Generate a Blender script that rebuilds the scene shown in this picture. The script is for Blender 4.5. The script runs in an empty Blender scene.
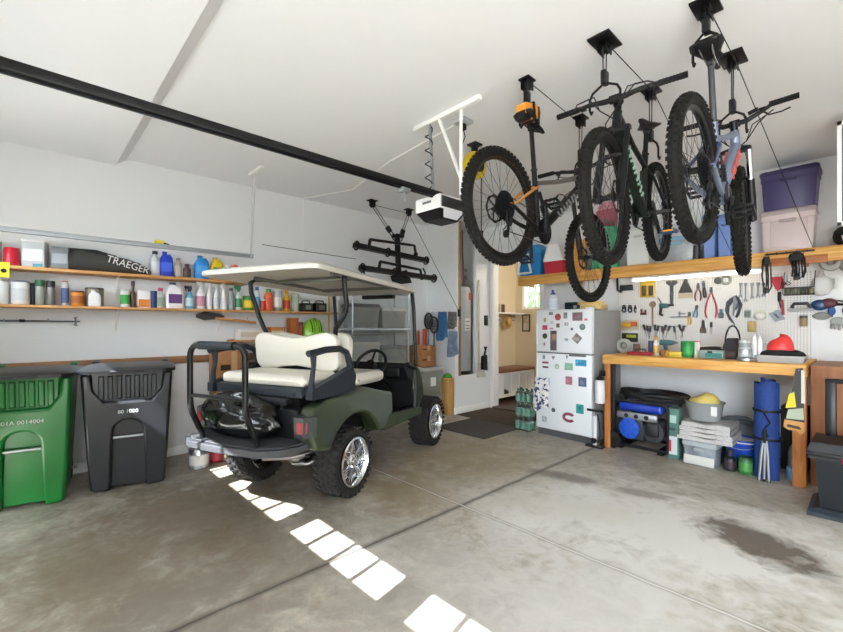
import bpy, bmesh, math, random
from mathutils import Matrix, Vector, Euler
random.seed(7)
SC = bpy.context.scene
COL = SC.collection
PI = math.pi
R_ = math.radians

# ---------------------------------------------------------------- camera model
FPX, V0, YAW, CAMH = 424.0, 325.6, R_(46.92), 1.40
S_, C_ = math.sin(YAW), math.cos(YAW)

def at(u, v, X=None, Y=None, Z=None):
    """world point seen at (u, v) on the plane X=, Y= or Z= of the room"""
    t = (u - 421.5) / FPX
    k = (V0 - v) / FPX
    if X is not None: D = X / (C_ * t - S_)
    elif Y is not None: D = Y / (S_ * t + C_)
    else: D = (Z - CAMH) / k
    return Vector((D * (C_ * t - S_), D * (S_ * t + C_), CAMH + k * D))

def depth(p): return -S_ * p[0] + C_ * p[1]

def slot(u0, u1, v, base, X=None, Y=None):
    """foot point, width and height of an upright thing standing at z=base"""
    u = (u0 + u1) / 2
    p = at(u, v, X=X, Y=Y)
    t = (u - 421.5) / FPX
    w = (u1 - u0) / FPX * depth(p) / math.sqrt(1 + t * t)
    return Vector((p.x, p.y, base)), w, p.z - base

# ---------------------------------------------------------------- colours and materials
def lin(h):
    if not isinstance(h, str): return tuple(h)
    h = h.lstrip('#')
    o = []
    for i in (0, 2, 4):
        c = int(h[i:i + 2], 16) / 255
        o.append(c / 12.92 if c <= 0.04045 else ((c + 0.055) / 1.055) ** 2.4)
    return tuple(o)

_M = {}
def M(name, color=None, rough=0.5, metal=0.0, noise=None, bump=None, emit=0, trans=0, alpha=1, coat=0, spec=None):
    """procedural principled material; noise=(scale, amount), bump=(scale, strength)"""
    if name in _M: return _M[name]
    m = bpy.data.materials.new(name)
    m.use_nodes = True
    nt = m.node_tree
    b = nt.nodes['Principled BSDF']
    c = lin(color)
    b.inputs['Base Color'].default_value = (*c, 1)
    b.inputs['Roughness'].default_value = rough
    b.inputs['Metallic'].default_value = metal
    if spec is not None: b.inputs['Specular IOR Level'].default_value = spec
    if coat: b.inputs['Coat Weight'].default_value = coat
    if trans: b.inputs['Transmission Weight'].default_value = trans
    if alpha < 1: b.inputs['Alpha'].default_value = alpha
    if emit:
        b.inputs['Emission Color'].default_value = (*c, 1)
        b.inputs['Emission Strength'].default_value = emit
    if noise or bump:
        tc = nt.nodes.new('ShaderNodeTexCoord')
    if noise:
        n = nt.nodes.new('ShaderNodeTexNoise')
        n.inputs['Scale'].default_value = noise[0]
        n.inputs['Detail'].default_value = 5
        nt.links.new(tc.outputs['Object'], n.inputs['Vector'])
        r = nt.nodes.new('ShaderNodeValToRGB')
        a = noise[1]
        r.color_ramp.elements[0].position = 0.3
        r.color_ramp.elements[1].position = 0.7
        r.color_ramp.elements[0].color = (*[max(0, x * (1 - a)) for x in c], 1)
        r.color_ramp.elements[1].color = (*[min(1, x * (1 + a)) for x in c], 1)
        nt.links.new(n.outputs['Fac'], r.inputs['Fac'])
        nt.links.new(r.outputs['Color'], b.inputs['Base Color'])
    if bump:
        n2 = nt.nodes.new('ShaderNodeTexNoise')
        n2.inputs['Scale'].default_value = bump[0]
        n2.inputs['Detail'].default_value = 4
        nt.links.new(tc.outputs['Object'], n2.inputs['Vector'])
        bp = nt.nodes.new('ShaderNodeBump')
        bp.inputs['Strength'].default_value = bump[1]
        bp.inputs['Distance'].default_value = 0.01
        nt.links.new(n2.outputs['Fac'], bp.inputs['Height'])
        nt.links.new(bp.outputs['Normal'], b.inputs['Normal'])
    _M[name] = m
    return m

def P(hexc, rough=0.45):                     # plain plastic of a colour
    return M('plastic_' + hexc.lstrip('#') + ('' if rough == 0.45 else str(int(rough * 100))), hexc, rough)

def wood(name, c1, c2, axis=0, scale=3.0, rough=0.55):
    if name in _M: return _M[name]
    m = bpy.data.materials.new(name); m.use_nodes = True
    nt = m.node_tree; b = nt.nodes['Principled BSDF']
    tc = nt.nodes.new('ShaderNodeTexCoord'); mp = nt.nodes.new('ShaderNodeMapping')
    s = [scale * 9] * 3; s[axis] = scale * 0.7
    mp.inputs['Scale'].default_value = s
    n = nt.nodes.new('ShaderNodeTexNoise'); n.inputs['Scale'].default_value = 1.6
    n.inputs['Detail'].default_value = 6; n.inputs['Distortion'].default_value = 0.6
    r = nt.nodes.new('ShaderNodeValToRGB')
    r.color_ramp.elements[0].position = 0.32; r.color_ramp.elements[1].position = 0.68
    r.color_ramp.elements[0].color = (*lin(c1), 1); r.color_ramp.elements[1].color = (*lin(c2), 1)
    nt.links.new(tc.outputs['Object'], mp.inputs['Vector']); nt.links.new(mp.outputs['Vector'], n.inputs['Vector'])
    nt.links.new(n.outputs['Fac'], r.inputs['Fac']); nt.links.new(r.outputs['Color'], b.inputs['Base Color'])
    b.inputs['Roughness'].default_value = rough
    _M[name] = m
    return m

# ---------------------------------------------------------------- mesh builder
class MB:
    def __init__(s, m=None): s.v = []; s.f = []; s.m = m or Matrix()
    def add(s, vs, fs):
        o = len(s.v)
        s.v += [s.m @ Vector(v) for v in vs]
        s.f += [tuple(i + o for i in f) for f in fs]
        return s
    def hull(s, pts):
        bm = bmesh.new()
        for p in pts: bm.verts.new(p)
        r = bmesh.ops.convex_hull(bm, input=bm.verts)
        bmesh.ops.delete(bm, geom=list({g for g in r['geom_interior'] + r['geom_unused'] if isinstance(g, bmesh.types.BMVert)}), context='VERTS')
        bm.verts.index_update()
        s.add([v.co.copy() for v in bm.verts], [[v.index for v in f.verts] for f in bm.faces])
        bm.free(); return s
    def box(s, x, y, z, sx, sy, sz, b=0, rz=0, rot=None):
        """centre and size; b = chamfer"""
        q = rot.to_matrix() if rot else Matrix.Rotation(rz, 3, 'Z')
        c = Vector((x, y, z)); h = (sx / 2, sy / 2, sz / 2)
        if b <= 0:
            vs = [c + q @ Vector((i * h[0], j * h[1], k * h[2])) for i in (-1, 1) for j in (-1, 1) for k in (-1, 1)]
            return s.add(vs, [(0, 1, 3, 2), (4, 6, 7, 5), (0, 4, 5, 1), (2, 3, 7, 6), (0, 2, 6, 4), (1, 5, 7, 3)])
        b = min(b, min(h) * 0.95)
        pts = []
        for i in (-1, 1):
            for j in (-1, 1):
                for k in (-1, 1):
                    sg = (i, j, k)
                    for a in range(3):
                        p = [sg[d] * (h[d] - (0 if d == a else b)) for d in range(3)]
                        pts.append(c + q @ Vector(p))
                    w = 0.42
                    pts.append(c + q @ Vector([sg[d] * (h[d] - b * w) for d in range(3)]))
        return s.hull(pts)
    def bx(s, x0, x1, y0, y1, z0, z1, b=0):
        return s.box((x0 + x1) / 2, (y0 + y1) / 2, (z0 + z1) / 2, abs(x1 - x0), abs(y1 - y0), abs(z1 - z0), b)
    def ring(s, c, ax, r, n, r2=None, up=None):
        ax = Vector(ax).normalized()
        u = Vector(up) if up else ax.orthogonal()
        u = (u - ax * u.dot(ax)).normalized(); w = ax.cross(u)
        return [Vector(c) + u * (math.cos(2 * PI * i / n) * r) + w * (math.sin(2 * PI * i / n) * (r2 or r)) for i in range(n)]
    def skin(s, rings, caps=True, closed=False):
        n = len(rings[0]); vs = [p for r in rings for p in r]; fs = []
        m = len(rings)
        for i in range(m if closed else m - 1):
            a = i * n; b = ((i + 1) % m) * n
            for j in range(n):
                k = (j + 1) % n
                fs.append((a + j, a + k, b + k, b + j))
        if caps and not closed:
            fs.append(tuple(range(n - 1, -1, -1))); fs.append(tuple((m - 1) * n + j for j in range(n)))
        return s.add(vs, fs)
    def cyl(s, p0, p1, r0, r1=None, n=14):
        p0, p1 = Vector(p0), Vector(p1); ax = p1 - p0; u = ax.orthogonal()
        return s.skin([s.ring(p0, ax, r0, n, up=u), s.ring(p1, ax, r0 if r1 is None else r1, n, up=u)])
    def lathe(s, prof, c=(0, 0, 0), axis='z', n=18):
        """profile [(r, h)] turned about an axis through c"""
        c = Vector(c)
        ax = {'x': Vector((1, 0, 0)), 'y': Vector((0, 1, 0)), 'z': Vector((0, 0, 1))}[axis] if isinstance(axis, str) else Vector(axis).normalized()
        u = ax.orthogonal()
        return s.skin([s.ring(c + ax * h, ax, max(r, 1e-4), n, up=u) for r, h in prof])
    def tube(s, pts, r, n=8, closed=False, flat=1.0, up=None):
        pts = [Vector(p) for p in pts]; m = len(pts); rings = []
        rr = r if isinstance(r, (list, tuple)) else [r] * m
        u = None
        for i in range(m):
            a = pts[(i - 1) % m] if (i > 0 or closed) else pts[i]
            b = pts[(i + 1) % m] if (i < m - 1 or closed) else pts[i]
            t = (b - a).normalized()
            if u is None: u = Vector(up) if up else t.orthogonal()
            u = u - t * u.dot(t)
            if u.length < 1e-6: u = t.orthogonal()
            u.normalize()
            rings.append(s.ring(pts[i], t, rr[i], n, rr[i] * flat, up=u))
        return s.skin(rings, closed=closed)
    def torus(s, c, R, r, axis='y', n=48, m=10, r2=None):
        c = Vector(c)
        ax = {'x': Vector((1, 0, 0)), 'y': Vector((0, 1, 0)), 'z': Vector((0, 0, 1))}[axis] if isinstance(axis, str) else Vector(axis).normalized()
        u = ax.orthogonal().normalized(); w = ax.cross(u); r2 = r2 or r
        rings = []
        for i in range(n):
            a = 2 * PI * i / n; d = u * math.cos(a) + w * math.sin(a)
            rings.append([c + d * (R + r * math.cos(2 * PI * j / m)) + ax * (r2 * math.sin(2 * PI * j / m)) for j in range(m)])
        return s.skin(rings, closed=True)
    def ell(s, c, rx, ry, rz, n=16, m=10, e=1.0):
        def pw(x): return math.copysign(abs(x) ** e, x)
        c = Vector(c); rings = []
        for i in range(m + 1):
            ph = -PI / 2 + PI * i / m
            ph = max(min(ph, PI / 2 - 1e-3), -PI / 2 + 1e-3)
            rings.append([c + Vector((rx * pw(math.cos(ph)) * pw(math.cos(2 * PI * j / n)), ry * pw(math.cos(ph)) * pw(math.sin(2 * PI * j / n)), rz * pw(math.sin(ph)))) for j in range(n)])
        return s.skin(rings)
    def prism(s, poly, a, b, axis='y', fn=None):
        """extrude a polygon: axis y -> (x,z) outline, x -> (y,z), z -> (x,y)"""
        n = len(poly)
        def mk(p, t): return {'y': (p[0], t, p[1]), 'x': (t, p[0], p[1]), 'z': (p[0], p[1], t)}[axis]
        vs = [mk(p, a) for p in poly] + [mk(p, b) for p in poly]
        if fn: vs = [fn(v) for v in vs]
        fs = [tuple(range(n - 1, -1, -1)), tuple(range(n, 2 * n))] + [(i, (i + 1) % n, n + (i + 1) % n, n + i) for i in range(n)]
        return s.add(vs, fs)
    def grid(s, fn, nu, nv, thick=None):
        vs = [fn(i / nu, j / nv) for i in range(nu + 1) for j in range(nv + 1)]
        fs = [(i * (nv + 1) + j, (i + 1) * (nv + 1) + j, (i + 1) * (nv + 1) + j + 1, i * (nv + 1) + j + 1) for i in range(nu) for j in range(nv)]
        return s.add(vs, fs)
    def mesh(s, name, mat, sharp=40):
        me = bpy.data.meshes.new(name)
        me.from_pydata([tuple(v) for v in s.v], [], s.f)
        bm = bmesh.new(); bm.from_mesh(me)
        bmesh.ops.recalc_face_normals(bm, faces=bm.faces)
        bm.to_mesh(me); bm.free()
        me.polygons.foreach_set('use_smooth', [True] * len(me.polygons))
        me.set_sharp_from_angle(angle=R_(sharp))
        if mat: me.materials.append(mat)
        return me

# ---------------------------------------------------------------- scene objects
def obj(name, mb, mat, parent=None, label=None, sharp=40, solid=None, sub=0):
    o = bpy.data.objects.new(name, mb.mesh(name, mat, sharp) if isinstance(mb, MB) else mb)
    COL.objects.link(o)
    if parent: o.parent = parent
    if label: o['label'] = label
    if solid:
        md = o.modifiers.new('Solidify', 'SOLIDIFY'); md.thickness = solid; md.offset = 0
    if sub:
        md = o.modifiers.new('Subdivision', 'SUBSURF'); md.levels = sub; md.render_levels = sub
    return o

def tag(o, label, cat, group=None):
    o['label'] = label; o['category'] = cat
    if group: o['group'] = group
    return o

def thing(name, label, cat, loc=(0, 0, 0), rz=0, group=None, rot=None):
    o = bpy.data.objects.new(name, None); COL.objects.link(o)
    o.empty_display_size = 0.1
    o.location = loc; o.rotation_euler = rot or (0, 0, rz)
    return tag(o, label, cat, group)

def solo(name, mb, mat, label, cat, loc=(0, 0, 0), rz=0, group=None, rot=None, sharp=40, solid=None, sub=0):
    o = obj(name, mb, mat, None, sharp=sharp, solid=solid, sub=sub)
    o.location = loc; o.rotation_euler = rot or (0, 0, rz)
    return tag(o, label, cat, group)

def struct(name, mb, mat, parent=None, sharp=40):
    o = obj(name, mb, mat, parent, sharp=sharp)
    if not parent: o['kind'] = 'structure'
    return o

def dup(o, parent=None):
    c = o.copy(); COL.objects.link(c)
    if parent: c.parent = parent
    for ch in list(o.children): dup(ch, c)
    return c

def writing(name, body, size, mat, parent, loc, rot, extrude=0.001, ax='CENTER', bold=0.0, sx=1.0):
    cu = bpy.data.curves.new(name, 'FONT'); cu.body = body; cu.size = size; cu.extrude = extrude
    cu.align_x = ax; cu.align_y = 'CENTER'; cu.offset = bold; cu.resolution_u = 3
    t = bpy.data.objects.new(name + '_curve', cu); COL.objects.link(t)
    dg = bpy.context.evaluated_depsgraph_get()
    me = bpy.data.meshes.new_from_object(t.evaluated_get(dg))
    bpy.data.objects.remove(t)
    me.materials.clear(); me.materials.append(mat)
    o = bpy.data.objects.new(name, me); COL.objects.link(o)
    o.parent = parent; o.location = loc; o.rotation_euler = rot; o.scale = (sx, 1, 1)
    return o
# ================================================================ room
XL, YB, ZC, XR, YF = -5.17, 5.84, 3.08, 3.3, -0.60
white_wall = M('wall_paint', '#e6e7e8', 0.75, bump=(60, 0.05))
ceil_paint = M('ceiling_paint', '#ecedef', 0.85, bump=(40, 0.06))
trim_white = M('trim_paint', '#f2f1ee', 0.45)
pine = wood('pine_lumber', '#c28536', '#e2b163', 0, 2.2)
pine_y = wood('pine_lumber_y', '#b07535', '#d6a468', 1, 2.2)
pine_z = wood('pine_lumber_z', '#a8602c', '#cf8c4c', 2, 2.2)
ply = wood('plywood_brown', '#7d4a24', '#9c6233', 2, 1.2, 0.5)
ply_y = wood('plywood_strip', '#7e5636', '#a67a54', 1, 1.5, 0.6)
metal_grey = M('galvanized_steel', '#a9adb0', 0.38, 0.85)
black = M('black_plastic', '#101013', 0.45, spec=.35)
black_r = M('black_rubber', '#141313', 0.8, spec=.3)
black_m = M('black_metal', '#0d0d10', 0.35, 0.2, spec=.4)
white_p = M('white_plastic', '#e8e8e6', 0.4)
chrome = M('chrome', '#d8dadc', 0.12, 1.0)
silver = M('brushed_aluminium', '#b9bcbf', 0.28, 0.9)
rope_m = M('black_cord', '#1a1a1c', 0.8)

def floor_material():
    m = bpy.data.materials.new('concrete_floor'); m.use_nodes = True
    nt = m.node_tree; b = nt.nodes['Principled BSDF']; L = nt.links.new
    def node(t, **k):
        n = nt.nodes.new('ShaderNode' + t)
        for a, v in k.items(): n.inputs[a].default_value = v
        return n
    tc = node('TexCoord')
    def noise(scale, detail=6, dist=0.0, rough=0.55, vec=None):
        n = node('TexNoise', Scale=scale, Detail=detail, Distortion=dist, Roughness=rough)
        L(vec or tc.outputs['Object'], n.inputs['Vector']); return n.outputs['Fac']
    def ramp(fac, stops):
        r = nt.nodes.new('ShaderNodeValToRGB'); e = r.color_ramp.elements
        while len(e) < len(stops): e.new(0.5)
        for i, (p, c) in enumerate(stops): e[i].position = p; e[i].color = (*lin(c), 1) if isinstance(c, str) else (c, c, c, 1)
        L(fac, r.inputs['Fac']); return r.outputs['Color']
    def mix(a, c, fac, mode='MIX'):
        n = nt.nodes.new('ShaderNodeMixRGB'); n.blend_type = mode
        for i, s in ((1, a), (2, c)):
            if isinstance(s, str): n.inputs[i].default_value = (*lin(s), 1)
            else: L(s, n.inputs[i])
        if isinstance(fac, float): n.inputs[0].default_value = fac
        else: L(fac, n.inputs[0])
        return n.outputs[0]
    def mth(op, a, c=None):
        n = nt.nodes.new('ShaderNodeMath'); n.operation = op
        for i, s in ((0, a), (1, c)):
            if s is None: continue
            if isinstance(s, (int, float)): n.inputs[i].default_value = s
            else: L(s, n.inputs[i])
        return n.outputs[0]
    base = ramp(noise(1.1, 8, 0.8, 0.62), [(0.28, '#8f8371'), (0.5, '#b1a796'), (0.72, '#cbc5b8')])
    mott = ramp(noise(4.5, 9, 1.5, 0.7), [(0.32, '#7a6d5b'), (0.66, '#cfc9be')])
    col = mix(base, mott, 0.5)
    fine = ramp(noise(38, 6, 0, 0.7), [(0.35, 0.68), (0.62, 1.0)])
    col = mix(col, fine, 0.5, 'MULTIPLY')
    sep = node('SeparateXYZ'); L(tc.outputs['Object'], sep.inputs[0])
    x, y = sep.outputs[0], sep.outputs[1]
    wob = noise(5, 4)
    # worn spills, oil marks and broad lighter and darker areas of the slab
    wn = noise(2.2, 6, 1.0)
    wn2 = noise(7.0, 6, 1.5)
    def blot(cx, cy, rx, ry, ang, tint, amt, soft=0.5):
        nonlocal col
        ca, sa = math.cos(ang), math.sin(ang)
        dx, dy = mth('SUBTRACT', x, cx), mth('SUBTRACT', y, cy)
        p = mth('DIVIDE', mth('ADD', mth('MULTIPLY', dx, ca), mth('MULTIPLY', dy, sa)), rx)
        q = mth('DIVIDE', mth('SUBTRACT', mth('MULTIPLY', dy, ca), mth('MULTIPLY', dx, sa)), ry)
        d = mth('SQRT', mth('ADD', mth('MULTIPLY', p, p), mth('MULTIPLY', q, q)))
        d = mth('ADD', d, mth('MULTIPLY', mth('SUBTRACT', wn, 0.5), 1.6))
        d = mth('ADD', d, mth('MULTIPLY', mth('SUBTRACT', wn2, 0.5), 1.1))
        f = ramp(d, [(0.35, 1.0), (0.35 + soft, 0.0)])
        col = mix(col, tint, mth('MULTIPLY', f, amt))
    blot(-1.0, 3.2, 1.7, 1.1, 0.3, '#dad8d3', 0.9, 0.7)
    blot(-1.9, 2.9, 1.1, 0.35, 0.5, '#cbc5ba', 0.6, 0.6)
    blot(-0.9, 2.0, 1.2, 0.8, 0.2, '#c6c3be', 0.7, 0.6)
    blot(-1.9, 1.6, 1.0, 0.7, 0.2, '#bbb6b0', 0.5, 0.6)
    blot(-0.52, 3.45, 0.62, 0.3, -0.5, '#45341f', 0.85, 0.5)
    blot(-2.0, 3.65, 0.5, 0.17, 0.3, '#5c4c3e', 0.75, 0.5)
    blot(-1.35, 3.75, 0.3, 0.12, 0.3, '#6b5b4d', 0.6, 0.5)
    blot(-3.2, 0.9, 2.2, 1.3, 0.2, '#73695c', 0.6, 0.7)  # broad darker area towards the garage door
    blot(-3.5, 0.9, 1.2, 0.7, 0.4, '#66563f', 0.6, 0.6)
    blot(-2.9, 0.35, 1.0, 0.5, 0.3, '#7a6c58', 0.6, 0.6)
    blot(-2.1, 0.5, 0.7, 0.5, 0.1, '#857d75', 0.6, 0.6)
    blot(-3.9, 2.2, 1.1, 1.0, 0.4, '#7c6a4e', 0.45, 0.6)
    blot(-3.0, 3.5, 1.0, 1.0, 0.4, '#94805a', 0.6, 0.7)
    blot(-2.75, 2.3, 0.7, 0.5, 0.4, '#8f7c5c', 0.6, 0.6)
    # control joints
    jw = mth('MULTIPLY', mth('SUBTRACT', wob, 0.5), 0.03)
    def joint(c, pos, w, tint, amt):
        nonlocal col
        d = mth('ABSOLUTE', mth('ADD', mth('SUBTRACT', c, pos), jw))
        f = ramp(mth('DIVIDE', d, w), [(0.4, 1.0), (1.0, 0.0)])
        col = mix(col, tint, mth('MULTIPLY', f, amt))
        return f
    joint(x, -2.2, 0.04, '#5d544b', 0.55)
    joint(x, -2.2, 0.012, '#3a342f', 0.8)
    joint(y, 2.486, 0.03, '#6d6459', 0.4)
    joint(y, 2.486, 0.009, '#d9d6d0', 0.85)
    L(col, b.inputs['Base Color'])
    rr = ramp(noise(2.0, 6, 0.5), [(0.3, 0.36), (0.7, 0.6)])
    L(rr, b.inputs['Roughness'])
    bp = nt.nodes.new('ShaderNodeBump'); bp.inputs['Strength'].default_value = 0.12; bp.inputs['Distance'].default_value = 0.01
    L(noise(24, 8, 0, 0.7), bp.inputs['Height']); L(bp.outputs['Normal'], b.inputs['Normal'])
    return m

struct('floor', MB().bx(XL - .15, XR + .15, YF - .3, YB + .12, -0.12, 0), floor_material())
struct('driveway_ground', MB().bx(-30, 30, -30, YF - .3, -0.2, -0.03), M('driveway_concrete', '#a9a49c', 0.8, noise=(3, .1)))
# ceiling: lower strip by the garage door, a short slope, then the high part
mb = MB()
mb.prism([(YF - .15, 3.0), (.66, 3.0), (.75, ZC), (YB + .12, ZC), (YB + .12, ZC + .15), (YF - .15, ZC + .15)], XL - .15, XR + .15, 'x')
struct('ceiling', mb, ceil_paint, sharp=20)
struct('wall_left', MB().bx(XL - .12, XL, YF - .12, YB + .12, 0, ZC), white_wall)
struct('wall_right', MB().bx(XR, XR + .12, YF - .12, YB + .12, 0, ZC), white_wall)
# back wall with the house door opening
DX0, DX1, DZ = -4.43, -3.55, 2.46
mb = MB()
mb.bx(XL, DX0, YB, YB + .12, 0, ZC).bx(DX1, XR, YB, YB + .12, 0, ZC).bx(DX0, DX1, YB, YB + .12, DZ, ZC)
struct('wall_back', mb, white_wall)
mb = MB()
for x0, x1, z0, z1 in ((DX0 - .085, DX0, 0, DZ + .09), (DX1, DX1 + .09, 0, DZ + .09), (DX0, DX1, DZ, DZ + .09)):
    mb.bx(x0, x1, YB - .02, YB, z0, z1, .006)
struct('trim_1', mb, trim_white)
struct('trim_2', MB().bx(DX0, DX1, YB - .06, YB + .14, 0, .03), M('door_sill', '#4b4038', .5))
# closet bump-out in the corner with a tall niche for the water heater
XC, YC = -4.524, 4.95
NY0, NY1, NZ = 5.085, 5.46, 0.60
struct('wall_closet_front', MB().bx(XL, XC, YC, YC + .06, 0, ZC), white_wall)
struct('wall_closet_near', MB().bx(XC - .06, XC, YC + .06, NY0, 0, ZC), white_wall)
struct('wall_closet_far', MB().bx(XC - .06, XC, NY1, YB, 0, ZC), white_wall)
struct('wall_closet_low', MB().bx(XC - .06, XC, NY0, NY1, 0, NZ), white_wall)
struct('floor_niche', MB().bx(XL, XC - .06, YC + .06, YB, NZ - .06, NZ), white_wall)
mb = MB()
mb.bx(XC - .005, XC + .012, NY0 - .05, NY0, NZ, ZC - .01)
struct('trim_3', mb, wood('niche_jamb', '#7a5f42', '#9a7c5a', 2, 2))
struct('baseboard_closet', MB().bx(XC, XC + .015, YC, YB - .02, 0, .10, .004).bx(-4.6, XC + .015, YC - .015, YC, 0, .10, .004), trim_white)
struct('baseboard_left', MB().bx(XL, XL + .015, YF, YC - .02, 0, .10, .004), trim_white)
# wainscot boards
struct('trim_4', MB().bx(XL, XL + .03, YF, 3.4, .99, 1.07, .006), ply_y)
struct('trim_5', MB().bx(-.385, XR, 5.04, YB, 0, 1.05), ply)
# front wall: garage door with a row of windows and unseen openings added for daylight
GX0, GX1, GZ, GB_ = -4.75, 0.05, 2.62, 0.17  # door raised off the floor, gap added to bring in more daylight
BX0, BX1 = 0.45, 2.3  # open bay added out of view to let daylight in
mb = MB()
mb.bx(XL, GX0, YF - .12, YF, 0, ZC).bx(GX1, BX0, YF - .12, YF, 0, ZC).bx(BX1, XR, YF - .12, YF, 0, ZC)
mb.bx(GX0, GX1, YF - .12, YF, GZ, ZC).bx(BX0, BX1, YF - .12, YF, 2.45, ZC)
struct('wall_front', mb, white_wall)
mb = MB()
y0, y1 = YF - .02, YF + .02
WZ0, WZ1 = 1.93, 2.21
mb.bx(GX0, GX1, y0, y1, GB_, WZ0).bx(GX0, GX1, y0, y1, WZ1, GZ)
px = GX0
for g in range(4):
    for k in range(4):
        x0 = -4.68 + g * 1.19 + k * .252; x1 = x0 + .222
        mb.bx(px, x0, y0, y1, WZ0, WZ1); px = x1
mb.bx(px, GX1, y0, y1, WZ0, WZ1)
for z in (.93, 1.43, 2.3): mb.bx(GX0, GX1, y1, y1 + .004, z, z + .012)
struct('door_1', mb, M('garage_door_paint', '#e6e5e2', .5))

# ---------------------------------------------------------------- mudroom beyond the door
beige = M('mudroom_paint', '#cfc0a2', .8)
struct('wall_mudroom_left', MB().bx(-5.07, -4.95, YB + .12, 7.4, 0, 2.9), beige)
MYB = 7.22
mb = MB()
mb.bx(-4.95, -4.78, MYB, MYB + .12, 0, 2.9).bx(-4.2, -1.9, MYB, MYB + .12, 0, 2.9).bx(-4.78, -4.2, MYB, MYB + .12, 0, 1.72).bx(-4.78, -4.2, MYB, MYB + .12, 2.4, 2.9)
struct('wall_mudroom_back', mb, beige)
struct('wall_mudroom_right', MB().bx(-1.9, -1.78, YB + .12, 7.4, 0, 2.9), beige)
struct('ceiling_mudroom', MB().bx(-5.07, -1.78, YB + .12, 7.4, 2.9, 3.0), ceil_paint)
struct('floor_mudroom', MB().bx(-5.07, -1.78, YB + .12, 7.4, -.06, .03), wood('mudroom_floorboards', '#3a2415', '#573a24', 0, 1.4, .4))
mb = MB()
for x0, x1, z0, z1 in ((-4.78, -4.73, 1.72, 2.4), (-4.25, -4.2, 1.72, 2.4), (-4.73, -4.25, 1.72, 1.77), (-4.73, -4.25, 2.35, 2.4), (-4.5, -4.48, 1.77, 2.35)):
    mb.bx(x0, x1, MYB - .02, MYB + .05, z0, z1)
w = struct('window_1', mb, trim_white)
obj('pane', MB().bx(-4.73, -4.25, MYB + .04, MYB + .046, 1.77, 2.35), M('window_glass', '#ffffff', 0.0, trans=1.0), w)
# ================================================================ bicycles hung from the ceiling
tire_m = M('tire_rubber', '#191816', .85, noise=(30, .2), spec=.2)
rim_m = M('rim_black', '#0d0d0f', .35, .3)
steel_d = M('dark_steel', '#2c2d30', .35, .8)
spoke_m = M('spoke_steel', '#5b5c60', .3, .9)
frame_blk = M('frame_black', '#0a0b0c', .38, spec=.35)

def tread(mb, R, tw, n, rows, kh, kl, kw):
    """knobs standing on the tire crown; the wheel turns about y"""
    for i in range(n):
        for r, (ph, off, sc) in enumerate(rows):
            a = 2 * PI * (i + off) / n
            # cross-section angle ph around tire tube
            rt = R - tw / 2
            m = Matrix.Rotation(-a, 4, 'Y') @ Matrix.Translation((rt, 0, 0)) @ Matrix.Rotation(ph, 4, 'Z') @ Matrix.Translation((tw / 2 + kh * .3, 0, 0))
            s = mb.m; mb.m = s @ m
            mb.box(0, 0, 0, kh, kw * sc, kl)
            mb.m = s
ROWS = [(-.95, 0, 1), (-.34, .5, .9), (.34, 0, .9), (.95, .5, 1)]

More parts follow.
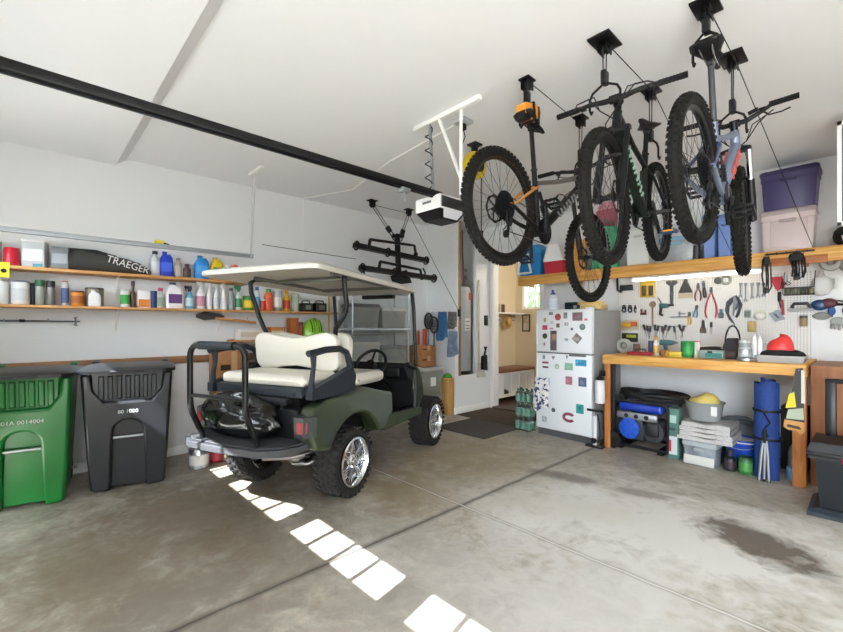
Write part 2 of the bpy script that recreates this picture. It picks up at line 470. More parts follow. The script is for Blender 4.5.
_wheel_cache = {}
def bike_wheel(bike, name, c, R, tw, accent=None, rear=False, label=None, back=1):
    key = (R, tw)
    if key not in _wheel_cache:
        t = MB(); t.torus((0, 0, 0), R - tw / 2, tw / 2, 'y', 64, 10)
        tread(t, R, tw, 62, ROWS, .009, .017, .013)
        rim = MB(); rr = R - tw * .93
        n = 64; rings = []
        for i in range(n):
            a = 2 * PI * i / n; d = Vector((math.cos(a), 0, math.sin(a))); y = Vector((0, 1, 0))
            rings.append([d * (rr + .012) + y * .015, d * (rr + .012) - y * .015, d * (rr - .006) - y * .015, d * (rr - .018) - y * .008, d * (rr - .018) + y * .008, d * (rr - .006) + y * .015])
        rim.skin(rings, closed=True)
        sp = MB(); ns = 32
        for i in range(ns):
            a = 2 * PI * i / ns; side = 1 if i % 2 else -1
            h = a + (.95 if (i // 2) % 2 else -.95)
            sp.cyl((.026 * math.cos(h), side * .03, .026 * math.sin(h)), ((rr - .012) * math.cos(a), side * .004, (rr - .012) * math.sin(a)), .0012, n=4)
        hub = MB(); hub.lathe([(.008, -.075), (.012, -.05), (.03, -.04), (.03, -.032), (.016, -.026), (.016, .026), (.03, .032), (.03, .04), (.012, .05), (.008, .075)], axis='y', n=14)
        _wheel_cache[key] = (t.mesh('tire', tire_m), rim.mesh('rim', rim_m), sp.mesh('spokes', spoke_m), hub.mesh('hub', black_m))
    tm, rm, sm, hm = _wheel_cache[key]
    w = obj(name, tm, None, bike, label); w.location = c
    obj('rim', rm, None, w); obj('spokes', sm, None, w); obj('hub', hm, None, w)
    if accent:
        for sd in (-1, 1):
            s = MB().torus((0, sd * .0135, 0), R - tw * 1.02, .0022, 'y', 56, 6, .0015)
            obj('rim_decal', s, accent, w)
    d = MB(); sgn = back   # brake rotor on the left side
    prof = [(.088, -.001), (.088, .001)]
    n = 40; rings = []
    for i in range(n):
        a = 2 * PI * i / n; q = .004 * math.sin(8 * a)
        dr = Vector((math.cos(a), 0, math.sin(a))); y = Vector((0, .001, 0)); o = Vector((0, .055, 0))
        rings.append([o + dr * (.09 + q) + y, o + dr * (.09 + q) - y, o + dr * .074 - y, o + dr * .074 + y])
    d.skin(rings, closed=True)
    for i in range(6):
        a = 2 * PI * i / 6
        d.cyl((.02 * math.cos(a), .055, .02 * math.sin(a)), (.078 * math.cos(a + .5), .055, .078 * math.sin(a + .5)), .004, n=4)
    obj('brake_disc', d, steel_d, w)
    if rear:
        k = MB()
        for i, (r, y) in enumerate([(.095, -.030), (.08, -.035), (.068, -.040), (.058, -.045), (.049, -.050), (.041, -.055), (.034, -.06)]):
            pts = []
            nt = int(r * 2 * PI / .0127) + 4
            for j in range(nt * 2):
                a = 2 * PI * j / (nt * 2); q = r + (.003 if j % 2 else -.002)
                pts.append((q * math.cos(a), q * math.sin(a)))
            k.prism(pts, y - .001, y + .001, 'y')
        k.cyl((0, -.028, 0), (0, -.064, 0), .022)
        obj('cassette', k, steel_d, w)
    return w

def bike(label, pos, rz, pitch, cfg):
    b = thing('mountain_bike', label, 'bicycle', pos, rot=Euler((cfg.get('roll', 0), pitch, rz), 'XYZ'), group='bicycles on the ceiling')
    R, tw, wb = cfg['R'], cfg['tw'], cfg['wb']
    fm = cfg['frame']; am = cfg.get('accent', fm); tm = cfg.get('top', fm)
    BB = Vector((.435, 0, -.035)); fa = Vector((wb, 0, 0))
    ha = R_(cfg.get('ha', 67)); hd = Vector((-math.cos(ha), 0, math.sin(ha))); hp = Vector((math.sin(ha), 0, math.cos(ha)))
    base = fa - hp * .045
    crown = base + hd * cfg.get('fl', .50); htop = crown + hd * .125
    sd_ = Vector((-.276, 0, .961)); stop = BB + sd_ * .43
    bike_wheel(b, 'front_wheel', tuple(fa), R, tw)
    bike_wheel(b, 'rear_wheel', (0, 0, 0), R, tw, cfg.get('rimaccent'), rear=True)
    # frame ------------------------------------------------------------
    f = MB()
    dt0 = crown + hd * .03
    f.tube([dt0, dt0.lerp(BB, .35) + Vector((0, 0, -.012)), dt0.lerp(BB, .8), BB], [.030, .034, .034, .032], 12)
    f.cyl(crown, htop, .026, .025)
    f.tube([BB, stop], [.022, .018], 12)
    f.cyl(BB - Vector((0, .04, 0)), BB + Vector((0, .04, 0)), .028)
    for s in (-1, 1):
        f.tube([BB + Vector((-.02, s * .03, .01)), (.25, s * .045, -.02), (.05, s * .068, .0), (0, s * .07, .004)], [.016, .013, .012, .014], 8)
    f.tube([(.37, -.05, -.01), (.37, .05, -.01)], .012, 8)
    fr = obj('frame', f, fm, b)
    t = MB()
    tt0 = htop - hd * .02; tt1 = BB + sd_ * .34
    t.tube([tt0, tt0.lerp(tt1, .5) + Vector((0, 0, -.012)), tt1], [.022, .017, .016], 12)
    obj('top_tube', t, tm, fr)
    t = MB()
    for s in (-1, 1):
        t.tube([tt1 + Vector((.01, s * .02, -.03)), tt1 + Vector((-.06, s * .04, -.075)), (.03, s * .068, .012), (0, s * .07, .004)], [.010, .010, .009, .011], 8)
    t.tube([tt1 + Vector((-.07, -.045, -.07)), tt1 + Vector((-.07, .045, -.07))], .011, 8)
    obj('seat_stay', t, am, fr)
    if cfg.get('shock'):
        k = MB(); p0 = BB + Vector((.10, 0, .13)); p1 = tt1 + Vector((.06, 0, -.04))
        k.cyl(p0, p0.lerp(p1, .55), .022).cyl(p0.lerp(p1, .5), p1, .013)
        for i in range(5): k.torus(p0.lerp(p1, .12 + .09 * i), .024, .004, (p1 - p0), 16, 6)
        obj('shock_absorber', k, black_m, b)
    # decals on the down tube
    if cfg.get('decal'):
        ax = (BB - dt0).normalized(); up = Vector((0, 1, 0)).cross(ax)
        for s in (-1, 1):
            dc = MB()
            for i in range(cfg.get('ndec', 9)):
                c = dt0.lerp(BB, .16 + i * .066) + Vector((0, s * .0345, 0)) - up * .006
                h, w_ = .026, .013
                sk = .006 * (1 if i % 2 else -1)
                pts = []
                for q in ((-w_, -h), (w_ * .2, -h), (w_, h), (-w_ * .3, h)):
                    for e in (-s * .006, s * .0025): pts.append(c + ax * (q[0] + sk * q[1] / h) + up * q[1] + Vector((0, e, 0)))
                dc.hull(pts)
                if i % 3 == 0: dc.hull([c + ax * (k1 * .012) + up * (.006 * k2) + Vector((0, e, 0)) for k1 in (-1, 1) for k2 in (-1, 1) for e in (-s * .006, s * .0027)])
            obj('decal', dc, cfg['decal'], fr)
    # fork ---------------------------------------------------------------
    k = MB()
    for s in (-1, 1):
        a = crown + Vector((0, s * .065, 0)) + hp * .004; e = fa + Vector((0, s * .065, 0)) - hp * .02
        k.tube([a.lerp(e, .42), a.lerp(e, .7), e, fa + Vector((0, s * .06, 0))], [.022, .024, .02, .016], 10)
    k.tube([crown.lerp(base, .46) + Vector((0, .065, 0)) - hp * .0, crown.lerp(base, .40) + Vector((0, .04, 0)) + hp * .03, crown.lerp(base, .40) + Vector((0, -.04, 0)) + hp * .03, crown.lerp(base, .46) + Vector((0, -.065, 0))], .012, 8)
    fk = obj('fork', k, cfg.get('forkm', black_m), b)
    k = MB()
    for s in (-1, 1):
        a = crown + Vector((0, s * .065, 0)) + hp * .004; e = fa + Vector((0, s * .065, 0)) - hp * .02
        k.cyl(a.lerp(e, -.02), a.lerp(e, .45), .0165)
    obj('stanchion', k, cfg.get('stan', black_m), fk)
    k = MB(); k.hull([crown + Vector((dx, s * .08, dz)) for s in (-1, 1) for dx in (-.02, .024) for dz in (-.012, .008)] + [crown + Vector((0, s * .03, .03)) for s in (-1, 1)])
    obj('fork_crown', k, black_m, fk)
    # cockpit ------------------------------------------------------------
    st0 = htop + hd * .03; st1 = st0 + Vector((.055, 0, .035))
    k = MB(); k.cyl(htop, htop + hd * .05, .02).tube([st0, st1], .02, 10).cyl(st1 - Vector((0, .028, 0)), st1 + Vector((0, .028, 0)), .024)
    obj('stem', k, black_m, b)
    hw = cfg.get('bar', .76) / 2; rise = cfg.get('rise', .025)
    k = MB()
    k.tube([st1 + Vector((-.035, -hw, rise)), st1 + Vector((-.02, -hw * .6, rise)), st1 + Vector((0, -.14, rise * .7)), st1 + Vector((0, -.06, 0)), st1 + Vector((0, .06, 0)), st1 + Vector((0, .14, rise * .7)), st1 + Vector((-.02, hw * .6, rise)), st1 + Vector((-.035, hw, rise))], [.012, .012, .013, .016, .016, .013, .012, .012], 10)
    hb = obj('handlebar', k, frame_blk, b)
    for s in (-1, 1):
        p = st1 + Vector((-.035, s * hw, rise)); q = st1 + Vector((-.027, s * (hw - .135), rise))
        g = MB().tube([p + (p - q) * .02, p, p.lerp(q, .5), q], [.018, .017, .016, .017], 10)
        for i in range(7): g.torus(p.lerp(q, .1 + i * .12), .0165, .002, (q - p), 12, 5)
        obj('grip', g, black_r, hb)
        l = MB(); c0 = p.lerp(q, 1.25)
        l.box(c0.x + .015, c0.y, c0.z - .012, .03, .035, .025, .006)
        l.tube([c0 + Vector((.03, 0, -.015)), c0 + Vector((.07, s * .03, -.03)), c0 + Vector((.062, s * .09, -.034)), c0 + Vector((.05, s * .13, -.03))], [.009, .007, .006, .007], 8, flat=.7)
        l.tube([c0 + Vector((.01, -s * .02, 0)), c0 + Vector((.02, -s * .07, -.01))], .012, 8)
        obj('brake_lever', l, cfg.get('lever', black_m), hb)
    k = MB()
    for s, w_ in ((1, .11), (-1, .14), (1, .17), (-1, .09)):
        p = st1 + Vector((.03, s * hw * .62, rise - .012))
        k.tube([p, p + Vector((.05, -s * .03, .005)), st1 + Vector((.10, s * (w_ * .6 + .03), .01)), st1 + Vector((.12, s * .05, -.08)), st1 + Vector((.09, -s * .03, -.15)), crown + Vector((.03, -s * .045, .0)), crown + Vector((.02, -s * .055, -.06))], .0036, 6)
    obj('cable', k, rope_m, hb)
    # saddle
    sh = cfg.get('sh', .70); sp = BB + sd_ * sh
    k = MB(); k.tube([stop - sd_ * .08, sp], [.0165, .0155], 10); k.torus(stop, .02, .005, sd_, 16, 6)
    k.box(sp.x, 0, sp.z, .05, .035, .03, .008)
    pk = obj('seatpost', k, cfg.get('postm', black_m), b)
    k = MB(); rings = []
    for x, w_, h in ((-.135, .045, .010), (-.12, .074, .017), (-.08, .078, .019), (-.02, .052, .018), (.05, .028, .016), (.11, .022, .013), (.15, .012, .007)):
        c = sp + Vector((x + .0, 0, .05 + (.012 if x < -.08 else 0)))
        rings.append([c + Vector((0, w_ * math.cos(2 * PI * j / 14), h * (math.sin(2 * PI * j / 14) - (.25 if math.sin(2 * PI * j / 14) > .5 and abs(math.cos(2 * PI * j / 14)) < .3 else 0)))) for j in range(14)])
    k.skin(rings)
    sa = obj('saddle', k, cfg.get('saddle', black), b)
    k = MB()
    for s in (-1, 1): k.tube([sp + Vector((-.11, s * .03, .04)), sp + Vector((-.04, s * .022, .015)), sp + Vector((.03, s * .022, .015)), sp + Vector((.11, s * .012, .04))], .004, 6)
    obj('saddle_rail', k, cfg.get('railm', steel_d), sa)
    # drivetrain
    k = MB(); cr = .085; pts = []
    for j in range(64): pts.append(((cr + (.004 if j % 2 else 0)) * math.cos(2 * PI * j / 64), (cr + (.004 if j % 2 else 0)) * math.sin(2 * PI * j / 64)))
    k.m = Matrix.Translation(BB); k.prism(pts, -.052, -.048, 'y')
    for i in range(4): k.cyl((0, -.055, 0), (.075 * math.cos(i * PI / 2 + .4), -.051, .075 * math.sin(i * PI / 2 + .4)), .010, n=6)
    ca = cfg.get('crank', .6)
    for s in (-1, 1):
        d = Vector((math.cos(ca), 0, math.sin(ca))) * s
        k.tube([Vector((0, s * .062, 0)), d * .09 + Vector((0, s * .072, 0)), d * .172 + Vector((0, s * .078, 0))], [.017, .013, .013], 8)
    k.cyl((0, -.07, 0), (0, .07, 0), .015)
    ck = obj('crankset', k, black_m, b)
    for s in (-1, 1):
        d = Vector((math.cos(ca), 0, math.sin(ca))) * s * .172
        p = MB(); c = BB + d + Vector((0, s * .138, 0)); pr = cfg.get('prot', .3); rt = Euler((0, pr, 0))
        q = rt.to_matrix()
        for dx in (-.047, .047): p.box(*(c + q @ Vector((dx, 0, 0))), .014, .095, .016, .003, rot=rt)
        for dy in (-.044, .044): p.box(*(c + Vector((0, dy, 0))), .10, .012, .016, .003, rot=rt)
        p.cyl(BB + d + Vector((0, s * .085, 0)), c + Vector((0, s * .045, 0)), .009)
        for dx in (-.047, .047):
            for dy in (-.035, 0, .035): p.box(*(c + q @ Vector((dx, dy, 0))), .005, .005, .026, rot=rt)
        o = obj('pedal', p, cfg.get('pedal', black_m), ck)
        if cfg.get('reflector'):
            for dx in (-.055, .055):
                obj('pedal_reflector', MB().box(*(c + q @ Vector((dx, 0, 0))), .004, .06, .012, rot=rt), M('reflector_amber', '#d88a1e', .25), ck)
    k = MB(); yy = -.049
    up0, up1 = BB + Vector((-.02, yy, .085)), Vector((0, yy, .062)); lo0, lo1 = BB + Vector((-.02, yy, -.085)), Vector((.03, yy, -.16))
    for a, e in ((up0, up1), (lo0, lo1), (lo1, Vector((.0, yy, -.19))), (Vector((-.03, yy, -.17)), Vector((.03, yy, -.10)))):
        k.tube([a, e], .005, 6, flat=.6)
    obj('chain', k, steel_d, b)
    k = MB(); k.box(.01, -.055, -.09, .05, .025, .05, .01); k.tube([(.01, -.052, -.09), (.02, -.052, -.15), (.0, -.052, -.19)], .009, 8)
    k.cyl((.022, -.06, -.105), (.022, -.045, -.105), .024).cyl((0, -.06, -.185), (0, -.045, -.185), .024)
    k.tube([(.0, -.068, -.02), (-.045, -.075, -.06), (-.01, -.062, -.11)], .004, 6)
    obj('derailleur', k, black_m, b)
    k = MB(); k.box(.075, .06, .05, .05, .03, .035, .008); obj('brake_caliper', k, black_m, b)
    if cfg.get('bottle'):
        c = dt0.lerp(BB, .55) + Vector((.0, 0, .075)); ax = (BB - dt0).normalized()
        k = MB()
        for s in (-1, 1): k.tube([c - ax * .07 + Vector((0, s * .036, .02)), c + Vector((0, s * .038, .01)), c + ax * .06 + Vector((0, s * .03, 0)), c + ax * .075], .004, 6)
        k.torus(c - ax * .04, .037, .004, ax, 18, 6)
        obj('bottle_cage', k, black, b)
    if cfg.get('steer'):
        rot = Matrix.Translation(crown) @ Matrix.Rotation(cfg['steer'], 4, hd) @ Matrix.Translation(-crown)
        for o in b.children:
            if o.name.split('.')[0] in ('front_wheel', 'fork', 'stem', 'handlebar'):
                o.matrix_basis = rot @ Matrix.Translation(o.location)
    return b

orange = M('orange_paint', '#d08a3c', .35)
silver_paint = M('silver_frame_paint', '#7d7874', .35, .5)
green_dec = M('green_decal', '#b4dcc8', .4)
blue_fr = M('slate_blue_paint', '#34437a', .3, .2, coat=.3)
grey_fr = M('grey_blue_paint', '#7c88a0', .32, .3)
BX1_, BX2_, BX3_ = -1.62, -1.09, -.62
bk1 = bike('black mountain bike with orange striped wheels hanging by an orange saddle bag', (-1.61, 2.20, 2.150), PI / 2, R_(8.8),
     dict(R=.365, tw=.06, wb=1.22, frame=frame_blk, accent=orange, top=silver_paint, rimaccent=orange, shock=True, sh=.70, fl=.535, crank=-1.2, decal=M('silver_decal', '#9a9a9a', .4), ndec=8, bottle=True, bar=.72, prot=.2))
bk2 = bike('black mountain bike with pale green frame lettering and wide handlebar towards the room', (-1.135, 3.535, 2.265), R_(-84.2), R_(7.6),
     dict(R=.365, tw=.062, wb=1.2, frame=M('dark_green_frame', '#0a1410', .38, spec=.35), top=frame_blk, decal=green_dec, ndec=10, sh=.60, fl=.46, crank=-2.2, bar=.71, rise=.015, steer=0, pedal=M('blue_pedal', '#2c4c74', .35, .4), reflector=True, prot=-.1))
bk3 = bike('blue and grey mountain bike with red lettering and silver saddle rails', (-.61, 2.445, 2.175), PI / 2, R_(4.0),
     dict(R=.36, tw=.060, wb=1.08, frame=grey_fr, accent=blue_fr, top=grey_fr, decal=M('red_white_decal', '#c9564e', .4), ndec=7, shock=True, sh=.73, crank=.75, bar=.62, rise=.05, steer=R_(6), stan=chrome, postm=M('grey_seatpost', '#4a4c50', .3, .7), railm=chrome, fl=.46))
# the saddle bag of the first bike
k = MB(); k.hull([(x, y * w, z) for x, w, z in ((-.09, .035, .03), (-.09, .04, .10), (.09, .03, .02), (.1, .035, .10), (.02, .05, .12), (0, .05, .0)) for y in (-1, 1)])
sb = thing('saddle_bag', 'orange and black saddle bag strapped on the saddle of the black orange-striped bike', 'bag', (-1.61, 2.50, 2.775), PI / 2)
obj('body', k, M('orange_fabric', '#e0902c', .7, bump=(60, .3)), sb)
k = MB(); k.hull([(x, y * w, z) for x, w, z in ((-.097, .03, .0), (-.097, .034, .05), (-.04, .045, .0), (-.04, .047, .05)) for y in (-1, 1)]).bx(-.02, .0, -.054, .054, -.005, .125).bx(.05, .07, -.046, .046, .0, .118)
obj('strap', k, black, sb)

# ---------------------------------------------------------------- hoists
def hoist(label, x, y, drop, spread=.05, name='bike_hoist', zc=ZC, group=None, big=.0, lab=None):
    h = thing(name, label, 'hoist', (x, y, zc), PI / 2, group)
    k = MB(); k.bx(-.075 - big, .075 + big, -.055 - big * .5, .055 + big * .5, -.014, 0, .003)
    for s in (-1, 1): k.bx(-.04, .04, s * .022 - .003, s * .022 + .003, -.075, -.012, 0)
    k.cyl((0, -.03, -.05), (0, .03, -.05), .008)
    obj('bracket', k, black_m, h)
    k = MB(); k.lathe([(.032, -.012), (.022, -.004), (.022, .004), (.032, .012)], (0, 0, -.05), 'y', 18)
    obj('pulley', k, black, h)
    k = MB()
    k.tube([(-.024, 0, -.05), (-.02, 0, -drop + .10), (0, 0, -drop + .078), (.02, 0, -drop + .10), (.024, 0, -.05)], .0035, 6)
    obj('rope', k, rope_m, h)
    k = MB(); z = -drop + .10
    k.bx(-.028, .028, -.016, .016, z - .05, z + .035, .008)
    k.lathe([(.026, -.011), (.019, -.004), (.019, .004), (.026, .011)], (0, 0, z), 'y', 16)
    obj('lower_pulley', k, black, h)
    k = MB()
    for s in (-1, 1):
        k.tube([(0, s * .008, z - .04), (0, s * spread * .8, z - .075), (0, s * spread, z - .11), (0, s * spread, z - .17), (.02, s * spread, z - .185), (.035, s * spread, z - .165)], .007, 8)
    obj('hook', k, black_r, h, 'rubber coated hook pair')
    return h
hoist('ceiling hoist above the orange saddle bag', BX1_, 2.50, .22, .06, big=-.028)
hoist('ceiling hoist behind the grip of the lettered bike', BX1_, 3.27, .40, big=-.02)
hoist('ceiling hoist holding the wide handlebar of the lettered bike', BX2_, 2.50, .31, .09, big=.02)
hoist('ceiling hoist above the saddle of the lettered bike', BX2_, 3.25, .42, .05)
hoist('ceiling hoist above the saddle of the blue bike', -.605, 2.61, .20, .06, big=.01)
hoist('ceiling hoist holding the handlebar of the blue bike', -.61, 3.24, .40, .07, big=.02)
def rope(label, pts, r=.003, m=rope_m, name='hoist_rope', cat='rope', group=None):
    return solo(name, MB().tube(pts, r, 6), m, label, cat, group=group)
rope('cord running along the ceiling between the hoists of the orange-striped bike', [(BX1_ + .02, 2.50, ZC - .03), (BX1_ + .02, 3.27, ZC - .08)])
rope('cord from the hoists of the lettered bike down to the overhead shelf', [(BX2_ + .02, 2.50, ZC - .03), (BX2_ + .02, 3.27, ZC - .03), (BX2_ + .06, 5.44, 2.16)])
rope('cord slanting from the hoists of the blue bike down to the shelf beam', [(-.59, 2.61, ZC - .03), (-.59, 3.24, ZC - .04), (-.40, 5.42, 2.14)])
# ================================================================ golf cart
HD = R_(112.4)
olive = M('olive_metallic', '#3c4530', .3, .35, coat=.5, noise=(3, .08))
seat_v = M('cream_vinyl', '#d8d3c6', .45, bump=(90, .08))
cart_blk = M('cart_black_plastic', '#131416', .5, spec=.4)
cart_slate = M('slate_plastic', '#23282f', .5, spec=.35)
roof_m = M('roof_beige', '#bfbab0', .5)
tube_m = M('powder_coated_tube', '#0f1012', .3, .1, spec=.4)
cart = thing('golf_cart', 'olive green golf cart with cream rear seat, beige roof and chrome wheels', 'golf cart', (-3.454, 1.76, 0), HD)
def cpart(name, mb, mat, parent=None, label=None, **k): return obj(name, mb, mat, parent or cart, label, **k)

# wheels ------------------------------------------------------------
WR, WW = .282, .21
tm_ = MB()
prof = [(.185, -.082), (.205, -.096), (.25, -.101), (.272, -.09), (.277, -.06), (.279, 0), (.277, .06), (.272, .09), (.25, .101), (.205, .096), (.185, .082)]
n = 48; rings = []
for i in range(n):
    a = 2 * PI * i / n; d = Vector((math.cos(a), 0, math.sin(a)))
    rings.append([d * r + Vector((0, y, 0)) for r, y in prof])
tm_.skin(rings, closed=True)
for i in range(30):
    for (y, off, w_, l_, yaw) in ((-.074, 0, .042, .034, .35), (-.027, .5, .038, .036, -.5), (.027, 0, .038, .036, .5), (.074, .5, .042, .034, -.35)):
        a = 2 * PI * (i + off) / 30
        sv = tm_.m; tm_.m = Matrix.Rotation(-a, 4, 'Y') @ Matrix.Translation((.278, y, 0)) @ Matrix.Rotation(yaw, 4, 'X')
        tm_.box(0, 0, 0, .016, w_, l_, .003); tm_.m = sv
    for y in (-.097, .097):
        a = 2 * PI * (i + .25) / 30
        sv = tm_.m; tm_.m = Matrix.Rotation(-a, 4, 'Y') @ Matrix.Translation((.262, y, 0)) @ Matrix.Rotation(.5 if y > 0 else -.5, 4, 'Z')
        tm_.box(0, 0, 0, .045, .016, .026, .003); tm_.m = sv
tire_mesh = tm_.mesh('cart_tire', M('cart_tire_rubber', '#1d1b19', .85, noise=(25, .2)))
rm_ = MB(); n = 40; rings = []
for i in range(n):
    a = 2 * PI * i / n; d = Vector((math.cos(a), 0, math.sin(a)))
    rings.append([d * r + Vector((0, y, 0)) for r, y in ((.19, -.1), (.2, -.112), (.186, -.118), (.168, -.09), (.158, .0), (.168, .09), (.186, .1), (.19, .09))])
rm_.skin(rings, closed=True)
rm_.lathe([(.155, -.02), (.155, .0), (.06, .01)], axis='y', n=32)
for i in range(7):
    a = 2 * PI * i / 7
    for da in (-.13, .13):
        p0 = Vector((.05 * math.cos(a), -.07, .05 * math.sin(a))); p1 = Vector((.168 * math.cos(a + da), -.085, .168 * math.sin(a + da)))
        rm_.tube([p0, p0.lerp(p1, .5) + Vector((0, -.012, 0)), p1], [.02, .014, .016], 8, flat=.6)
rm_.lathe([(.062, .0), (.062, -.07), (.05, -.082), (.03, -.09), (.03, -.105), (.02, -.112)], axis='y', n=24)
for i in range(5):
    a = 2 * PI * i / 5 + .3
    rm_.cyl((.045 * math.cos(a), -.08, .045 * math.sin(a)), (.045 * math.cos(a), -.097, .045 * math.sin(a)), .008, n=6)
rim_mesh = rm_.mesh('cart_rim', chrome)
for x, y, st in ((0, -.475, 0), (0, .475, 0), (1.65, -.5, 0), (1.65, .5, 0)):
    w = obj('wheel', tire_mesh, None, cart); w.location = (x, y, WR); w.rotation_euler = (0, random.random() * 3, st if y < 0 else st + PI)
    obj('rim', rim_mesh, None, w, 'chrome spoked rim')
k = MB(); k.cyl((0, -.36, WR), (0, .36, WR), .035).ell((0, .0, WR), .11, .12, .11).box(-.02, -.3, WR + .05, .1, .07, .05, .01)
k.tube([(-.05, -.36, WR + .10), (-.22, -.12, WR + .04), (-.3, .12, WR + .02)], .02, 10)
k.tube([(-.02, -.3, WR + .02), (-.16, -.22, WR - .02), (-.2, -.1, WR - .02)], .014)
cpart('rear_axle', k, M('axle_steel', '#8d8a86', .4, .8))
k = MB(); k.cyl((1.65, -.4, WR), (1.65, .4, WR), .025)
for s in (-1, 1): k.box(.85, s * .22, .36, 1.9, .06, .08)
cpart('chassis', k, black_m)
k = MB()
for s in (-1, 1):
    for i in range(4): k.box(-.02 + 0, s * .3, .34 + i * .02, .6 - i * .12, .05, .014)
cpart('leaf_spring', k, black_m)

# rear bodywork with wheel arches --------------------------------------
def arch(cx, r, a0, a1, n=12, cz=WR): return [(cx + r * math.cos(a0 + (a1 - a0) * i / n), cz + r * math.sin(a0 + (a1 - a0) * i / n)) for i in range(n + 1)]
for s in (-1, 1):
    k = MB()
    outl = [(-.50, .50), (-.55, .62), (-.55, .74), (-.48, .81), (-.30, .845), (-.05, .855), (.22, .865), (.48, .80), (.68, .76), (.69, .56), (.60, .47), (.44, .46)]
    a = arch(.0, .40, R_(25), R_(152))
    poly = outl + [(x, z) for x, z in a]
    def flare(v, s=s):
        x, y, z = v
        e = max(0, 1 - abs(math.hypot(x, z - WR) - .42) / .2)
        return (x, y + (s * .045 * e if abs(y) > .5 else 0), z)
    k.prism(poly, s * .44, s * .565, 'y', flare)
    fl = MB()
    o = cpart('rear_fender', k, olive)
    md = o.modifiers.new('Bevel', 'BEVEL'); md.width = .025; md.segments = 3; md.limit_method = 'ANGLE'
    # tail lamp
    t = MB(); t.hull([(x, s * y, z) for x, y, z in ((-.585, .455, .60), (-.585, .535, .60), (-.59, .455, .75), (-.59, .54, .75), (-.50, .585, .60), (-.50, .59, .75), (-.5, .45, .58), (-.5, .45, .77))])
    l = cpart('tail_light_housing', t, M('taillight_bezel', '#2c2f30', .4))
    t = MB(); t.hull([(x, s * y, z) for x, y, z in ((-.592, .485, .635), (-.59, .522, .635), (-.596, .487, .715), (-.594, .525, .715), (-.565, .553, .64), (-.565, .556, .71), (-.54, .49, .64), (-.54, .49, .71))])
    obj('lens', t, M('red_lens', '#8a0f1c', .4), l)
k = MB(); k.prism([(-.5, .50), (-.52, .78), (.5, .80), (.68, .74), (.69, .48), (.4, .46)], -.43, .43, 'y')
cpart('body_tub', k, cart_blk)
# sill, floor, cowl
for s in (-1, 1):
    k = MB().prism([(.44, .44), (.46, .52), (.66, .56), (1.2, .52), (1.32, .50), (1.32, .43)], s * .50, s * .58, 'y')
    cpart('rocker_panel', k, olive)
cpart('floorboard', MB().bx(.6, 1.4, -.52, .52, .40, .46), cart_blk)
for s in (-1, 1):
    a = arch(1.65, .36, R_(150), R_(118), 5)
    poly = [(1.24, .45), (1.22, .96), (1.34, .94), (1.42, .82), (1.475, .62)] + [(1.34, .48)]
    kk = MB().prism(poly, s * .42, s * .545, 'y')
    o = cpart('front_fender', kk, olive)
    md = o.modifiers.new('Bevel', 'BEVEL'); md.width = .03; md.segments = 3; md.limit_method = 'ANGLE'
k = MB().prism([(1.30, .46), (1.28, .96), (1.42, .93), (1.62, .78), (1.80, .58), (1.84, .45), (1.8, .38)], -.26, .26, 'y')
o = cpart('front_cowl', k, olive); md = o.modifiers.new('Bevel', 'BEVEL'); md.width = .04; md.segments = 3; md.limit_method = 'ANGLE'
k = MB()
k.prism([(1.33, .46), (1.31, .98), (1.05, 1.0), (1.02, .96), (1.12, .84), (1.22, .8), (1.24, .46)], -.515, .515, 'y')
k.tube([(1.1, -.515, .985), (1.24, -.53, .93), (1.26, -.535, .72), (1.24, -.53, .48)], .03, 8)
k.bx(1.02, 1.05, -.45, -.28, .86, .95, .01).bx(1.02, 1.05, .12, .45, .84, .95, .01)
d = cpart('dashboard', k, cart_blk)
obj('cup_holder', MB().bx(.99, 1.05, -.22, -.05, .87, .93, .01), M('blue_plastic_cup', '#2a4f96', .4), d)
# steering
k = MB(); tl = Vector((-.82, 0, .57)).normalized(); sc_ = Vector((.80, -.24, 1.0))
k.torus(sc_, .17, .017, tl, 40, 10)
for a in (0.4, 2.4, 4.7): 
    u_ = Vector((0, 1, 0)); w_ = tl.cross(u_)
    k.tube([sc_, sc_ + (u_ * math.cos(a) + w_ * math.sin(a)) * .16], .012, 6)
k.cyl(sc_ + tl * .02, sc_ - tl * .05, .05); k.cyl(sc_ - tl * .04, sc_ - tl * .55, .022)
cpart('steering_wheel', k, black)

# seats ----------------------------------------------------------------
def pad(mb, x0, x1, y0, y1, z0, z1, b):
    mb.box((x0 + x1) / 2, (y0 + y1) / 2, (z0 + z1) / 2, x1 - x0, y1 - y0, z1 - z0, b)
k = MB(); pad(k, -.46, -.02, -.43, .43, .93, 1.025, .04)
o = cpart('rear_cushion', k, seat_v); md = o.modifiers.new('Bevel', 'BEVEL'); md.width = .02; md.segments = 3
k = MB(); pad(k, .16, .66, -.50, .50, .865, .975, .05)
o = cpart('front_cushion', k, seat_v); md = o.modifiers.new('Bevel', 'BEVEL'); md.width = .02; md.segments = 3
def backrest(x, lean, z0=.99, hgt=.37, w=.455, th=.08):
    m = MB(); nseg = 72; rings = []
    for j in range(9):
        t = -1 + 2 * j / 8
        sc = math.sqrt(max(0, 1 - abs(t) ** 3)) * .06 + .94 if abs(t) < 1 else .90
        off = t * th / 2
        ring = []
        for i in range(nseg):
            a = 2 * PI * i / nseg
            cy, cz = math.cos(a), math.sin(a)
            e = .45
            y = w * math.copysign(abs(cy) ** e, cy)
            z = math.copysign(abs(cz) ** e, cz)
            dip = (math.cos(PI * y / w) + 1) / 2 * .34           # waist in the middle
            z = z * (hgt / 2) * (1 - dip)
            ring.append(Vector((x + off + lean * z, y * sc, z0 + hgt / 2 + z * sc)))
        rings.append(ring)
    return m.skin(rings)
cpart('rear_backrest', backrest(-.03, -.12), seat_v)
cpart('front_backrest', backrest(.13, .1), seat_v)
k = MB()
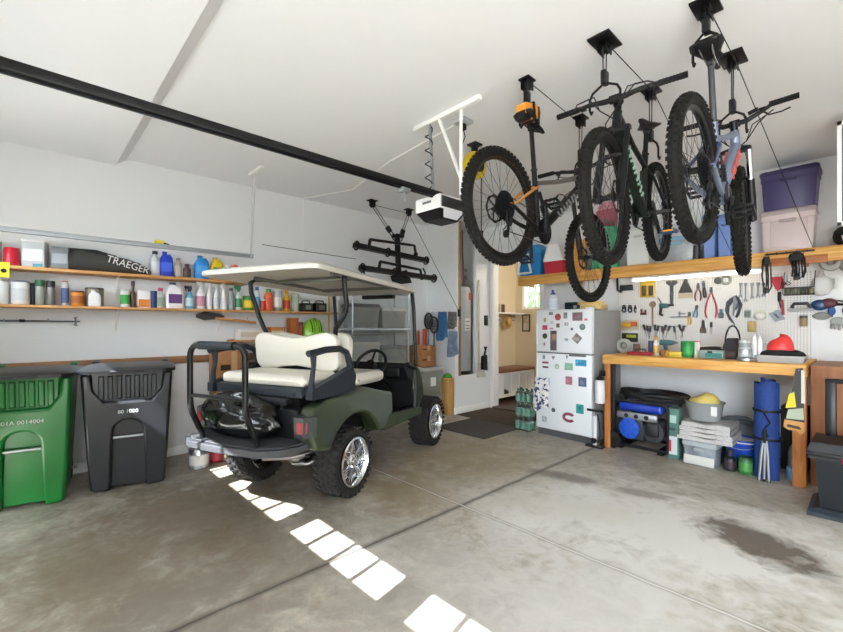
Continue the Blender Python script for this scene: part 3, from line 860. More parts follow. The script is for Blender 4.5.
for s in (-1, 1): k.box(.05, s * .2, 1.05, .05, .06, .34, .01)
k.bx(.03, .07, -.3, .3, 1.0, 1.05)
cpart('backrest_bracket', k, black_m)
# rear seat base
k = MB(); k.bx(-.46, .0, -.43, .45, .875, .94, .015).bx(-.48, -.45, -.43, .45, .86, .935, .01)
for y in (-.36, -.24, -.05, .1, .26, .38): k.bx(-.486, -.47, y - .02, y + .02, .875, .90, .003)
cpart('seat_base', k, cart_slate)
k = MB(); k.bx(-.42, -.05, -.36, .36, .50, .88).bx(-.5, -.42, -.3, .3, .8, .86, .01)
for y in (-.3, -.1, .12, .3): k.tube([(-.47, y, .86), (-.5, y + .05, .78), (-.46, y + .02, .7)], .012)
cpart('seat_box', k, black)
# arm rests on both sides of the rear seat
for s in (-1, 1):
    k = MB(); y = s * .51
    k.hull([(x, y + e, z) for x, z in ((-.49, .86), (-.49, .93), (-.2, 1.0), (.03, 1.06), (.08, .98), (.05, .84)) for e in (-.03, .03)])
    k.tube([(-.465, y, .90), (-.46, y, 1.0), (-.44, y, 1.1), (-.445, y, 1.19)], [.032, .022, .02, .028], 8, flat=.9)
    k.tube([(-.50, y, 1.195), (-.42, y, 1.20), (-.3, y, 1.215), (-.12, y, 1.215), (-.02, y, 1.18), (.03, y, 1.08), (.03, y, 1.0)], [.026, .028, .028, .028, .03, .034, .036], 10, flat=.85)
    cpart('armrest', k, cart_slate)
# rear foot platform and grab bar
k = MB()
out = [(-.42, -.52), (-.62, -.52), (-.74, -.47), (-.82, -.34), (-.84, -.1), (-.84, .1), (-.82, .34), (-.74, .47), (-.62, .52), (-.42, .52)]
k.prism(out, .505, .555, 'z')
k2 = [(x * 1.0 + .03, y * .96) for x, y in out]
k.prism(k2, .555, .566, 'z')
pf = cpart('foot_platform', k, M('platform_plastic', '#37383b', .55, bump=(70, .25)))
md = pf.modifiers.new('Bevel', 'BEVEL'); md.width = .012; md.segments = 2; md.limit_method = 'ANGLE'
k = MB()
for yy in (-.42, .0, .42): k.tube([(-.15, yy, .48), (-.45, yy, .525)], .022, 6)
cpart('platform_bracket', k, black_m)
gy = .27
k = MB()
def fil(a, b, c, r=.08, n=5):
    a, b, c = Vector(a), Vector(b), Vector(c); p = b + (a - b).normalized() * r; q = b + (c - b).normalized() * r
    return [p.lerp(b, t).lerp(b.lerp(q, t), t) for t in [i / n for i in range(n + 1)]]
pl = [Vector((-.745, gy, .55)), Vector((-.745, gy, .58))]
pl += fil((-.745, gy, .58), (-.755, gy, .62), (-.85, gy, .76), .04)
pl += fil((-.755, gy, .62), (-.85, gy, .80), (-.85, gy, 1.24), .07)
pl += fil((-.85, gy, .86), (-.85, gy, 1.26), (-.85, 0, 1.26), .09)
pr = [Vector((p.x, -p.y, p.z)) for p in pl][::-1]
k.tube(pl + pr, .021, 10)
k.tube([(-.85, gy, .90), (-.85, -gy, .90)], .014, 8)
for s in (-1, 1): k.box(-.745, s * gy, .562, .08, .07, .015, .004); k.box(-.76, s * gy, .515, .05, .05, .07, .006)
gb = cpart('grab_bar', k, tube_m)
obj('pad', MB().tube([(-.85, .17, 1.26), (-.85, -.17, 1.26)], .03, 12), cart_slate, gb, 'slate foam grip')
# roof and struts
k = MB()
def roofpt(u, v):
    x = -.54 + 1.70 * u; y = (v - .5) * 1.22
    edge = min(u, 1 - u, v, 1 - v)
    z = 1.845 - .065 * u + .085 * min(1, edge / .22) ** .7
    return (x, y, z)
nu, nv = 24, 20
def rr(p):   # rounded plan corners
    x, y, z = p; cx = min(max(x, -.44), 1.06); cy = min(max(y, -.51), .51)
    dx, dy = x - cx, y - cy; d = max(abs(dx), abs(dy)); h = math.hypot(dx, dy)
    if h > 1e-6 and dx and dy: x, y = cx + dx * d / h, cy + dy * d / h
    return (x, y, z)
top = [rr(roofpt(i / nu, j / nv)) for i in range(nu + 1) for j in range(nv + 1)]
k.grid(lambda u, v: rr(roofpt(u, v)), nu, nv)
k.grid(lambda u, v: (lambda p: (p[0], p[1], p[2] - .035 - .02 * (1 if 0 < u < 1 and 0 < v < 1 else 0)))(rr(roofpt(u, v))), nu, nv)
edge = []
ei = [(i / nu, 0) for i in range(nu)] + [(1, j / nv) for j in range(nv)] + [(1 - i / nu, 1) for i in range(nu)] + [(0, 1 - j / nv) for j in range(nv)]
ra = [Vector(rr(roofpt(u, v))) for u, v in ei]
nn = len(ra)
k.add(ra + [p - Vector((0, 0, .035)) for p in ra], [(i, (i + 1) % nn, nn + (i + 1) % nn, nn + i) for i in range(nn)])
cpart('roof', k, roof_m)
for s in (-1, 1):
    k = MB(); k.tube([(.25, s * .42, 1.835), (-.02, s * .50, 1.825), (-.06, s * .515, 1.79), (-.05, s * .515, 1.7), (.0, s * .50, 1.56), (.0, s * .47, 1.48), (-.01, s * .40, 1.38), (.02, s * .36, 1.28), (.05, s * .36, .95)], .021, 10)
    cpart('rear_strut', k, tube_m)
    k = MB(); k.tube([(.9, s * .44, 1.80), (1.16, s * .50, 1.79), (1.21, s * .515, 1.76), (1.24, s * .52, 1.6), (1.30, s * .52, .95)], .02, 10)
    cpart('front_strut', k, tube_m)
k = MB(); k.tube([(.2, -.42, 1.815), (.2, .42, 1.815)], .018).tube([(.9, -.44, 1.79), (.9, .44, 1.79)], .018)
for s in (-1, 1): k.tube([(-.1, s * .42, 1.825), (1.15, s * .44, 1.785)], .018)
cpart('roof_rail', k, M('roof_rail_grey', '#77756f', .4, .5))
k = MB(); k.hull([(x, y, z) for x, z in ((1.232, 1.70), (1.285, 1.0)) for y in (-.49, .49) for x in (x, x + .004)])
ws = cpart('windshield', k, M('clear_acrylic', '#eef2f2', .03, trans=1.0))
obj('seam', MB().box(1.262, 0, 1.36, .014, .98, .02), M('windshield_seam', '#8d8f90', .4), ws)
k = MB().bx(1.16, 1.24, -.3, .1, 1.70, 1.74, .01)
cpart('mirror_bar', k, black)
# rear bag on the platform
bag = MB()
from mathutils import noise as mnoise
def bagpt(u, v):
    a = 2 * PI * u; ph = -PI / 2 + PI * v
    d = Vector((math.cos(a) * math.cos(ph), math.sin(a) * math.cos(ph), math.sin(ph)))
    n = mnoise.noise(d * 1.7 + Vector((3, 1, 7))) * .16 + abs(mnoise.noise(d * 4.2)) * .13 + mnoise.noise(d * 9) * .03
    r = math.copysign(abs(math.cos(ph)) ** .7, 1) * (1 + n)
    z = math.copysign(abs(math.sin(ph)) ** .8, math.sin(ph))
    return (.145 * r * math.cos(a), .37 * r * math.sin(a), (.567) + max(0, .14 + .14 * z * (1 + n * (1 if z > 0 else 0)) + (.05 * math.sin(a * 1 + .6) * (z + 1) / 2)))
bag.grid(bagpt, 72, 26)
bm_ = M('black_bin_liner', '#070709', .2, bump=(14, .8), coat=.3)
bo = solo('trash_bag', bag, bm_, 'full black plastic bag lying on the rear foot platform of the golf cart', 'bag', cart.location + Matrix.Rotation(HD, 3, 'Z') @ Vector((-.575, .06, .0)), HD, sharp=80)
# ================================================================ wheeled refuse bins
def refuse_bin(name, label, body_m, lid_m, loc, rz, number, W=1.0):
    b = thing(name, label, 'bin', loc, rz)
    def fx(z): return .27 + .085 * z
    def hw(z): return (.245 + .045 * z) * W
    H = 1.0
    k = MB(); rings = []
    for z in (0.03, .25, .5, .75, H):
        x1, w = fx(z) - .055, hw(z) - .02
        x0 = -.30 - .06 * z
        c = .06
        rings.append([Vector(p) for p in ((x0 + c, -w, z), (x1 - c, -w, z), (x1, -w + c, z), (x1, w - c, z), (x1 - c, w, z), (x0 + c, w, z), (x0, w - c, z), (x0, -w + c, z))])
    k.skin(rings)
    k.bx(-.34, .33 - .05, -hw(1), hw(1), .985, 1.005, .01)
    body = obj('body', k, body_m, b)
    # front shell: two feet, an arch below and a scooped panel above
    k = MB()
    arc = [(.105 * math.cos(a), .50 + .10 * math.sin(a)) for a in [PI * i / 8 for i in range(9)]]
    poly = [(-.235 * W, 0.0), (-hw(.3) , .3), (-hw(.7), .7), (-hw(1.0), 1.0), (-.235 * W, 1.0), (-.215 * W, .86), (-.15 * W, .765), (.15 * W, .765), (.215 * W, .86), (.235 * W, 1.0), (hw(1.0), 1.0), (hw(.7), .7), (hw(.3), .3), (.235 * W, 0.0), (.125, 0.0)] + arc + [(-.125, 0.0)]
    def mp(v): x, y, z = v; return (fx(z) + x - (.05 * (abs(y) / hw(z)) ** 3 if x >= 0 else 0), y, z)
    k.prism(poly, -.16, 0.0, 'x', mp)
    o = obj('front_shell', k, body_m, b)
    md = o.modifiers.new('Bevel', 'BEVEL'); md.width = .022; md.segments = 3; md.limit_method = 'ANGLE'; md.angle_limit = R_(40)
    k = MB()
    for i in range(7):
        y = (-.165 + .055 * i) * W
        k.hull([(fx(z) - .053 + d, y + e, z) for z, d in ((.79, .012), (.97, .012), (.78, 0), (.98, 0)) for e in ((-.012, .012) if d else (-.02, .02))])
    obj('rib', k, body_m, o)
    k = MB().cyl((fx(.46) - .03, -.115, .455), (fx(.46) - .03, .115, .455), .012)
    obj('lift_bar', k, metal_grey, b, 'bare metal bar')
    # lid
    k = MB(); rings = []
    for z, gx, gy in ((1.005, .0, .0), (1.03, .005, .005), (1.04, -.03, -.03), (1.05, -.10, -.09)):
        x0, x1, w = -.34 - gx * .4, fx(1) + .045 + gx, hw(1) + .018 + gy
        c = .07
        rings.append([Vector(p) for p in ((x0 + .03, -w, z), (x1 - c, -w, z), (x1, -w + c, z - .0), (x1, w - c, z), (x1 - c, w, z), (x0 + .03, w, z), (x0, w - .03, z), (x0, -w + .03, z))])
    k.skin(rings)
    k.box(fx(1) + .055, 0, 1.022, .05, .22 * W, .022, .008)
    lid = obj('lid', k, lid_m, b)
    k = MB()
    for s in (-1, 1):
        k.hull([(-.36 + dx, s * (hw(1) - .05) + e, 1.0 + z) for dx, z in ((0, -.08), (.08, -.08), (.08, .06), (.02, .075), (-.02, .02)) for e in (-.025, .025)])
    k.cyl((-.36, -hw(1) + .03, .99), (-.36, hw(1) - .03, .99), .016)
    obj('handle', k, body_m, b)
    for s in (-1, 1):
        w = obj('wheel', MB().lathe([(.04, -.03), (.11, -.03), (.125, -.018), (.125, .018), (.11, .03), (.04, .03)], (-.30, s * .19 * W, .125), 'y', 24), black_r, b)
    obj('axle', MB().cyl((-.30, -.26, .125), (-.30, .26, .125), .012), metal_grey, b)
    writing('stamped_number', number, .042, M('stamp_white', '#c9cfc8', .6), b, (fx(.675) + .004, 0, .675), Euler((PI / 2 - .085, 0, PI / 2)), sx=1.05)
    return b
bin_green = M('green_hdpe', '#0a6a25', .36, noise=(4, .1), coat=.15)
bin_black = M('black_hdpe', '#1d1e23', .38, coat=.2)
refuse_bin('refuse_bin', 'green wheeled refuse bin with a black lid standing against the wall', bin_green, M('bin_lid_black', '#151518', .4), (-4.68, .035, 0), R_(-10), '801A 0014004', 1.0)
refuse_bin('refuse_bin', 'black wheeled refuse bin standing beside the green one', bin_black, M('bin_lid_charcoal', '#1e1f23', .4), (-4.64, .70, 0), R_(-11), '80 1000', 1.12)

# ================================================================ shelves on the wall over the bins
SX, ZU, ZL = XL + .25, 1.905, 1.578
us = thing('wall_shelf', 'upper wooden shelf running over the refuse bins', 'shelf', (XL, 0, ZU))
obj('board', MB().bx(.0, .25, -.55, 1.90, -.028, 0, .003), pine_y, us)
ls = thing('wall_shelf', 'lower long wooden shelf of bottles running behind the golf cart', 'shelf', (XL, 0, ZL))
obj('board', MB().bx(.0, .25, -.55, 3.08, -.024, 0, .003), pine_y, ls)
for y in (-.25, .66, 1.62):
    obj('bracket', MB().tube([(.012, y, -.25), (.012, y, -.028)], .007, 6).tube([(.012, y, -.032), (.21, y, -.032)], .006, 6).tube([(.015, y, -.22), (.18, y, -.04)], .006, 6), trim_white, us)
for y in (-.25, .66, 1.62, 2.55):
    obj('bracket', MB().tube([(.012, y, -.25), (.012, y, -.024)], .007, 6).tube([(.012, y, -.03), (.21, y, -.03)], .006, 6).tube([(.015, y, -.22), (.18, y, -.036)], .006, 6), trim_white, ls)

SHX = XL + .14        # where the things stand on the shelf
GU, GL = 'things on the upper wall shelf', 'bottles and cans on the lower wall shelf'
def sl(u0, u1, v, up, x=SHX):
    return slot(u0, u1, v, ZU if up else ZL, X=x)
def can(name, label, cat, s, body, lid=None, band=None, lidh=.06, group=None, fr=1.0, n=22):
    p, w, h = s; r = w / 2
    t = thing(name, label, cat, p, 0, group)
    obj('body', MB().lathe([(r * .96, 0), (r, .004), (r, h * (1 - lidh) - .004), (r * .97, h * (1 - lidh))], n=n), body, t)
    if band: obj('label', MB().lathe([(r * 1.012, h * .18), (r * 1.012, h * .68)], n=n), band, t)
    obj('lid', MB().lathe([(r * 1.03 * fr, h * (1 - lidh)), (r * 1.03 * fr, h - .003), (r * .9 * fr, h), (r * .84 * fr, h - .004)], n=n), lid or body, t)
    return t
def spray(name, label, s, body, cap, band=None, group=None, trig=True, yaw=-1.25):
    p, w, h = s; r = w / 2
    t = thing(name, label, 'bottle', p, yaw, group)
    obj('body', MB().lathe([(r * .9, 0), (r, .008), (r, h * .52), (r * .82, h * .62), (r * .42, h * .72), (r * .32, h * .78)]), body, t)
    if band: obj('label', MB().lathe([(r * 1.015, h * .12), (r * 1.015, h * .48)]), band, t)
    k = MB().lathe([(r * .42, h * .76), (r * .42, h * .84)], n=12)
    if trig:
        k.hull([(x, y, z) for x in (-.022, .05) for y in (-.011, .011) for z in (h * .90, h)] + [(-.02, y, h * .83) for y in (-.012, .012)] + [(.015, y, h * .84) for y in (-.012, .012)])
        k.tube([(.035, 0, h * .92), (.045, 0, h * .85), (.036, 0, h * .76)], .005, 6)
    else: k.lathe([(r * .42, h * .84), (r * .36, h)], n=12)
    obj('trigger_cap', k, cap, t)
    return t
def bottle(name, label, cat, s, body, cap, band=None, neck=.3, shoulder=.7, capz=.9, group=None, flat=1.0):
    p, w, h = s; r = w / 2
    t = thing(name, label, cat, p, 0, group)
    k = MB(); k.m = Matrix.Diagonal((flat, 1, 1, 1))
    k.lathe([(r * .92, 0), (r, .006), (r, h * shoulder), (r * .8, h * (shoulder + .08)), (r * neck * 1.05, h * (shoulder + .14)), (r * neck, h * capz)])
    obj('body', k, body, t)
    if band:
        k = MB(); k.m = Matrix.Diagonal((flat, 1, 1, 1)); k.lathe([(r * 1.015, h * .12), (r * 1.015, h * shoulder * .85)]); obj('label', k, band, t)
    obj('cap', MB().lathe([(r * neck * 1.25, h * capz), (r * neck * 1.25, h - .002), (r * neck, h)], n=14), cap, t)
    return t
def jug(name, label, s, body, cap, band=None, depth_=.6, group=None, hand=True, cat='jug'):
    """flat-sided jug with a side handle; broad side faces the room (+x)"""
    p, w, h = s
    t = thing(name, label, cat, p, 0, group)
    d = w * depth_; k = MB()
    def sq(z, a, b, cy=0): return [Vector((b * math.copysign(abs(math.cos(q)) ** .5, math.cos(q)), cy + a * math.copysign(abs(math.sin(q)) ** .5, math.sin(q)), z)) for q in [2 * PI * i / 20 for i in range(20)]]
    k.skin([sq(0, w * .46, d * .46), sq(.01, w * .5, d * .5), sq(h * .62, w * .5, d * .5), sq(h * .78, w * .38, d * .42, -.0), sq(h * .87, w * .17, w * .17, -w * .1), sq(h * .93, w * .15, w * .15, -w * .1)])
    obj('body', k, body, t)
    if hand: obj('handle', MB().tube([(0, w * .0, h * .86), (0, w * .28, h * .88), (0, w * .42, h * .76), (0, w * .45, h * .6)], w * .07, 8), body, t)
    obj('cap', MB().lathe([(w * .18, h * .92), (w * .18, h), (w * .15, h)], (0, -w * .1, 0), n=14), cap, t)
    if band: obj('label', MB().bx(d * .49, d * .515, -w * .36, w * .36, h * .2, h * .56), band, t)
    return t
def carton(name, label, cat, s, d, mat, band=None, rz=0, group=None, bandz=(.25, .7)):
    p, w, h = s
    t = thing(name, label, cat, p, rz, group)
    obj('body', MB().bx(-d / 2, d / 2, -w / 2, w / 2, 0, h, .003), mat, t)
    if band: obj('label', MB().bx(d / 2 - .001, d / 2 + .002, -w * .42, w * .42, h * bandz[0], h * bandz[1]), band, t)
    return t
clearp = M('clear_plastic', '#dfe6e6', .15, trans=.75)
# upper shelf
p, w, h = sl(2, 21, 248, 1)
t = thing('bucket', 'red plastic tub turned upside down on the upper shelf', 'tub', p, 0, GU); r = w / 2
obj('body', MB().lathe([(r, 0), (r * .98, .012), (r * .82, h - .01), (r * .78, h)]), P('#c3122e', .35), t)
obj('rim', MB().torus((0, 0, .008), r * .99, .007, 'z', 28, 8), P('#a80f26', .35), t)
p, w, h = sl(-14, 2, 240, 1)
can('jar', 'pale green clear jar at the door end of the upper shelf', 'jar', (p, w, h), M('pale_green_jar', '#a9b8a5', .2, trans=.4), white_p, group=GU)
t = carton('storage_tub', 'clear square tub with a white lid on the upper shelf', 'tub', sl(24, 47, 243, 1), .14, M('cloudy_plastic', '#d3d6d6', .25, trans=.25), M('tub_label', '#e3dfe0', .5), rz=-.25, group=GU)
p, w, h = sl(24, 47, 243, 1)
obj('lid', MB().bx(-.077, .077, -w / 2 - .006, w / 2 + .006, h - .002, h + .014, .004), white_p, t); obj('content', MB().bx(-.06, .075, -.0, w * .42, .004, .03), P('#2b8a9a'), t)
carton('metal_box', 'grey ribbed metal box beside the lettered fabric cover', 'box', sl(52, 70, 248, 1), .13, M('grey_box', '#74787a', .45, .3), M('box_rib', '#8b8f91', .4, .3), rz=-.2, group=GU)
# lettered grill cover lying folded on the shelf
p0, p1 = at(68, 270, X=SHX + .05), at(150, 270, X=SHX + .05); Lb = p1.y - p0.y
t = thing('fabric_cover', 'folded dark grey cover with white lettering lying on the upper shelf', 'cover', (SHX - .01, p0.y, ZU), 0, GU)
k = MB(); rings = []
for i in range(15):
    f = i / 14; hh = [.10, .125, .13, .125, .12, .118, .112, .11, .108, .104, .10, .09, .082, .065, .03][i] * 1.45; off = .004 * math.sin(i * 2.1)
    rings.append([Vector((.112 * math.copysign(abs(math.cos(q)) ** .6, math.cos(q)) + off, f * Lb, max(0, hh / 2 + hh / 2 * math.copysign(abs(math.sin(q)) ** .7, math.sin(q)) + .003 * math.sin(5 * q + i)))) for q in [2 * PI * j / 22 for j in range(22)]])
k.skin(rings)
obj('cloth', k, M('cover_fabric', '#3a3835', .8, bump=(25, .5)), t, sharp=80)
k = MB().hull([(x, y, z) for x in (-.1, .06) for y, z in ((.0, .13), (.0, .20), (.26, .18), (.36, .15), (.36, .165), (.2, .205))])
obj('fold', k, M('cover_black', '#121214', .7), t, 'black folded upper layer')
writing('lettering', 'TRAEGER', .098, M('cover_print', '#d9d8d4', .7), t, (.122, Lb * .70, .080), Euler((PI / 2, .26, PI / 2)), sx=.85)
# bottles of the upper shelf
bottle('cleaner_bottle', 'white bottle with a dark cap beside the blue jug', 'bottle', sl(150, 160, 251, 1), P('#c9ccd0'), P('#23253a'), P('#dadce2'), .45, .66, .86, GU)
jug('oil_jug', 'deep blue plastic jug on the upper shelf', sl(159, 173, 252, 1), P('#1438b4', .35), P('#1438b4', .35), P('#3e60cf'), .7, GU)
bottle('oil_bottle', 'beige bottle between the blue jug and the brown bottle', 'bottle', sl(174, 182, 258, 1), P('#a89a90'), P('#8a7d74'), P('#c0b4aa'), .5, .7, .88, GU, .7)
bottle('syrup_bottle', 'small dark brown bottle on the upper shelf', 'bottle', sl(183, 191, 264, 1), P('#4a3230', .3), P('#31211f'), None, .5, .62, .84, GU)
jug('washer_fluid_jug', 'light blue jug with white cap at the cart end of the upper shelf', sl(194, 209, 256, 1), P('#2787d6', .3), P('#1e74c2'), P('#49a0e4'), .75, GU)
jug('antifreeze_jug', 'yellow and green jug under the golf cart roof edge', sl(210, 223, 258, 1), P('#e2c21c', .35), P('#d8a013'), P('#3e7d36'), .7, GU)
for (u0, u1, v, c1, c2, lb) in ((224, 231, 266, '#2c6fb8', '#d8d8d8', 'small blue tin with white cap at the upper shelf end'), (231, 238, 265, '#e2e0dc', '#c2452f', 'small white tin with orange cap at the upper shelf end')):
    can('tin', lb, 'tin', sl(u0, u1, v, 1), P(c1), P(c2), lidh=.25, group=GU)
# lower shelf
can('paint_can', 'white paint can at the door end of the lower shelf', 'can', sl(-7, 9, 280, 0), P('#d7d9da'), metal_grey, group=GL)
can('paint_can', 'large white paint can with a taped band on the lower shelf', 'can', sl(11, 30, 281, 0), P('#dfe0e0'), M('can_blue_rim', '#7a86a8', .4), P('#cdd0d2'), group=GL)
bottle('dark_bottle', 'dark navy bottle tucked behind the large white can', 'bottle', sl(29, 36, 283, 0, SHX - .05), P('#2c3148', .3), P('#15161c'), None, .6, .7, .88, GL)
can('spice_jar', 'clear jar of screws with a green lid', 'jar', sl(35, 45, 280, 0), M('jar_dark_fill', '#8f938d', .2, coat=.5), P('#1d5a33'), lidh=.26, group=GL, fr=1.02)
can('spice_jar', 'clear jar of screws with a black lid', 'jar', sl(46, 55, 281, 0), M('jar_grey_fill', '#777873', .2, coat=.5), P('#141416'), lidh=.26, group=GL, fr=1.02)
bottle('spray_can', 'spray can with a red and blue printed wrap', 'spray can', sl(61, 69, 281, 0), P('#c8c4c0', .3), P('#b8583c'), P('#4d5f8c'), .55, .84, .9, GL)
can('tin', 'orange varnish tin with a dark lid on the lower shelf', 'tin', sl(71, 84, 291, 0), P('#d88a22', .35), P('#5c3416'), P('#a85c1c'), lidh=.1, group=GL)
can('tin', 'dark tin behind the white square jar', 'tin', sl(85, 104, 288, 0, SHX - .06), P('#8d8479', .35), P('#59524c'), lidh=.1, group=GL)
jug('jar', 'white square jar with a white cap before the dark tin', sl(88, 101, 290, 0, SHX + .05), P('#e6e6e4', .35), P('#dcdcda'), None, .7, GL, False, 'jar')
can('tin', 'green and white banded tin on the lower shelf', 'tin', sl(120, 130, 289, 0), P('#d4d8d4', .35), P('#b8bcb8'), P('#2e9a3c'), lidh=.12, group=GL)
bottle('wine_bottle', 'tall dark bottle with a long pale neck', 'bottle', sl(130, 136, 281, 0), P('#5e3a2e', .2), P('#221c1c'), None, .5, .5, .8, GL)
carton('cleaner_box', 'white box with an orange label and blue lid', 'box', sl(137, 150, 291, 0), .07, P('#e5e3df'), P('#d97d1e'), group=GL, bandz=(.06, .5))
can('tin', 'navy blue tin next to the orange labelled box', 'tin', sl(149, 157, 291, 0), P('#20356e', .35), P('#1a2a58'), lidh=.12, group=GL)
bottle('cleaner_bottle', 'grey bottle with a red cap on the lower shelf', 'bottle', sl(156, 165, 288, 0), P('#b6b9b6'), P('#d0486a'), P('#8c9c8c'), .45, .62, .84, GL)
jug('cleaner_jug', 'large white jug with a purple label and navy cap', sl(165, 184, 283, 0), P('#e9e8ea'), P('#262a66'), P('#5a2f6e'), .5, GL)
spray('spray_bottle', 'teal spray bottle with a black head', sl(185, 194, 286, 0), P('#5a9ab8', .3), P('#1d2436'), P('#bcd6de'), GL)
for i, (u0, u1, lb) in enumerate(((196, 205, 'white spray bottle with a pink label, first of the white row'), (206, 212, 'white spray bottle second in the white row'), (213, 219, 'white spray bottle third in the white row'), (220, 227, 'white spray bottle last in the white row'))):
    spray('spray_bottle', lb, sl(u0, u1, 282 + i, 0), P('#e6e4e4', .35), P('#e3e3e3'), P('#c8889a') if i == 0 else P('#d5d5dd'), GL)
bottle('cleaner_bottle', 'grey squeeze bottle with dark cap after the white spray bottles', 'bottle', sl(228, 234, 288, 0), P('#9aa0a0'), P('#2b2d30'), None, .5, .66, .86, GL)
spray('spray_bottle', 'green headed white spray bottle', sl(235, 242, 286, 0), P('#cfd8d0', .35), P('#1e7a4a'), P('#3c8a5c'), GL)
can('plant_pot', 'green and yellow tub on the lower shelf', 'tub', sl(243, 254, 296, 0), P('#3f8f2f'), P('#2f7a28'), P('#e8c41c'), lidh=.2, group=GL)
bottle('cleaner_bottle', 'white bottle with a blue cap by the orange tub', 'bottle', sl(254, 260, 287, 0), P('#dfe5ea'), P('#2b66a8'), P('#5c9fc8'), .5, .68, .86, GL)
can('tin', 'small red tin in front of the cart strut', 'tin', sl(260, 266, 299, 0), P('#c23a2a'), P('#d8d8d8'), lidh=.15, group=GL)
bottle('cleaner_bottle', 'orange bottle with a green cap', 'bottle', sl(264, 273, 289, 0), P('#d8642a', .35), P('#3c8a3a'), P('#c84628'), .5, .7, .86, GL)
can('paint_can', 'silver tin behind the cart backrest', 'can', sl(273, 282, 291, 0), silver, metal_grey, P('#dcdcd8'), group=GL)
bottle('cleaner_bottle', 'yellow bottle with a red label on the lower shelf', 'bottle', sl(283, 290, 290, 0), P('#e3b41f', .35), P('#dba21a'), P('#c03a2a'), .45, .6, .84, GL)
can('jar', 'clear jar with pale green content on the lower shelf', 'jar', sl(291, 299, 294, 0), M('jar_pale', '#b8c2a8', .2, trans=.3), P('#a8b0a0'), lidh=.15, group=GL)
for (u0, u1, lb) in ((300, 312, 'black tape reel case beside the clear jar'), (313, 326, 'black tape reel case at the far shelf end')):
    p, w, h = sl(u0, u1, 301, 0)
    t = thing('reel_case', lb, 'case', p, 0, GL)
    obj('body', MB().box(0, 0, h * .4, .12, w * .95, h * .8, .012), black, t)
    obj('handle', MB().tube([(0, -w * .4, h * .75), (0, -w * .3, h), (0, w * .3, h), (0, w * .4, h * .75)], .008, 8), black_r, t)
    obj('label', MB().bx(.058, .063, -w * .25, w * .25, h * .2, h * .6), P('#6b6f5c'), t)

# yellow tag hanging from the shelf edge, ski pole on the wall
p = at(2, 269, X=SX)
t = thing('price_tag', 'yellow tag with a black dot hanging on the upper shelf edge', 'tag', (SX, p.y, ZU - .07))
obj('sheet', MB().bx(0, .003, -.045, .045, -.035, .09), P('#e8dc2a', .5), t); obj('dot', MB().cyl((.003, .01, .02), (.004, .01, .02), .018), black, t)
p0, p1 = at(-40, 320.2, X=XL + .03), at(80, 321.5, X=XL + .03)
t = thing('ski_pole', 'grey ski pole with a basket lying in wall hooks', 'ski pole', (0, 0, 0))
obj('shaft', MB().cyl(p0, p1, .009, .006), M('pole_grey', '#5c6068', .35, .6), t)
pb = at(76, 321.4, X=XL + .03); k = MB()
for i in range(4):
    a = PI / 4 + i * PI / 2; k.tube([pb, pb + Vector((.02 * math.cos(a), -.012, .05 * math.sin(a))), pb + Vector((.024 * math.cos(a), .01, .055 * math.sin(a)))], .005, 6)
k.torus(pb, .03, .004, 'y', 24, 6)
obj('basket', k, M('basket_grey', '#8d9096', .4), t)
obj('joint', MB().cyl(at(19, 320.6, X=XL + .03), at(25, 320.7, X=XL + .03), .012), black, t)
for u in (4, 48):
    q = at(u, 320.6, X=XL); solo('wall_hook', MB().tube([q, q + Vector((.045, 0, -.006)), q + Vector((.045, 0, .02))], .005, 6), metal_grey, 'steel wall hook under the ski pole ' + ('grip end' if u < 20 else 'middle'), 'hook')

# ---------------------------------------------------------------- behind the golf cart
ts = thing('wall_shelf', 'short wooden shelf low on the wall behind the golf cart', 'shelf', (XL, 0, 1.235))
obj('board', MB().bx(0, .22, 1.72, 3.2, -.022, 0, .003), pine_y, ts)
for y in (1.9, 3.0): obj('bracket', MB().tube([(.012, y, -.2), (.012, y, -.025)], .007, 6).tube([(.012, y, -.03), (.18, y, -.03)], .006, 6), trim_white, ts)
pa, pb_ = at(196, 316, X=XL + .20), at(256, 322.5, X=XL + .20)
t = thing('paddle', 'wooden paddle with a dark blade hanging behind the grab bar', 'paddle', (0, 0, 0))
ax = (pb_ - pa).normalized()
obj('shaft', MB().tube([pa.lerp(pb_, .3), pb_], .016, 10), pine_y, t)
obj('blade', MB().hull([pa + Vector((e, d, z)) for e in (-.006, .006) for d, z in ((0, .015), (0, -.015), (.08, .05), (.08, -.045), (.24, .03), (.24, -.03), (.3, .0))]), M('paddle_black', '#2a2528', .4), t)
q = at(240, 318, X=XL); solo('wall_hook', MB().tube([q + Vector((0, 0, -.03)), q + Vector((.23, 0, -.035)), q + Vector((.23, 0, .0))], .006, 6), metal_grey, 'steel wall hook carrying the wooden paddle', 'hook')
for (u0, u1, v, c, lb, d) in ((288, 297, 318, '#a85e26', 'upright brown wooden block on the short shelf', .12), (236, 262, 329, '#d9d6d0', 'white flat carton on the short shelf', .14), (268, 284, 327, '#b9702e', 'orange brown carton on the short shelf', .12)):
    p, w, h = slot(u0, u1, v, 1.235, X=XL + .12)
    carton('carton', lb, 'box', (p, w, h), d, P(c, .6), P('#c9b9a0', .6) if c != '#a85e26' else None)
p, w, h = slot(301, 326, 318, 1.235, X=XL + .13)
t = thing('helmet', 'lime green cycling helmet on the short shelf behind the cart', 'helmet', p)
k = MB(); k.grid(lambda a, b: (.11 * math.cos(2 * PI * a) * math.cos(PI / 2 * b), (w * .5) * math.sin(2 * PI * a) * math.cos(PI / 2 * b), h * math.sin(PI / 2 * b) ** .9), 24, 8)
obj('shell', k, M('lime_shell', '#86c428', .3, coat=.4), t)
k = MB()
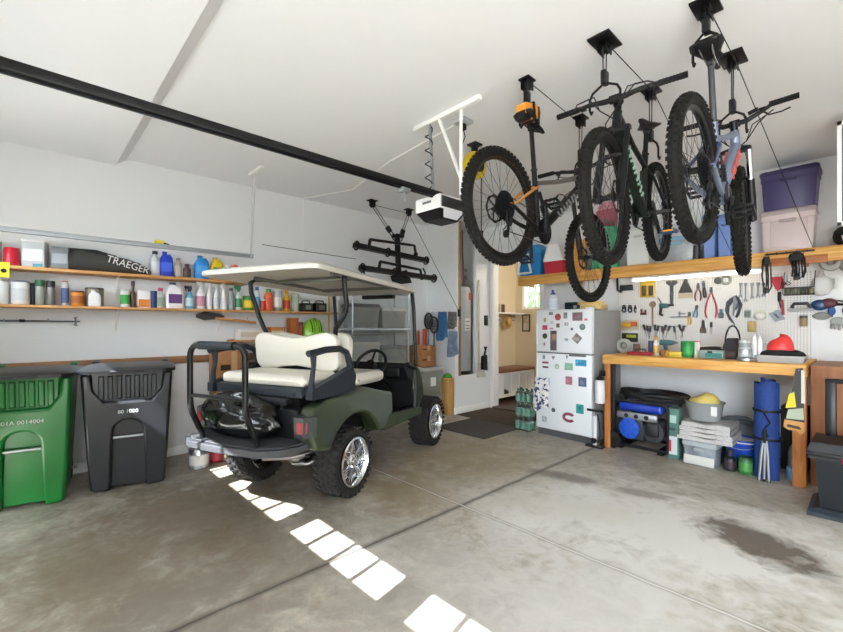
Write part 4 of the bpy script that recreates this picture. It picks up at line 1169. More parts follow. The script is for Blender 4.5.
for i in (-2, -1, 0, 1, 2): k.tube([(.1 * math.cos(b) * 1.04, i * w * .1, h * math.sin(b) * (1 - .05 * abs(i)) * 1.01) for b in [.35 + j * .15 for j in range(8)]], .007, 6)
obj('vent', k, black, t)
obj('rim', MB().tube([(.112 * math.cos(2 * PI * i / 24), w * .505 * math.sin(2 * PI * i / 24), .008) for i in range(24)], .01, 6, closed=True), black, t)
p, w, h = slot(296, 303, 322, 1.235, X=XL + .12)
can('ball', 'dull red pot between the wooden block and the lime helmet', 'pot', (p, w, h), P('#a8584e', .5), P('#7a3c38'), lidh=.2)
p0 = at(329, 296, X=XL + .05); p1 = at(327, 372, X=XL + .05)
t = thing('broom', 'yellow handled broom standing at the wall behind the cart', 'broom', (0, 0, 0))
obj('handle', MB().cyl((p0.x, p0.y, p0.z), (p0.x + .02, p0.y, .3), .013), P('#d8b43c'), t)
obj('brush', MB().hull([(p0.x + .02 + a, p0.y + b, z) for a, b, z in ((-.03, -.08, .32), (.03, .08, .32), (-.03, .08, .32), (.03, -.08, .32), (-.04, -.15, .02), (.04, .15, .02), (-.04, .15, .02), (.04, -.15, .02))]), M('bristle_straw', '#c8a850', .8), t)
# cardboard boxes stacked by the wall
card = M('cardboard', '#a97448', .75, noise=(6, .12)); card2 = M('cardboard_dark', '#8a5a34', .75, noise=(6, .12)); tape = M('parcel_tape', '#c9a377', .4)
def cbox(label, cx, cy, z, sx, sy, sz, mat=card, rz=0, group=None):
    t = thing('cardboard_box', label, 'box', (cx, cy, z), rz, group)
    obj('body', MB().bx(-sx / 2, sx / 2, -sy / 2, sy / 2, 0, sz, .004), mat, t)
    obj('tape', MB().bx(-.03, .03, -sy / 2 - .001, sy / 2 + .001, sz - .05, sz + .0015).bx(-.03, .03, -sy / 2 - .0015, -sy / 2, sz * .6, sz), tape, t)
    obj('tape', MB().bx(sx / 2, sx / 2 + .0015, -.03, .03, sz * .55, sz), tape, t)
    obj('hand_hole', MB().bx(sx / 2, sx / 2 + .001, -sy * .3 - .05, -sy * .3 + .05, sz * .6, sz * .72), M('hole_dark', '#2c1c10', .8), t)
    return t
cbox('tall cardboard box on the floor behind the grab bar', -4.93, 1.66, 0, .42, .34, .62, card2)
cbox('cardboard box on top of the tall box behind the grab bar', -4.93, 1.66, .62, .36, .30, .50, card)
cbox('cardboard box on the floor behind the cart seat', -4.93, 2.12, 0, .42, .46, .60, card)
cbox('brown cardboard box stacked behind the cart seat', -4.93, 2.12, .60, .40, .42, .36, card2)
t = thing('basket', 'round brown wicker basket on the boxes behind the cart seat', 'basket', (-4.93, 2.12, .96))
obj('body', MB().lathe([(.13, 0), (.16, .02), (.19, .17), (.195, .18), (.18, .18), (.15, .03)]), M('wicker', '#8f5526', .7, bump=(45, .9)), t)
obj('handle', MB().tube([(0, .19 * math.cos(a), .17 + .12 * math.sin(a)) for a in [PI * i / 12 for i in range(13)]], .009, 6), M('wicker', '#8f5526'), t)
# paint cans on the floor beyond the bins
def floor_can(label, u, v, r, h, body, band, lidm=metal_grey):
    p = at(u, v, Z=0)
    return can('paint_can', label, 'can', (p, r * 2, h), body, lidm, band)
floor_can('steel paint can with a white label on the floor beside the black bin', 199, 467, .09, .20, silver, P('#d8d2cc'))
floor_can('red paint can on the floor behind the steel one', 217, 461, .065, .15, P('#a82234'), P('#c04050'))
floor_can('pale yellow paint can on the floor by the cart wheel', 229, 459, .06, .13, P('#c8cc90'), P('#dfe0b0'))

# wire rack of grey totes in the corner beyond the cart
rk = thing('wire_rack', 'chrome wire shelving rack in the corner beyond the cart', 'rack', (-4.965, 3.72, 0))
wm = M('rack_chrome', '#b5b8ba', .3, .8)
for x in (-.165, .165):
    for y in (-.50, .50): obj('post', MB().cyl((x, y, 0), (x, y, 1.95), .0125), wm, rk)
for z in (.12, .72, 1.3, 1.88):
    k = MB()
    for x in (-.165, .165): k.cyl((x, -.50, z), (x, .50, z), .008).cyl((x, -.50, z - .03), (x, .50, z - .03), .006)
    for y in (-.50, .50): k.cyl((-.165, y, z), (.165, y, z), .008)
    for i in range(24): k.cyl((-.165, -.48 + i * .0417, z), (.165, -.48 + i * .0417, z), .003, n=5)
    for x in (-.08, 0, .08): k.cyl((x, -.50, z - .004), (x, .50, z - .004), .004, n=5)
    obj('shelf', k, wm, rk)
def tote(label, loc, sx, sy, sz, body, lidm, rz=0, name='storage_tote', group=None, lidz=.04, lab=None):
    t = thing(name, label, 'storage box', loc, rz, group)
    h = sz - lidz; k = MB()
    def q(z, f): return [Vector((x * sx / 2 * f, y * sy / 2 * f, z)) for x, y in ((-.92, -1), (.92, -1), (1, -.92), (1, .92), (.92, 1), (-.92, 1), (-1, .92), (-1, -.92))]
    k.skin([q(0, .86), q(.01, .88), q(h * .82, .95), q(h * .83, .985), q(h, .99)])
    obj('body', k, body, t)
    k = MB(); k.skin([q(h - .012, 1.02), q(h + lidz * .5, 1.03), q(h + lidz * .8, .99), q(h + lidz, .93), q(h + lidz * .7, .9)])
    obj('lid', k, lidm, t)
    for s in (-1, 1): obj('handle', MB().box(0, s * sy / 2 * 1.0, h * .8, sx * .3, .03, .03, .008), lidm, t)
    if lab: obj('label', MB().bx(sx / 2 * .93, sx / 2 * .965, -sy * .12, sy * .12, h * .35, h * .7), lab, t)
    return t
gt = M('grey_tote', '#a9aca8', .4, noise=(5, .05)); gl_ = M('grey_tote_lid', '#8f9290', .4)
smoke = M('smoky_tote', '#9a9d9e', .3, noise=(4, .1)); wh_t = M('white_tote', '#d9dad8', .35)
tote('dark grey tote at door side of the wire rack top row', (-4.965, 3.47, 1.305), .3, .46, .40, smoke, M('dark_lid', '#54585c', .4), group='totes on the wire rack')
tote('pale tote at closet side of the wire rack top row', (-4.965, 3.97, 1.305), .3, .46, .36, gt, wh_t, group='totes on the wire rack')
tote('white tote at door side of the wire rack middle row', (-4.965, 3.47, .725), .3, .46, .44, wh_t, wh_t, group='totes on the wire rack')
tote('grey tote at closet side of the wire rack middle row', (-4.965, 3.97, .725), .3, .46, .38, gt, gl_, group='totes on the wire rack')
tote('grey tote at door side of the wire rack bottom row', (-4.965, 3.47, .125), .3, .46, .44, smoke, gl_, group='totes on the wire rack')
# totes, boxes and tools by the closet
cx, cy = -4.60, 4.55
tote('lower grey tote on the floor by the closet', (-4.86, 4.58, 0), .46, .42, .34, gt, gl_, PI / 2 * 0)
tote('open grey tote stacked by the closet under two small boxes', (-4.86, 4.58, .34), .48, .44, .42, M('tote_olive_grey', '#8e918a', .4, noise=(5, .05)), M('tote_rim', '#b5b8b2', .4), lab=P('#e6e6e2'))
cbox('small cardboard box on the stacked tote', -4.90, 4.58, .76, .34, .30, .17, card)
cbox('small cardboard box topmost by the closet', -4.90, 4.58, .93, .34, .30, .16, card)
p = at(424, 330, Y=YC - .06)
k = MB()
pc = thing('plywood_crate', 'plain plywood cabinet standing at the closet corner', 'cabinet', (-4.60, 4.87, 0))
obj('body', MB().bx(-.09, .07, -.06, .075, 0, .56, .004), wood('cabinet_ply', '#a9793f', '#c89a5c', 2, 1.5), pc)
obj('top', MB().bx(-.095, .075, -.065, .075, .56, .575, .003), pine_y, pc)
k = MB().grid(lambda a, b: (.08 * math.cos(2 * PI * a) * math.cos(PI / 2 * b) * (1 + .2 * math.sin(14 * a)), .05 * math.sin(2 * PI * a) * math.cos(PI / 2 * b), .07 * math.sin(PI / 2 * b) + .01 * math.sin(30 * a) * b), 28, 6)
solo('garden_glove', k, M('green_glove', '#4c9a2e', .7), 'crumpled green glove on the plywood cabinet', 'glove', (-4.61, 4.875, .575))
# red tubes, rackets and clothes on the closet front
for i, (u, r_, v, c, lb) in enumerate(((415.5, .022, 331, '#b8452a', 'slim rolled orange mat behind the small boxes'), (421, .035, 329, '#d2502e', 'thick rolled orange mat behind the small boxes'))):
    p = Vector((-5.10 + i * .06, 4.70 + i * .08, at(u, v, X=-5.08).z))
    t = thing('rolled_mat', lb, 'mat', (p.x, p.y, 0)); obj('roll', MB().cyl((0, 0, 0.0), (0, 0, p.z), r_), P(c, .6), t)
    obj('end_spiral', MB().torus((0, 0, p.z), r_ * .55, r_ * .16, 'z', 20, 6), P('#7a2c1a', .6), t)
rail = at(430, 312, Y=YC); rail2 = at(455, 312, Y=YC)
hk = thing('hook_rail', 'white hook rail on the closet wall for rackets and cloths', 'rail', (0, 0, 0))
obj('rail', MB().bx(rail.x - .1, rail2.x - .03, YC - .015, YC, rail.z - .02, rail.z + .02, .003), trim_white, hk)
for i in range(5):
    xx = rail.x + i * (rail2.x - rail.x) / 4.6; obj('hook', MB().tube([(xx, YC - .015, rail.z), (xx, YC - .05, rail.z - .01), (xx, YC - .055, rail.z + .015)], .004, 6), metal_grey, hk)
for u, v, lb, c in ((428.5, 321, 'black racket hanging handle down on the closet wall', '#1a1a1c'), (434, 325, 'dark brown racket hanging handle down beside the black one', '#2b2320')):
    p = at(u, v, Y=YC - .05 - (u - 428) * .008)
    t = thing('racket', lb, 'racket', p)
    obj('frame', MB().tube([(.09 * math.cos(2 * PI * i / 24), 0, .125 * math.sin(2 * PI * i / 24)) for i in range(24)], .016, 6, closed=True), P(c, .4), t)
    k = MB()
    for i in range(-3, 4):
        k.cyl((i * .02, 0, -.095 * math.sqrt(1 - (i * .02 / .075) ** 2)), (i * .02, 0, .095 * math.sqrt(1 - (i * .02 / .075) ** 2)), .004, n=5)
        k.cyl((-.07 * math.sqrt(1 - (i * .026 / .1) ** 2), 0, i * .026), (.07 * math.sqrt(1 - (i * .026 / .1) ** 2), 0, i * .026), .004, n=5)
    obj('strings', k, P('#2c2c2e', .6), t)
    obj('handle', MB().tube([(0, 0, -.10), (0, 0, -.40)], [.012, .016], 8), P('#7b7f84', .4), t)
def cloth(name, label, cat, u0, u1, v0, v1, Y, mat, thick=.05, folds=5, seed=0, taper=.15):
    a, b = at(u0, v0, Y=Y), at(u1, v1, Y=Y); W, H = b.x - a.x, a.z - b.z
    k = MB()
    def f(s):
        def g(x, z):
            e = 1 - taper * (1 - z)
            env = math.sin(PI * min(1, max(0, x))) ** .5
            y = s * thick / 2 * env * (.5 + .5 * z) + .012 * math.sin(folds * 2 * PI * x + seed) * z
            return ((x - .5) * W * e + .01 * math.sin(4 * z + seed), y, -H * z * (1 - .08 * math.cos(folds * PI * x + seed)))
        return g
    k.grid(f(1), 20, 14).grid(f(-1), 20, 14)
    return solo(name, k, mat, label, cat, ((a.x + b.x) / 2, Y, a.z), sharp=80)
denim = M('denim_blue', '#3c6ea0', .8, noise=(30, .2)); den2 = M('denim_faded', '#7d93ad', .8, noise=(14, .35))
cloth('work_cloth', 'blue cloth hanging from the closet hook rail', 'cloth', 436, 448, 312, 339, YC - .06, denim, .07, 2, 1, .3)
cloth('work_glove', 'faded denim cloth hanging lowest on the closet wall', 'cloth', 446.5, 459.5, 331, 356, YC - .06, den2, .06, 1.5, 2, .35)
cloth('cap', 'grey dark cap hanging over the faded denim cloth', 'cap', 447, 457, 312, 328, YC - .075, M('grey_cap', '#77716d', .8, noise=(20, .5)), .07, 2, .5)

# ================================================================ water heater niche and things by the door
wh = thing('water_heater', 'grey cylinder water heater standing in the wall niche', 'water heater', (-4.755, 5.275, NZ))
obj('tank', MB().lathe([(.20, 0), (.215, .02), (.215, 1.38), (.20, 1.43), (.10, 1.47)], n=36), M('heater_grey', '#a9acae', .45, .1), wh)
obj('base_ring', MB().lathe([(.22, 0), (.22, .05), (.216, .06)], n=36), black, wh)
for y in (-.09, .09): obj('pipe', MB().tube([(.05, y, 1.42), (.05, y, 1.7), (.02, y, 2.0), (.02, y, 2.4)], .014, 8), M('copper_pipe', '#9a6b48', .35, .8), wh)
obj('flue', MB().tube([(0, 0, 1.45), (0, 0, 1.8), (-.05, .02, 2.1), (-.05, .02, 2.45)], .05, 14), metal_grey, wh)
for z, r in ((1.60, .03), (1.72, .025)): obj('valve', MB().torus((.10, .09, z), r, .007, 'x', 18, 6).cyl((.05, .09, z), (.105, .09, z), .007), M('valve_grey', '#4a4c4f', .4, .5), wh)
obj('energy_sticker', MB().bx(.205, .212, .03, .10, 1.22, 1.34), P('#c23a26', .5), wh, 'red warning sticker')
obj('rating_label', MB().bx(.212, .218, -.06, .06, .72, .92), P('#d8d8d4', .5), wh, 'white printed label')
for z in (.75, .80, .86): obj('print_line', MB().bx(.2175, .2185, -.045, .045, z, z + .012), black, wh.children[-1])
t = thing('drain_pipe', 'cream insulated pipe on the closet wall beside the niche', 'pipe', (XC + .02, 5.52, .66)); obj('pipe', MB().cyl((0, 0, 0), (0, 0, 1.5), .018), P('#cfc6b0', .5), t)
for z in (.1, .75, 1.4): obj('clamp', MB().torus((0, 0, z), .019, .004, 'z', 16, 6).bx(-.02, 0, -.008, .008, z - .008, z + .008), metal_grey, t)
p = at(485.5, 320.5, X=XC); t = thing('keypad', 'small dark keypad on the white wall by the house door', 'keypad', p)
obj('case', MB().bx(0, .022, -.045, .045, -.085, .085, .006), black, t); obj('screen', MB().bx(.022, .024, -.03, .03, .02, .06), P('#3f5664', .2), t)
t = thing('hand_brush', 'black bench brush hanging on the wall below the keypad', 'brush', at(482, 362, X=XC) + Vector((.05, 0, 0)))
obj('head', MB().hull([(x, y, z) for x in (-.03, .03) for y, z in ((-.06, -.12), (.05, -.14), (-.05, .10), (.04, .12))]), M('black_bristle', '#1b1a19', .8, bump=(60, 1)), t)
obj('handle', MB().tube([(0, .0, .1), (0, .03, .2), (0, .03, .26)], [.02, .014, .03], 8), black, t)
t = thing('dust_pan', 'pale dust pan hanging behind the black brush', 'dust pan', at(481, 374, X=XC))
obj('tray', MB().hull([(x, y, z) for x, y, z in ((0, -.12, -.04), (0, .10, -.04), (0, -.1, .08), (0, .08, .08), (.03, -.12, -.05), (.03, .10, -.05))]), P('#c4c2b8'), t)
obj('handle', MB().bx(0, .012, -.02, .02, .08, .2, .004), P('#c4c2b8'), t)
# ---------------------------------------------------------------- ceiling things over the cart
GR = M('opener_rail_black', '#08080a', .4, .1, spec=.35)
op = thing('garage_door_opener', 'white and black garage door opener hanging from the ceiling', 'door opener', (-2.40, 2.445, 2.32))
op.scale = (.8, .8, .85)
k = MB().hull([(x, y, z) for x, y, z in [(sx * .17, sy, .10) for sx in (-1, 1) for sy in (-.17, .20)] + [(sx * .17, sy, -.02) for sx in (-1, 1) for sy in (-.17, .20)] + [(sx * .15, sy, .115) for sx in (-1, 1) for sy in (-.15, .18)]])
obj('housing', k, white_p, op)
k = MB().hull([(x, y, z) for x, y, z in [(sx * .168, sy, -.02) for sx in (-1, 1) for sy in (-.168, .198)] + [(sx * .11, sy, -.10) for sx in (-1, 1) for sy in (-.10, .14)]])
obj('lower_cover', k, black, op)
obj('side_panel', MB().bx(.165, .176, -.15, .19, -.005, .095, .004), M('opener_dark', '#1f2022', .35), op)
obj('lamp_lens', MB().hull([(x, y, z) for x, y, z in ((.172, -.12, -.015), (.172, .17, -.015), (.125, -.07, -.085), (.125, .12, -.085), (.15, -.12, -.015), (.15, .17, -.015))]), M('lens_frosted', '#d8d9de', .4), op)
obj('badge', MB().bx(-.07, .05, -.174, -.169, .045, .068, .002), M('badge_grey', '#6c6e72', .4), op)
rl = thing('opener_rail', 'long black steel rail running from the garage door to the opener', 'rail', (0, 0, 0))
RX = -2.345
obj('beam', MB().bx(RX - .025, RX + .025, -.56, 2.40, 2.402, 2.45, .004), GR, rl)
obj('chain', MB().bx(RX - .008, RX + .008, -.5, 2.36, 2.393, 2.4025), steel_d, rl)
obj('trolley', MB().bx(RX - .03, RX + .03, 1.98, 2.06, 2.372, 2.402, .004).cyl((RX, 2.02, 2.372), (RX, 2.02, 2.30), .006), metal_grey, rl)
hb = thing('ceiling_bracket', 'white steel bracket holding the door opener to the ceiling', 'bracket', (0, 0, 0))
obj('angle', MB().bx(-2.67, -1.96, 2.40, 2.44, ZC - .035, ZC, .003), trim_white, hb)
obj('angle_leg', MB().tube([(-2.49, 2.42, ZC - .03), (-2.47, 2.45, 2.415)], .013, 4), metal_grey, hb)
obj('angle_leg', MB().tube([(-2.38, 2.42, ZC - .03), (-2.19, 2.55, 2.415)], .015, 4), trim_white, hb)
solo('perforated_strap', MB().bx(-2.165, -2.135, 2.42, 2.424, 2.40, ZC), trim_white, 'white perforated strap hanging beside the door opener', 'strap')
k = MB(); pts = []
for i in range(60):
    f = i / 59; a = f * 5 * 2 * PI; pts.append((-2.50 + .03 * math.cos(a), 2.42 + .03 * math.sin(a), ZC - .06 - f * .56))
solo('coiled_cable', MB().tube(pts, .005, 5), rope_m, 'black cable coiled round the opener bracket leg', 'cable')
out = thing('ceiling_outlet', 'grey ceiling outlet with black plug above the door opener', 'outlet', (-2.30, 2.62, ZC)); obj('plate', MB().bx(-.06, .06, -.06, .06, -.03, 0, .005), P('#b8babc'), out); obj('plug', MB().bx(-.02, .02, -.02, .02, -.08, -.03, .005).tube([(0, 0, -.08), (.02, 0, -.14), (-.02, 0, -.2)], .004, 6), black, out)
# yellow cord reel
cr = thing('cord_reel', 'yellow and black retractable cord reel hanging from the ceiling', 'cord reel', (-2.53, 3.04, ZC))
obj('mount', MB().bx(-.05, .05, -.05, .05, -.015, 0).bx(-.02, .02, -.03, .03, -.10, -.015, .005), black, cr)
obj('drum', MB().lathe([(.06, -.05), (.12, -.04), (.13, 0), (.12, .04), (.06, .05)], (0, 0, -.20), 'x', 26), P('#d8b81c', .35), cr)
obj('cover', MB().lathe([(.07, -.058), (.07, -.05)], (0, 0, -.20), 'x', 20).lathe([(.07, .05), (.07, .058)], (0, 0, -.20), 'x', 20), black, cr)
obj('cord', MB().cyl((.03, .06, -.27), (.03, .06, -.80), .005), black, cr)
obj('cord_end', MB().cyl((.03, .06, -.80), (.03, .06, -.90), .018), black, cr)
# door track along the wall
tr = thing('door_track', 'galvanized garage door track hung along the wall above the bins', 'track', (0, 0, 0))
obj('channel', MB().bx(-4.66, -4.64, -.5, 1.82, 2.135, 2.173).bx(-4.66, -4.61, -.5, 1.82, 2.165, 2.173).bx(-4.66, -4.62, -.5, 1.82, 2.135, 2.142), metal_grey, tr)
obj('hanger', MB().hull([(x, y, z) for x, y, z in ((-4.65, 1.79, 2.14), (-4.62, 1.79, 2.14), (-4.65, 1.80, 2.14), (-4.62, 1.80, 2.14), (-4.66, 1.82, ZC - .02), (-4.60, 1.82, ZC - .02), (-4.66, 1.84, ZC - .02), (-4.60, 1.84, ZC - .02))]), M('track_paint', '#cfd0d0', .45, .3), tr)
obj('ceiling_plate', MB().bx(-4.72, -4.40, 1.80, 1.84, ZC - .025, ZC), trim_white, tr)
p = at(160, 246, X=-4.62); t = thing('track_clip', 'small yellow clamp sitting on the door track', 'clamp', (-4.63, p.y, 2.173)); obj('body', MB().bx(-.02, .02, -.04, .03, 0, .035, .006), P('#d8c41e'), t); obj('jaw', MB().hull([(x, y, z) for x in (-.01, .01) for y, z in ((.03, .0), (.03, .02), (.08, .0), (.08, .008))]), black, t)
# white power cable up the wall and across the ceiling
p0, p1 = at(304, 258, X=XL + .006), at(303, 200, X=XL + .006)
solo('power_cable', MB().tube([p0, Vector((p1.x, p1.y, ZC - .02)), Vector((XL + .02, p1.y, ZC - .006)), (-4.4, 2.95, ZC - .006), (-3.4, 2.72, ZC - .006), (-2.4, 2.62, ZC - .006)], .007, 6), trim_white, 'white cable running up the wall and across the ceiling to the opener', 'cable')
# hitch rack hung by two pulleys
for y, lb in ((3.40, 'hoist over the cart end of the hanging hitch rack'), (4.05, 'hoist over the closet end of the hanging hitch rack')):
    h = thing('rack_hoist', lb, 'hoist', (-4.60, y, ZC), PI / 2)
    k = MB().bx(-.06, .06, -.05, .05, -.014, 0, .003)
    for s in (-1, 1): k.bx(-.035, .035, s * .022 - .003, s * .022 + .003, -.075, -.012)
    k.cyl((0, -.03, -.05), (0, .03, -.05), .008); obj('bracket', k, black_m, h)
    obj('pulley', MB().lathe([(.04, -.016), (.03, -.004), (.03, .004), (.04, .016)], (0, 0, -.06), 'y', 18), black, h)
    tgt = Vector(((3.83 if y < 3.8 else 3.87) - y, 0, -.50)); a = Vector((0, 0, -.06)); ux = (tgt - a).normalized(); pe = ux.cross(Vector((0, 1, 0)))
    obj('rope', MB().tube([a + pe * .02, a.lerp(tgt, .6) + pe * .016, a.lerp(tgt, .64), a.lerp(tgt, .6) - pe * .016, a - pe * .02], .006, 6), M('grey_rope', '#6d6f72', .6), h)
    obj('lower_pulley', MB().hull([a.lerp(tgt, f) + pe * q + Vector((0, e, 0)) for f in (.58, .72) for q in (-.03, .03) for e in (-.018, .018)]), black, h)
    obj('hook', MB().tube([a.lerp(tgt, .72) + pe * .02, a.lerp(tgt, .9) + pe * .03, tgt, a.lerp(tgt, .9) - pe * .03, a.lerp(tgt, .72) - pe * .02], .008, 6), black_r, h)
hr = thing('hitch_bike_rack', 'black tray style hitch bike rack hanging over the cart', 'bike rack', (-4.60, 3.75, 2.30))
def rp(u, v): return at(u, v, X=-4.60) - Vector((-4.60, 3.75, 2.30))
k = MB(); k.tube([rp(397, 234), rp(399, 282)], .04, 4); k.tube([rp(393, 236), rp(403, 236)], .03, 8)
obj('spine', k, black_m, hr)
for (a, b, dz, x) in (((354, 245), (428, 261), 0, .0), ((357, 268), (433, 279), 0, .06)):
    k = MB(); A, B = rp(*a) + Vector((x, 0, 0)), rp(*b) + Vector((x, 0, 0))
    k.tube([A, A.lerp(B, .5), B], .048, 4, flat=.8)
    tr_ = obj('wheel_tray', k, black, hr)
    for f in (.03, .42, .97):
        c = A.lerp(B, f); obj('tray_strap', MB().torus(c, .056, .011, (B - A), 16, 6), black_r, tr_)
for a, b in (((368, 240), (412, 246)), ((378, 262), (418, 270))):
    A, B = rp(*a) + Vector((.05, 0, 0)), rp(*b) + Vector((.05, 0, 0))
    k = MB(); k.tube([A, A.lerp(B, .9), B, B - Vector((0, -.03, .12))], .02, 8); k.tube([A, A - Vector((0, .03, .14))], .022, 8)
    arm = obj('clamp_arm', k, black_m, hr)
    obj('knob', MB().ell(B - Vector((0, -.03, .12)), .03, .035, .03), black_r, arm)
obj('hitch_plate', MB().hull([rp(391, 276) + Vector((e, 0, 0)) for e in (-.02, .02)] + [rp(406, 270) + Vector((e, 0, 0)) for e in (-.02, .02)] + [rp(411, 283) + Vector((e, 0, 0)) for e in (-.02, .02)] + [rp(394, 285) + Vector((e, 0, 0)) for e in (-.02, .02)]), black, hr)
k = MB()
for u in (362, 423): A = rp(u, 268); k.tube([A, A + Vector((.02, .03, -.08)), A + Vector((.02, -.03, -.12)), A + Vector((.02, .02, -.15))], .012, 6)
obj('tie_strap', k, black_r, hr)
rope('cord from the rack hoists down to the closet corner cleat', [(-4.60, 3.40, ZC - .06), (-4.60, 4.05, ZC - .06), (XC + .03, 5.02, 1.62)], .004)
solo('rope_cleat', MB().box(XC + .02, 5.03, 1.60, .04, .05, .12, .01).tube([(XC + .035, 5.03, 1.67), (XC + .05, 5.03, 1.7)], .008, 6).tube([(XC + .035, 5.03, 1.53), (XC + .05, 5.03, 1.5)], .008, 6), black, 'black rope cleat on the closet corner', 'cleat')
rope('wire stretched from the wall above the cart to the hitch rack', [at(262, 244.5, X=XL + .01), at(356, 259, X=-4.62)], .004)
# ================================================================ workbench with pegboard
BF, BZ = 4.85, 1.065
bench = thing('workbench', 'long wooden workbench with heavy timber legs under the pegboard', 'workbench', (0, 0, 0))
BXL, BXR = -2.14, -.40
obj('worktop', MB().bx(BXL, BXR, BF + .04, YB - .005, BZ - .022, BZ, .003), pine, bench)
obj('front_rail', MB().bx(BXL, BXR, BF, BF + .04, BZ - .10, BZ - .001, .004), pine, bench)
obj('side_rail', MB().bx(BXL, BXL + .04, BF + .04, YB - .01, BZ - .11, BZ - .022), pine_y, bench)
obj('side_rail', MB().bx(BXR - .04, BXR, BF + .04, YB - .01, BZ - .11, BZ - .022), pine_y, bench)
for x, w_ in ((BXL + .003, .065), (BXR - .093, .09)):
    obj('leg', MB().bx(x, x + w_, BF + .042, BF + .132, 0, BZ - .022, .004), pine_z, bench)
obj('ledger', MB().bx(BXL + .04, BXR - .04, YB - .045, YB - .005, BZ - .11, BZ - .022), pine, bench)
obj('steel_post', MB().bx(BXL + .072, BXL + .11, BF + .06, BF + .10, 0, BZ - .022, .003), black_m, bench)

def peg_material():
    m = bpy.data.materials.new('pegboard_white'); m.use_nodes = True
    nt = m.node_tree; b = nt.nodes['Principled BSDF']; L = nt.links.new
    tc = nt.nodes.new('ShaderNodeTexCoord'); sp = nt.nodes.new('ShaderNodeSeparateXYZ'); L(tc.outputs['Object'], sp.inputs[0])
    def mm(op, a, c=None):
        n = nt.nodes.new('ShaderNodeMath'); n.operation = op
        for i, s in ((0, a), (1, c)):
            if s is None: continue
            if isinstance(s, (int, float)): n.inputs[i].default_value = s
            else: L(s, n.inputs[i])
        return n.outputs[0]
    def cell(o): return mm('SUBTRACT', mm('FRACT', mm('DIVIDE', o, .0254)), .5)
    a, c = cell(sp.outputs[0]), cell(sp.outputs[2])
    d = mm('SQRT', mm('ADD', mm('MULTIPLY', a, a), mm('MULTIPLY', c, c)))
    f = mm('LESS_THAN', d, .17)
    mx = nt.nodes.new('ShaderNodeMixRGB'); mx.inputs[1].default_value = (*lin('#dfdedb'), 1); mx.inputs[2].default_value = (*lin('#3a3836'), 1)
    L(f, mx.inputs[0]); L(mx.outputs[0], b.inputs['Base Color']); b.inputs['Roughness'].default_value = .5
    return m
PY = YB - .03
pgm = peg_material()
solo('pegboard', MB().bx(-2.37, -1.40, PY, PY + .006, BZ + .002, 1.965).bx(-2.36, -2.33, PY + .006, YB - .001, BZ + .01, 1.95).bx(-1.44, -1.41, PY + .006, YB - .001, BZ + .01, 1.95), pgm, 'white pegboard panel on the fridge side of the workbench wall', 'pegboard')
solo('pegboard', MB().bx(-1.395, -.435, PY, PY + .006, BZ + .002, 1.965).bx(-1.38, -1.35, PY + .006, YB - .001, BZ + .01, 1.95).bx(-.48, -.45, PY + .006, YB - .001, BZ + .01, 1.95), pgm, 'white pegboard panel carrying the wrenches and the long shears', 'pegboard')

# overhead shelf --------------------------------------------------------
OS0, OS1, OSY, OST = -3.69, 1.3, 5.45, 2.14
os_ = thing('overhead_shelf', 'long timber shelf over the door, fridge and workbench', 'shelf', (0, 0, 0))
obj('front_beam', MB().bx(OS0, OS1, OSY, OSY + .04, OST - .14, OST, .004), pine, os_)
obj('deck', MB().bx(OS0, OS1, OSY + .04, YB - .002, OST - .022, OST - .002), pine, os_)
obj('end_board', MB().bx(OS0, OS0 + .04, OSY + .04, YB - .002, OST - .14, OST - .022), pine_y, os_)
for x in (-2.9, -2.1, -1.3, -.5, .3): obj('joist', MB().bx(x, x + .04, OSY + .04, YB - .002, OST - .14, OST - .022), pine_y, os_)
obj('ledger', MB().bx(-.78, -.30, OSY - .022, OSY, OST - .15, OST - .075, .003), wood('reddish_lumber', '#8a4a22', '#b56f38', 0, 2.2), os_)
tl = thing('tube_light', 'lit white fluorescent tube fixture under the overhead shelf', 'light', (0, 0, 0))
obj('housing', MB().bx(-2.08, -.78, OSY + .05, OSY + .16, OST - .163, OST - .14, .006), trim_white, tl)
obj('tube', MB().cyl((-2.05, OSY + .105, OST - .178), (-.81, OSY + .105, OST - .178), .014), M('lamp_white', '#fff6e6', .4, emit=3.5), tl)
for x in (-2.07, -.79): obj('end_cap', MB().bx(x - .012, x + .012, OSY + .08, OSY + .13, OST - .195, OST - .16, .004), trim_white, tl)

# ---------------------------------------------------------------- fridge
fr = thing('refrigerator', 'white top freezer refrigerator covered in magnets', 'refrigerator', (-2.64, 4.85, 0), R_(-3))
FW, FH, FS = .765, 1.60, 1.055
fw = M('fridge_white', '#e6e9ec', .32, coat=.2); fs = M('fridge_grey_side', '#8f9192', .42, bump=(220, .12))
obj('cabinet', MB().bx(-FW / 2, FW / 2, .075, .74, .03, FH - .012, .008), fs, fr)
obj('freezer_door', MB().bx(-FW / 2, FW / 2, 0, .072, FS + .006, FH, .012), fw, fr)
obj('main_door', MB().bx(-FW / 2, FW / 2, 0, .072, .085, FS - .006, .012), fw, fr)
obj('kick_grille', MB().bx(-FW / 2 + .02, FW / 2 - .02, .03, .10, .0, .08), M('kick_grey', '#4b4d50', .5), fr)
obj('gasket', MB().bx(-FW / 2 + .01, FW / 2 - .01, .02, .076, FS - .008, FS + .008), M('gasket', '#55585c', .6), fr)
obj('door_grip', MB().bx(-FW / 2 + .012, -FW / 2 + .03, -.014, .004, FS + .10, FS + .36, .005), fw, fr)
obj('door_grip', MB().bx(-FW / 2 + .012, -FW / 2 + .03, -.014, .004, FS - .50, FS - .08, .005), fw, fr)
obj('hinge_cap', MB().bx(FW / 2 - .09, FW / 2 - .01, .02, .12, FH, FH + .018, .005), fw, fr)
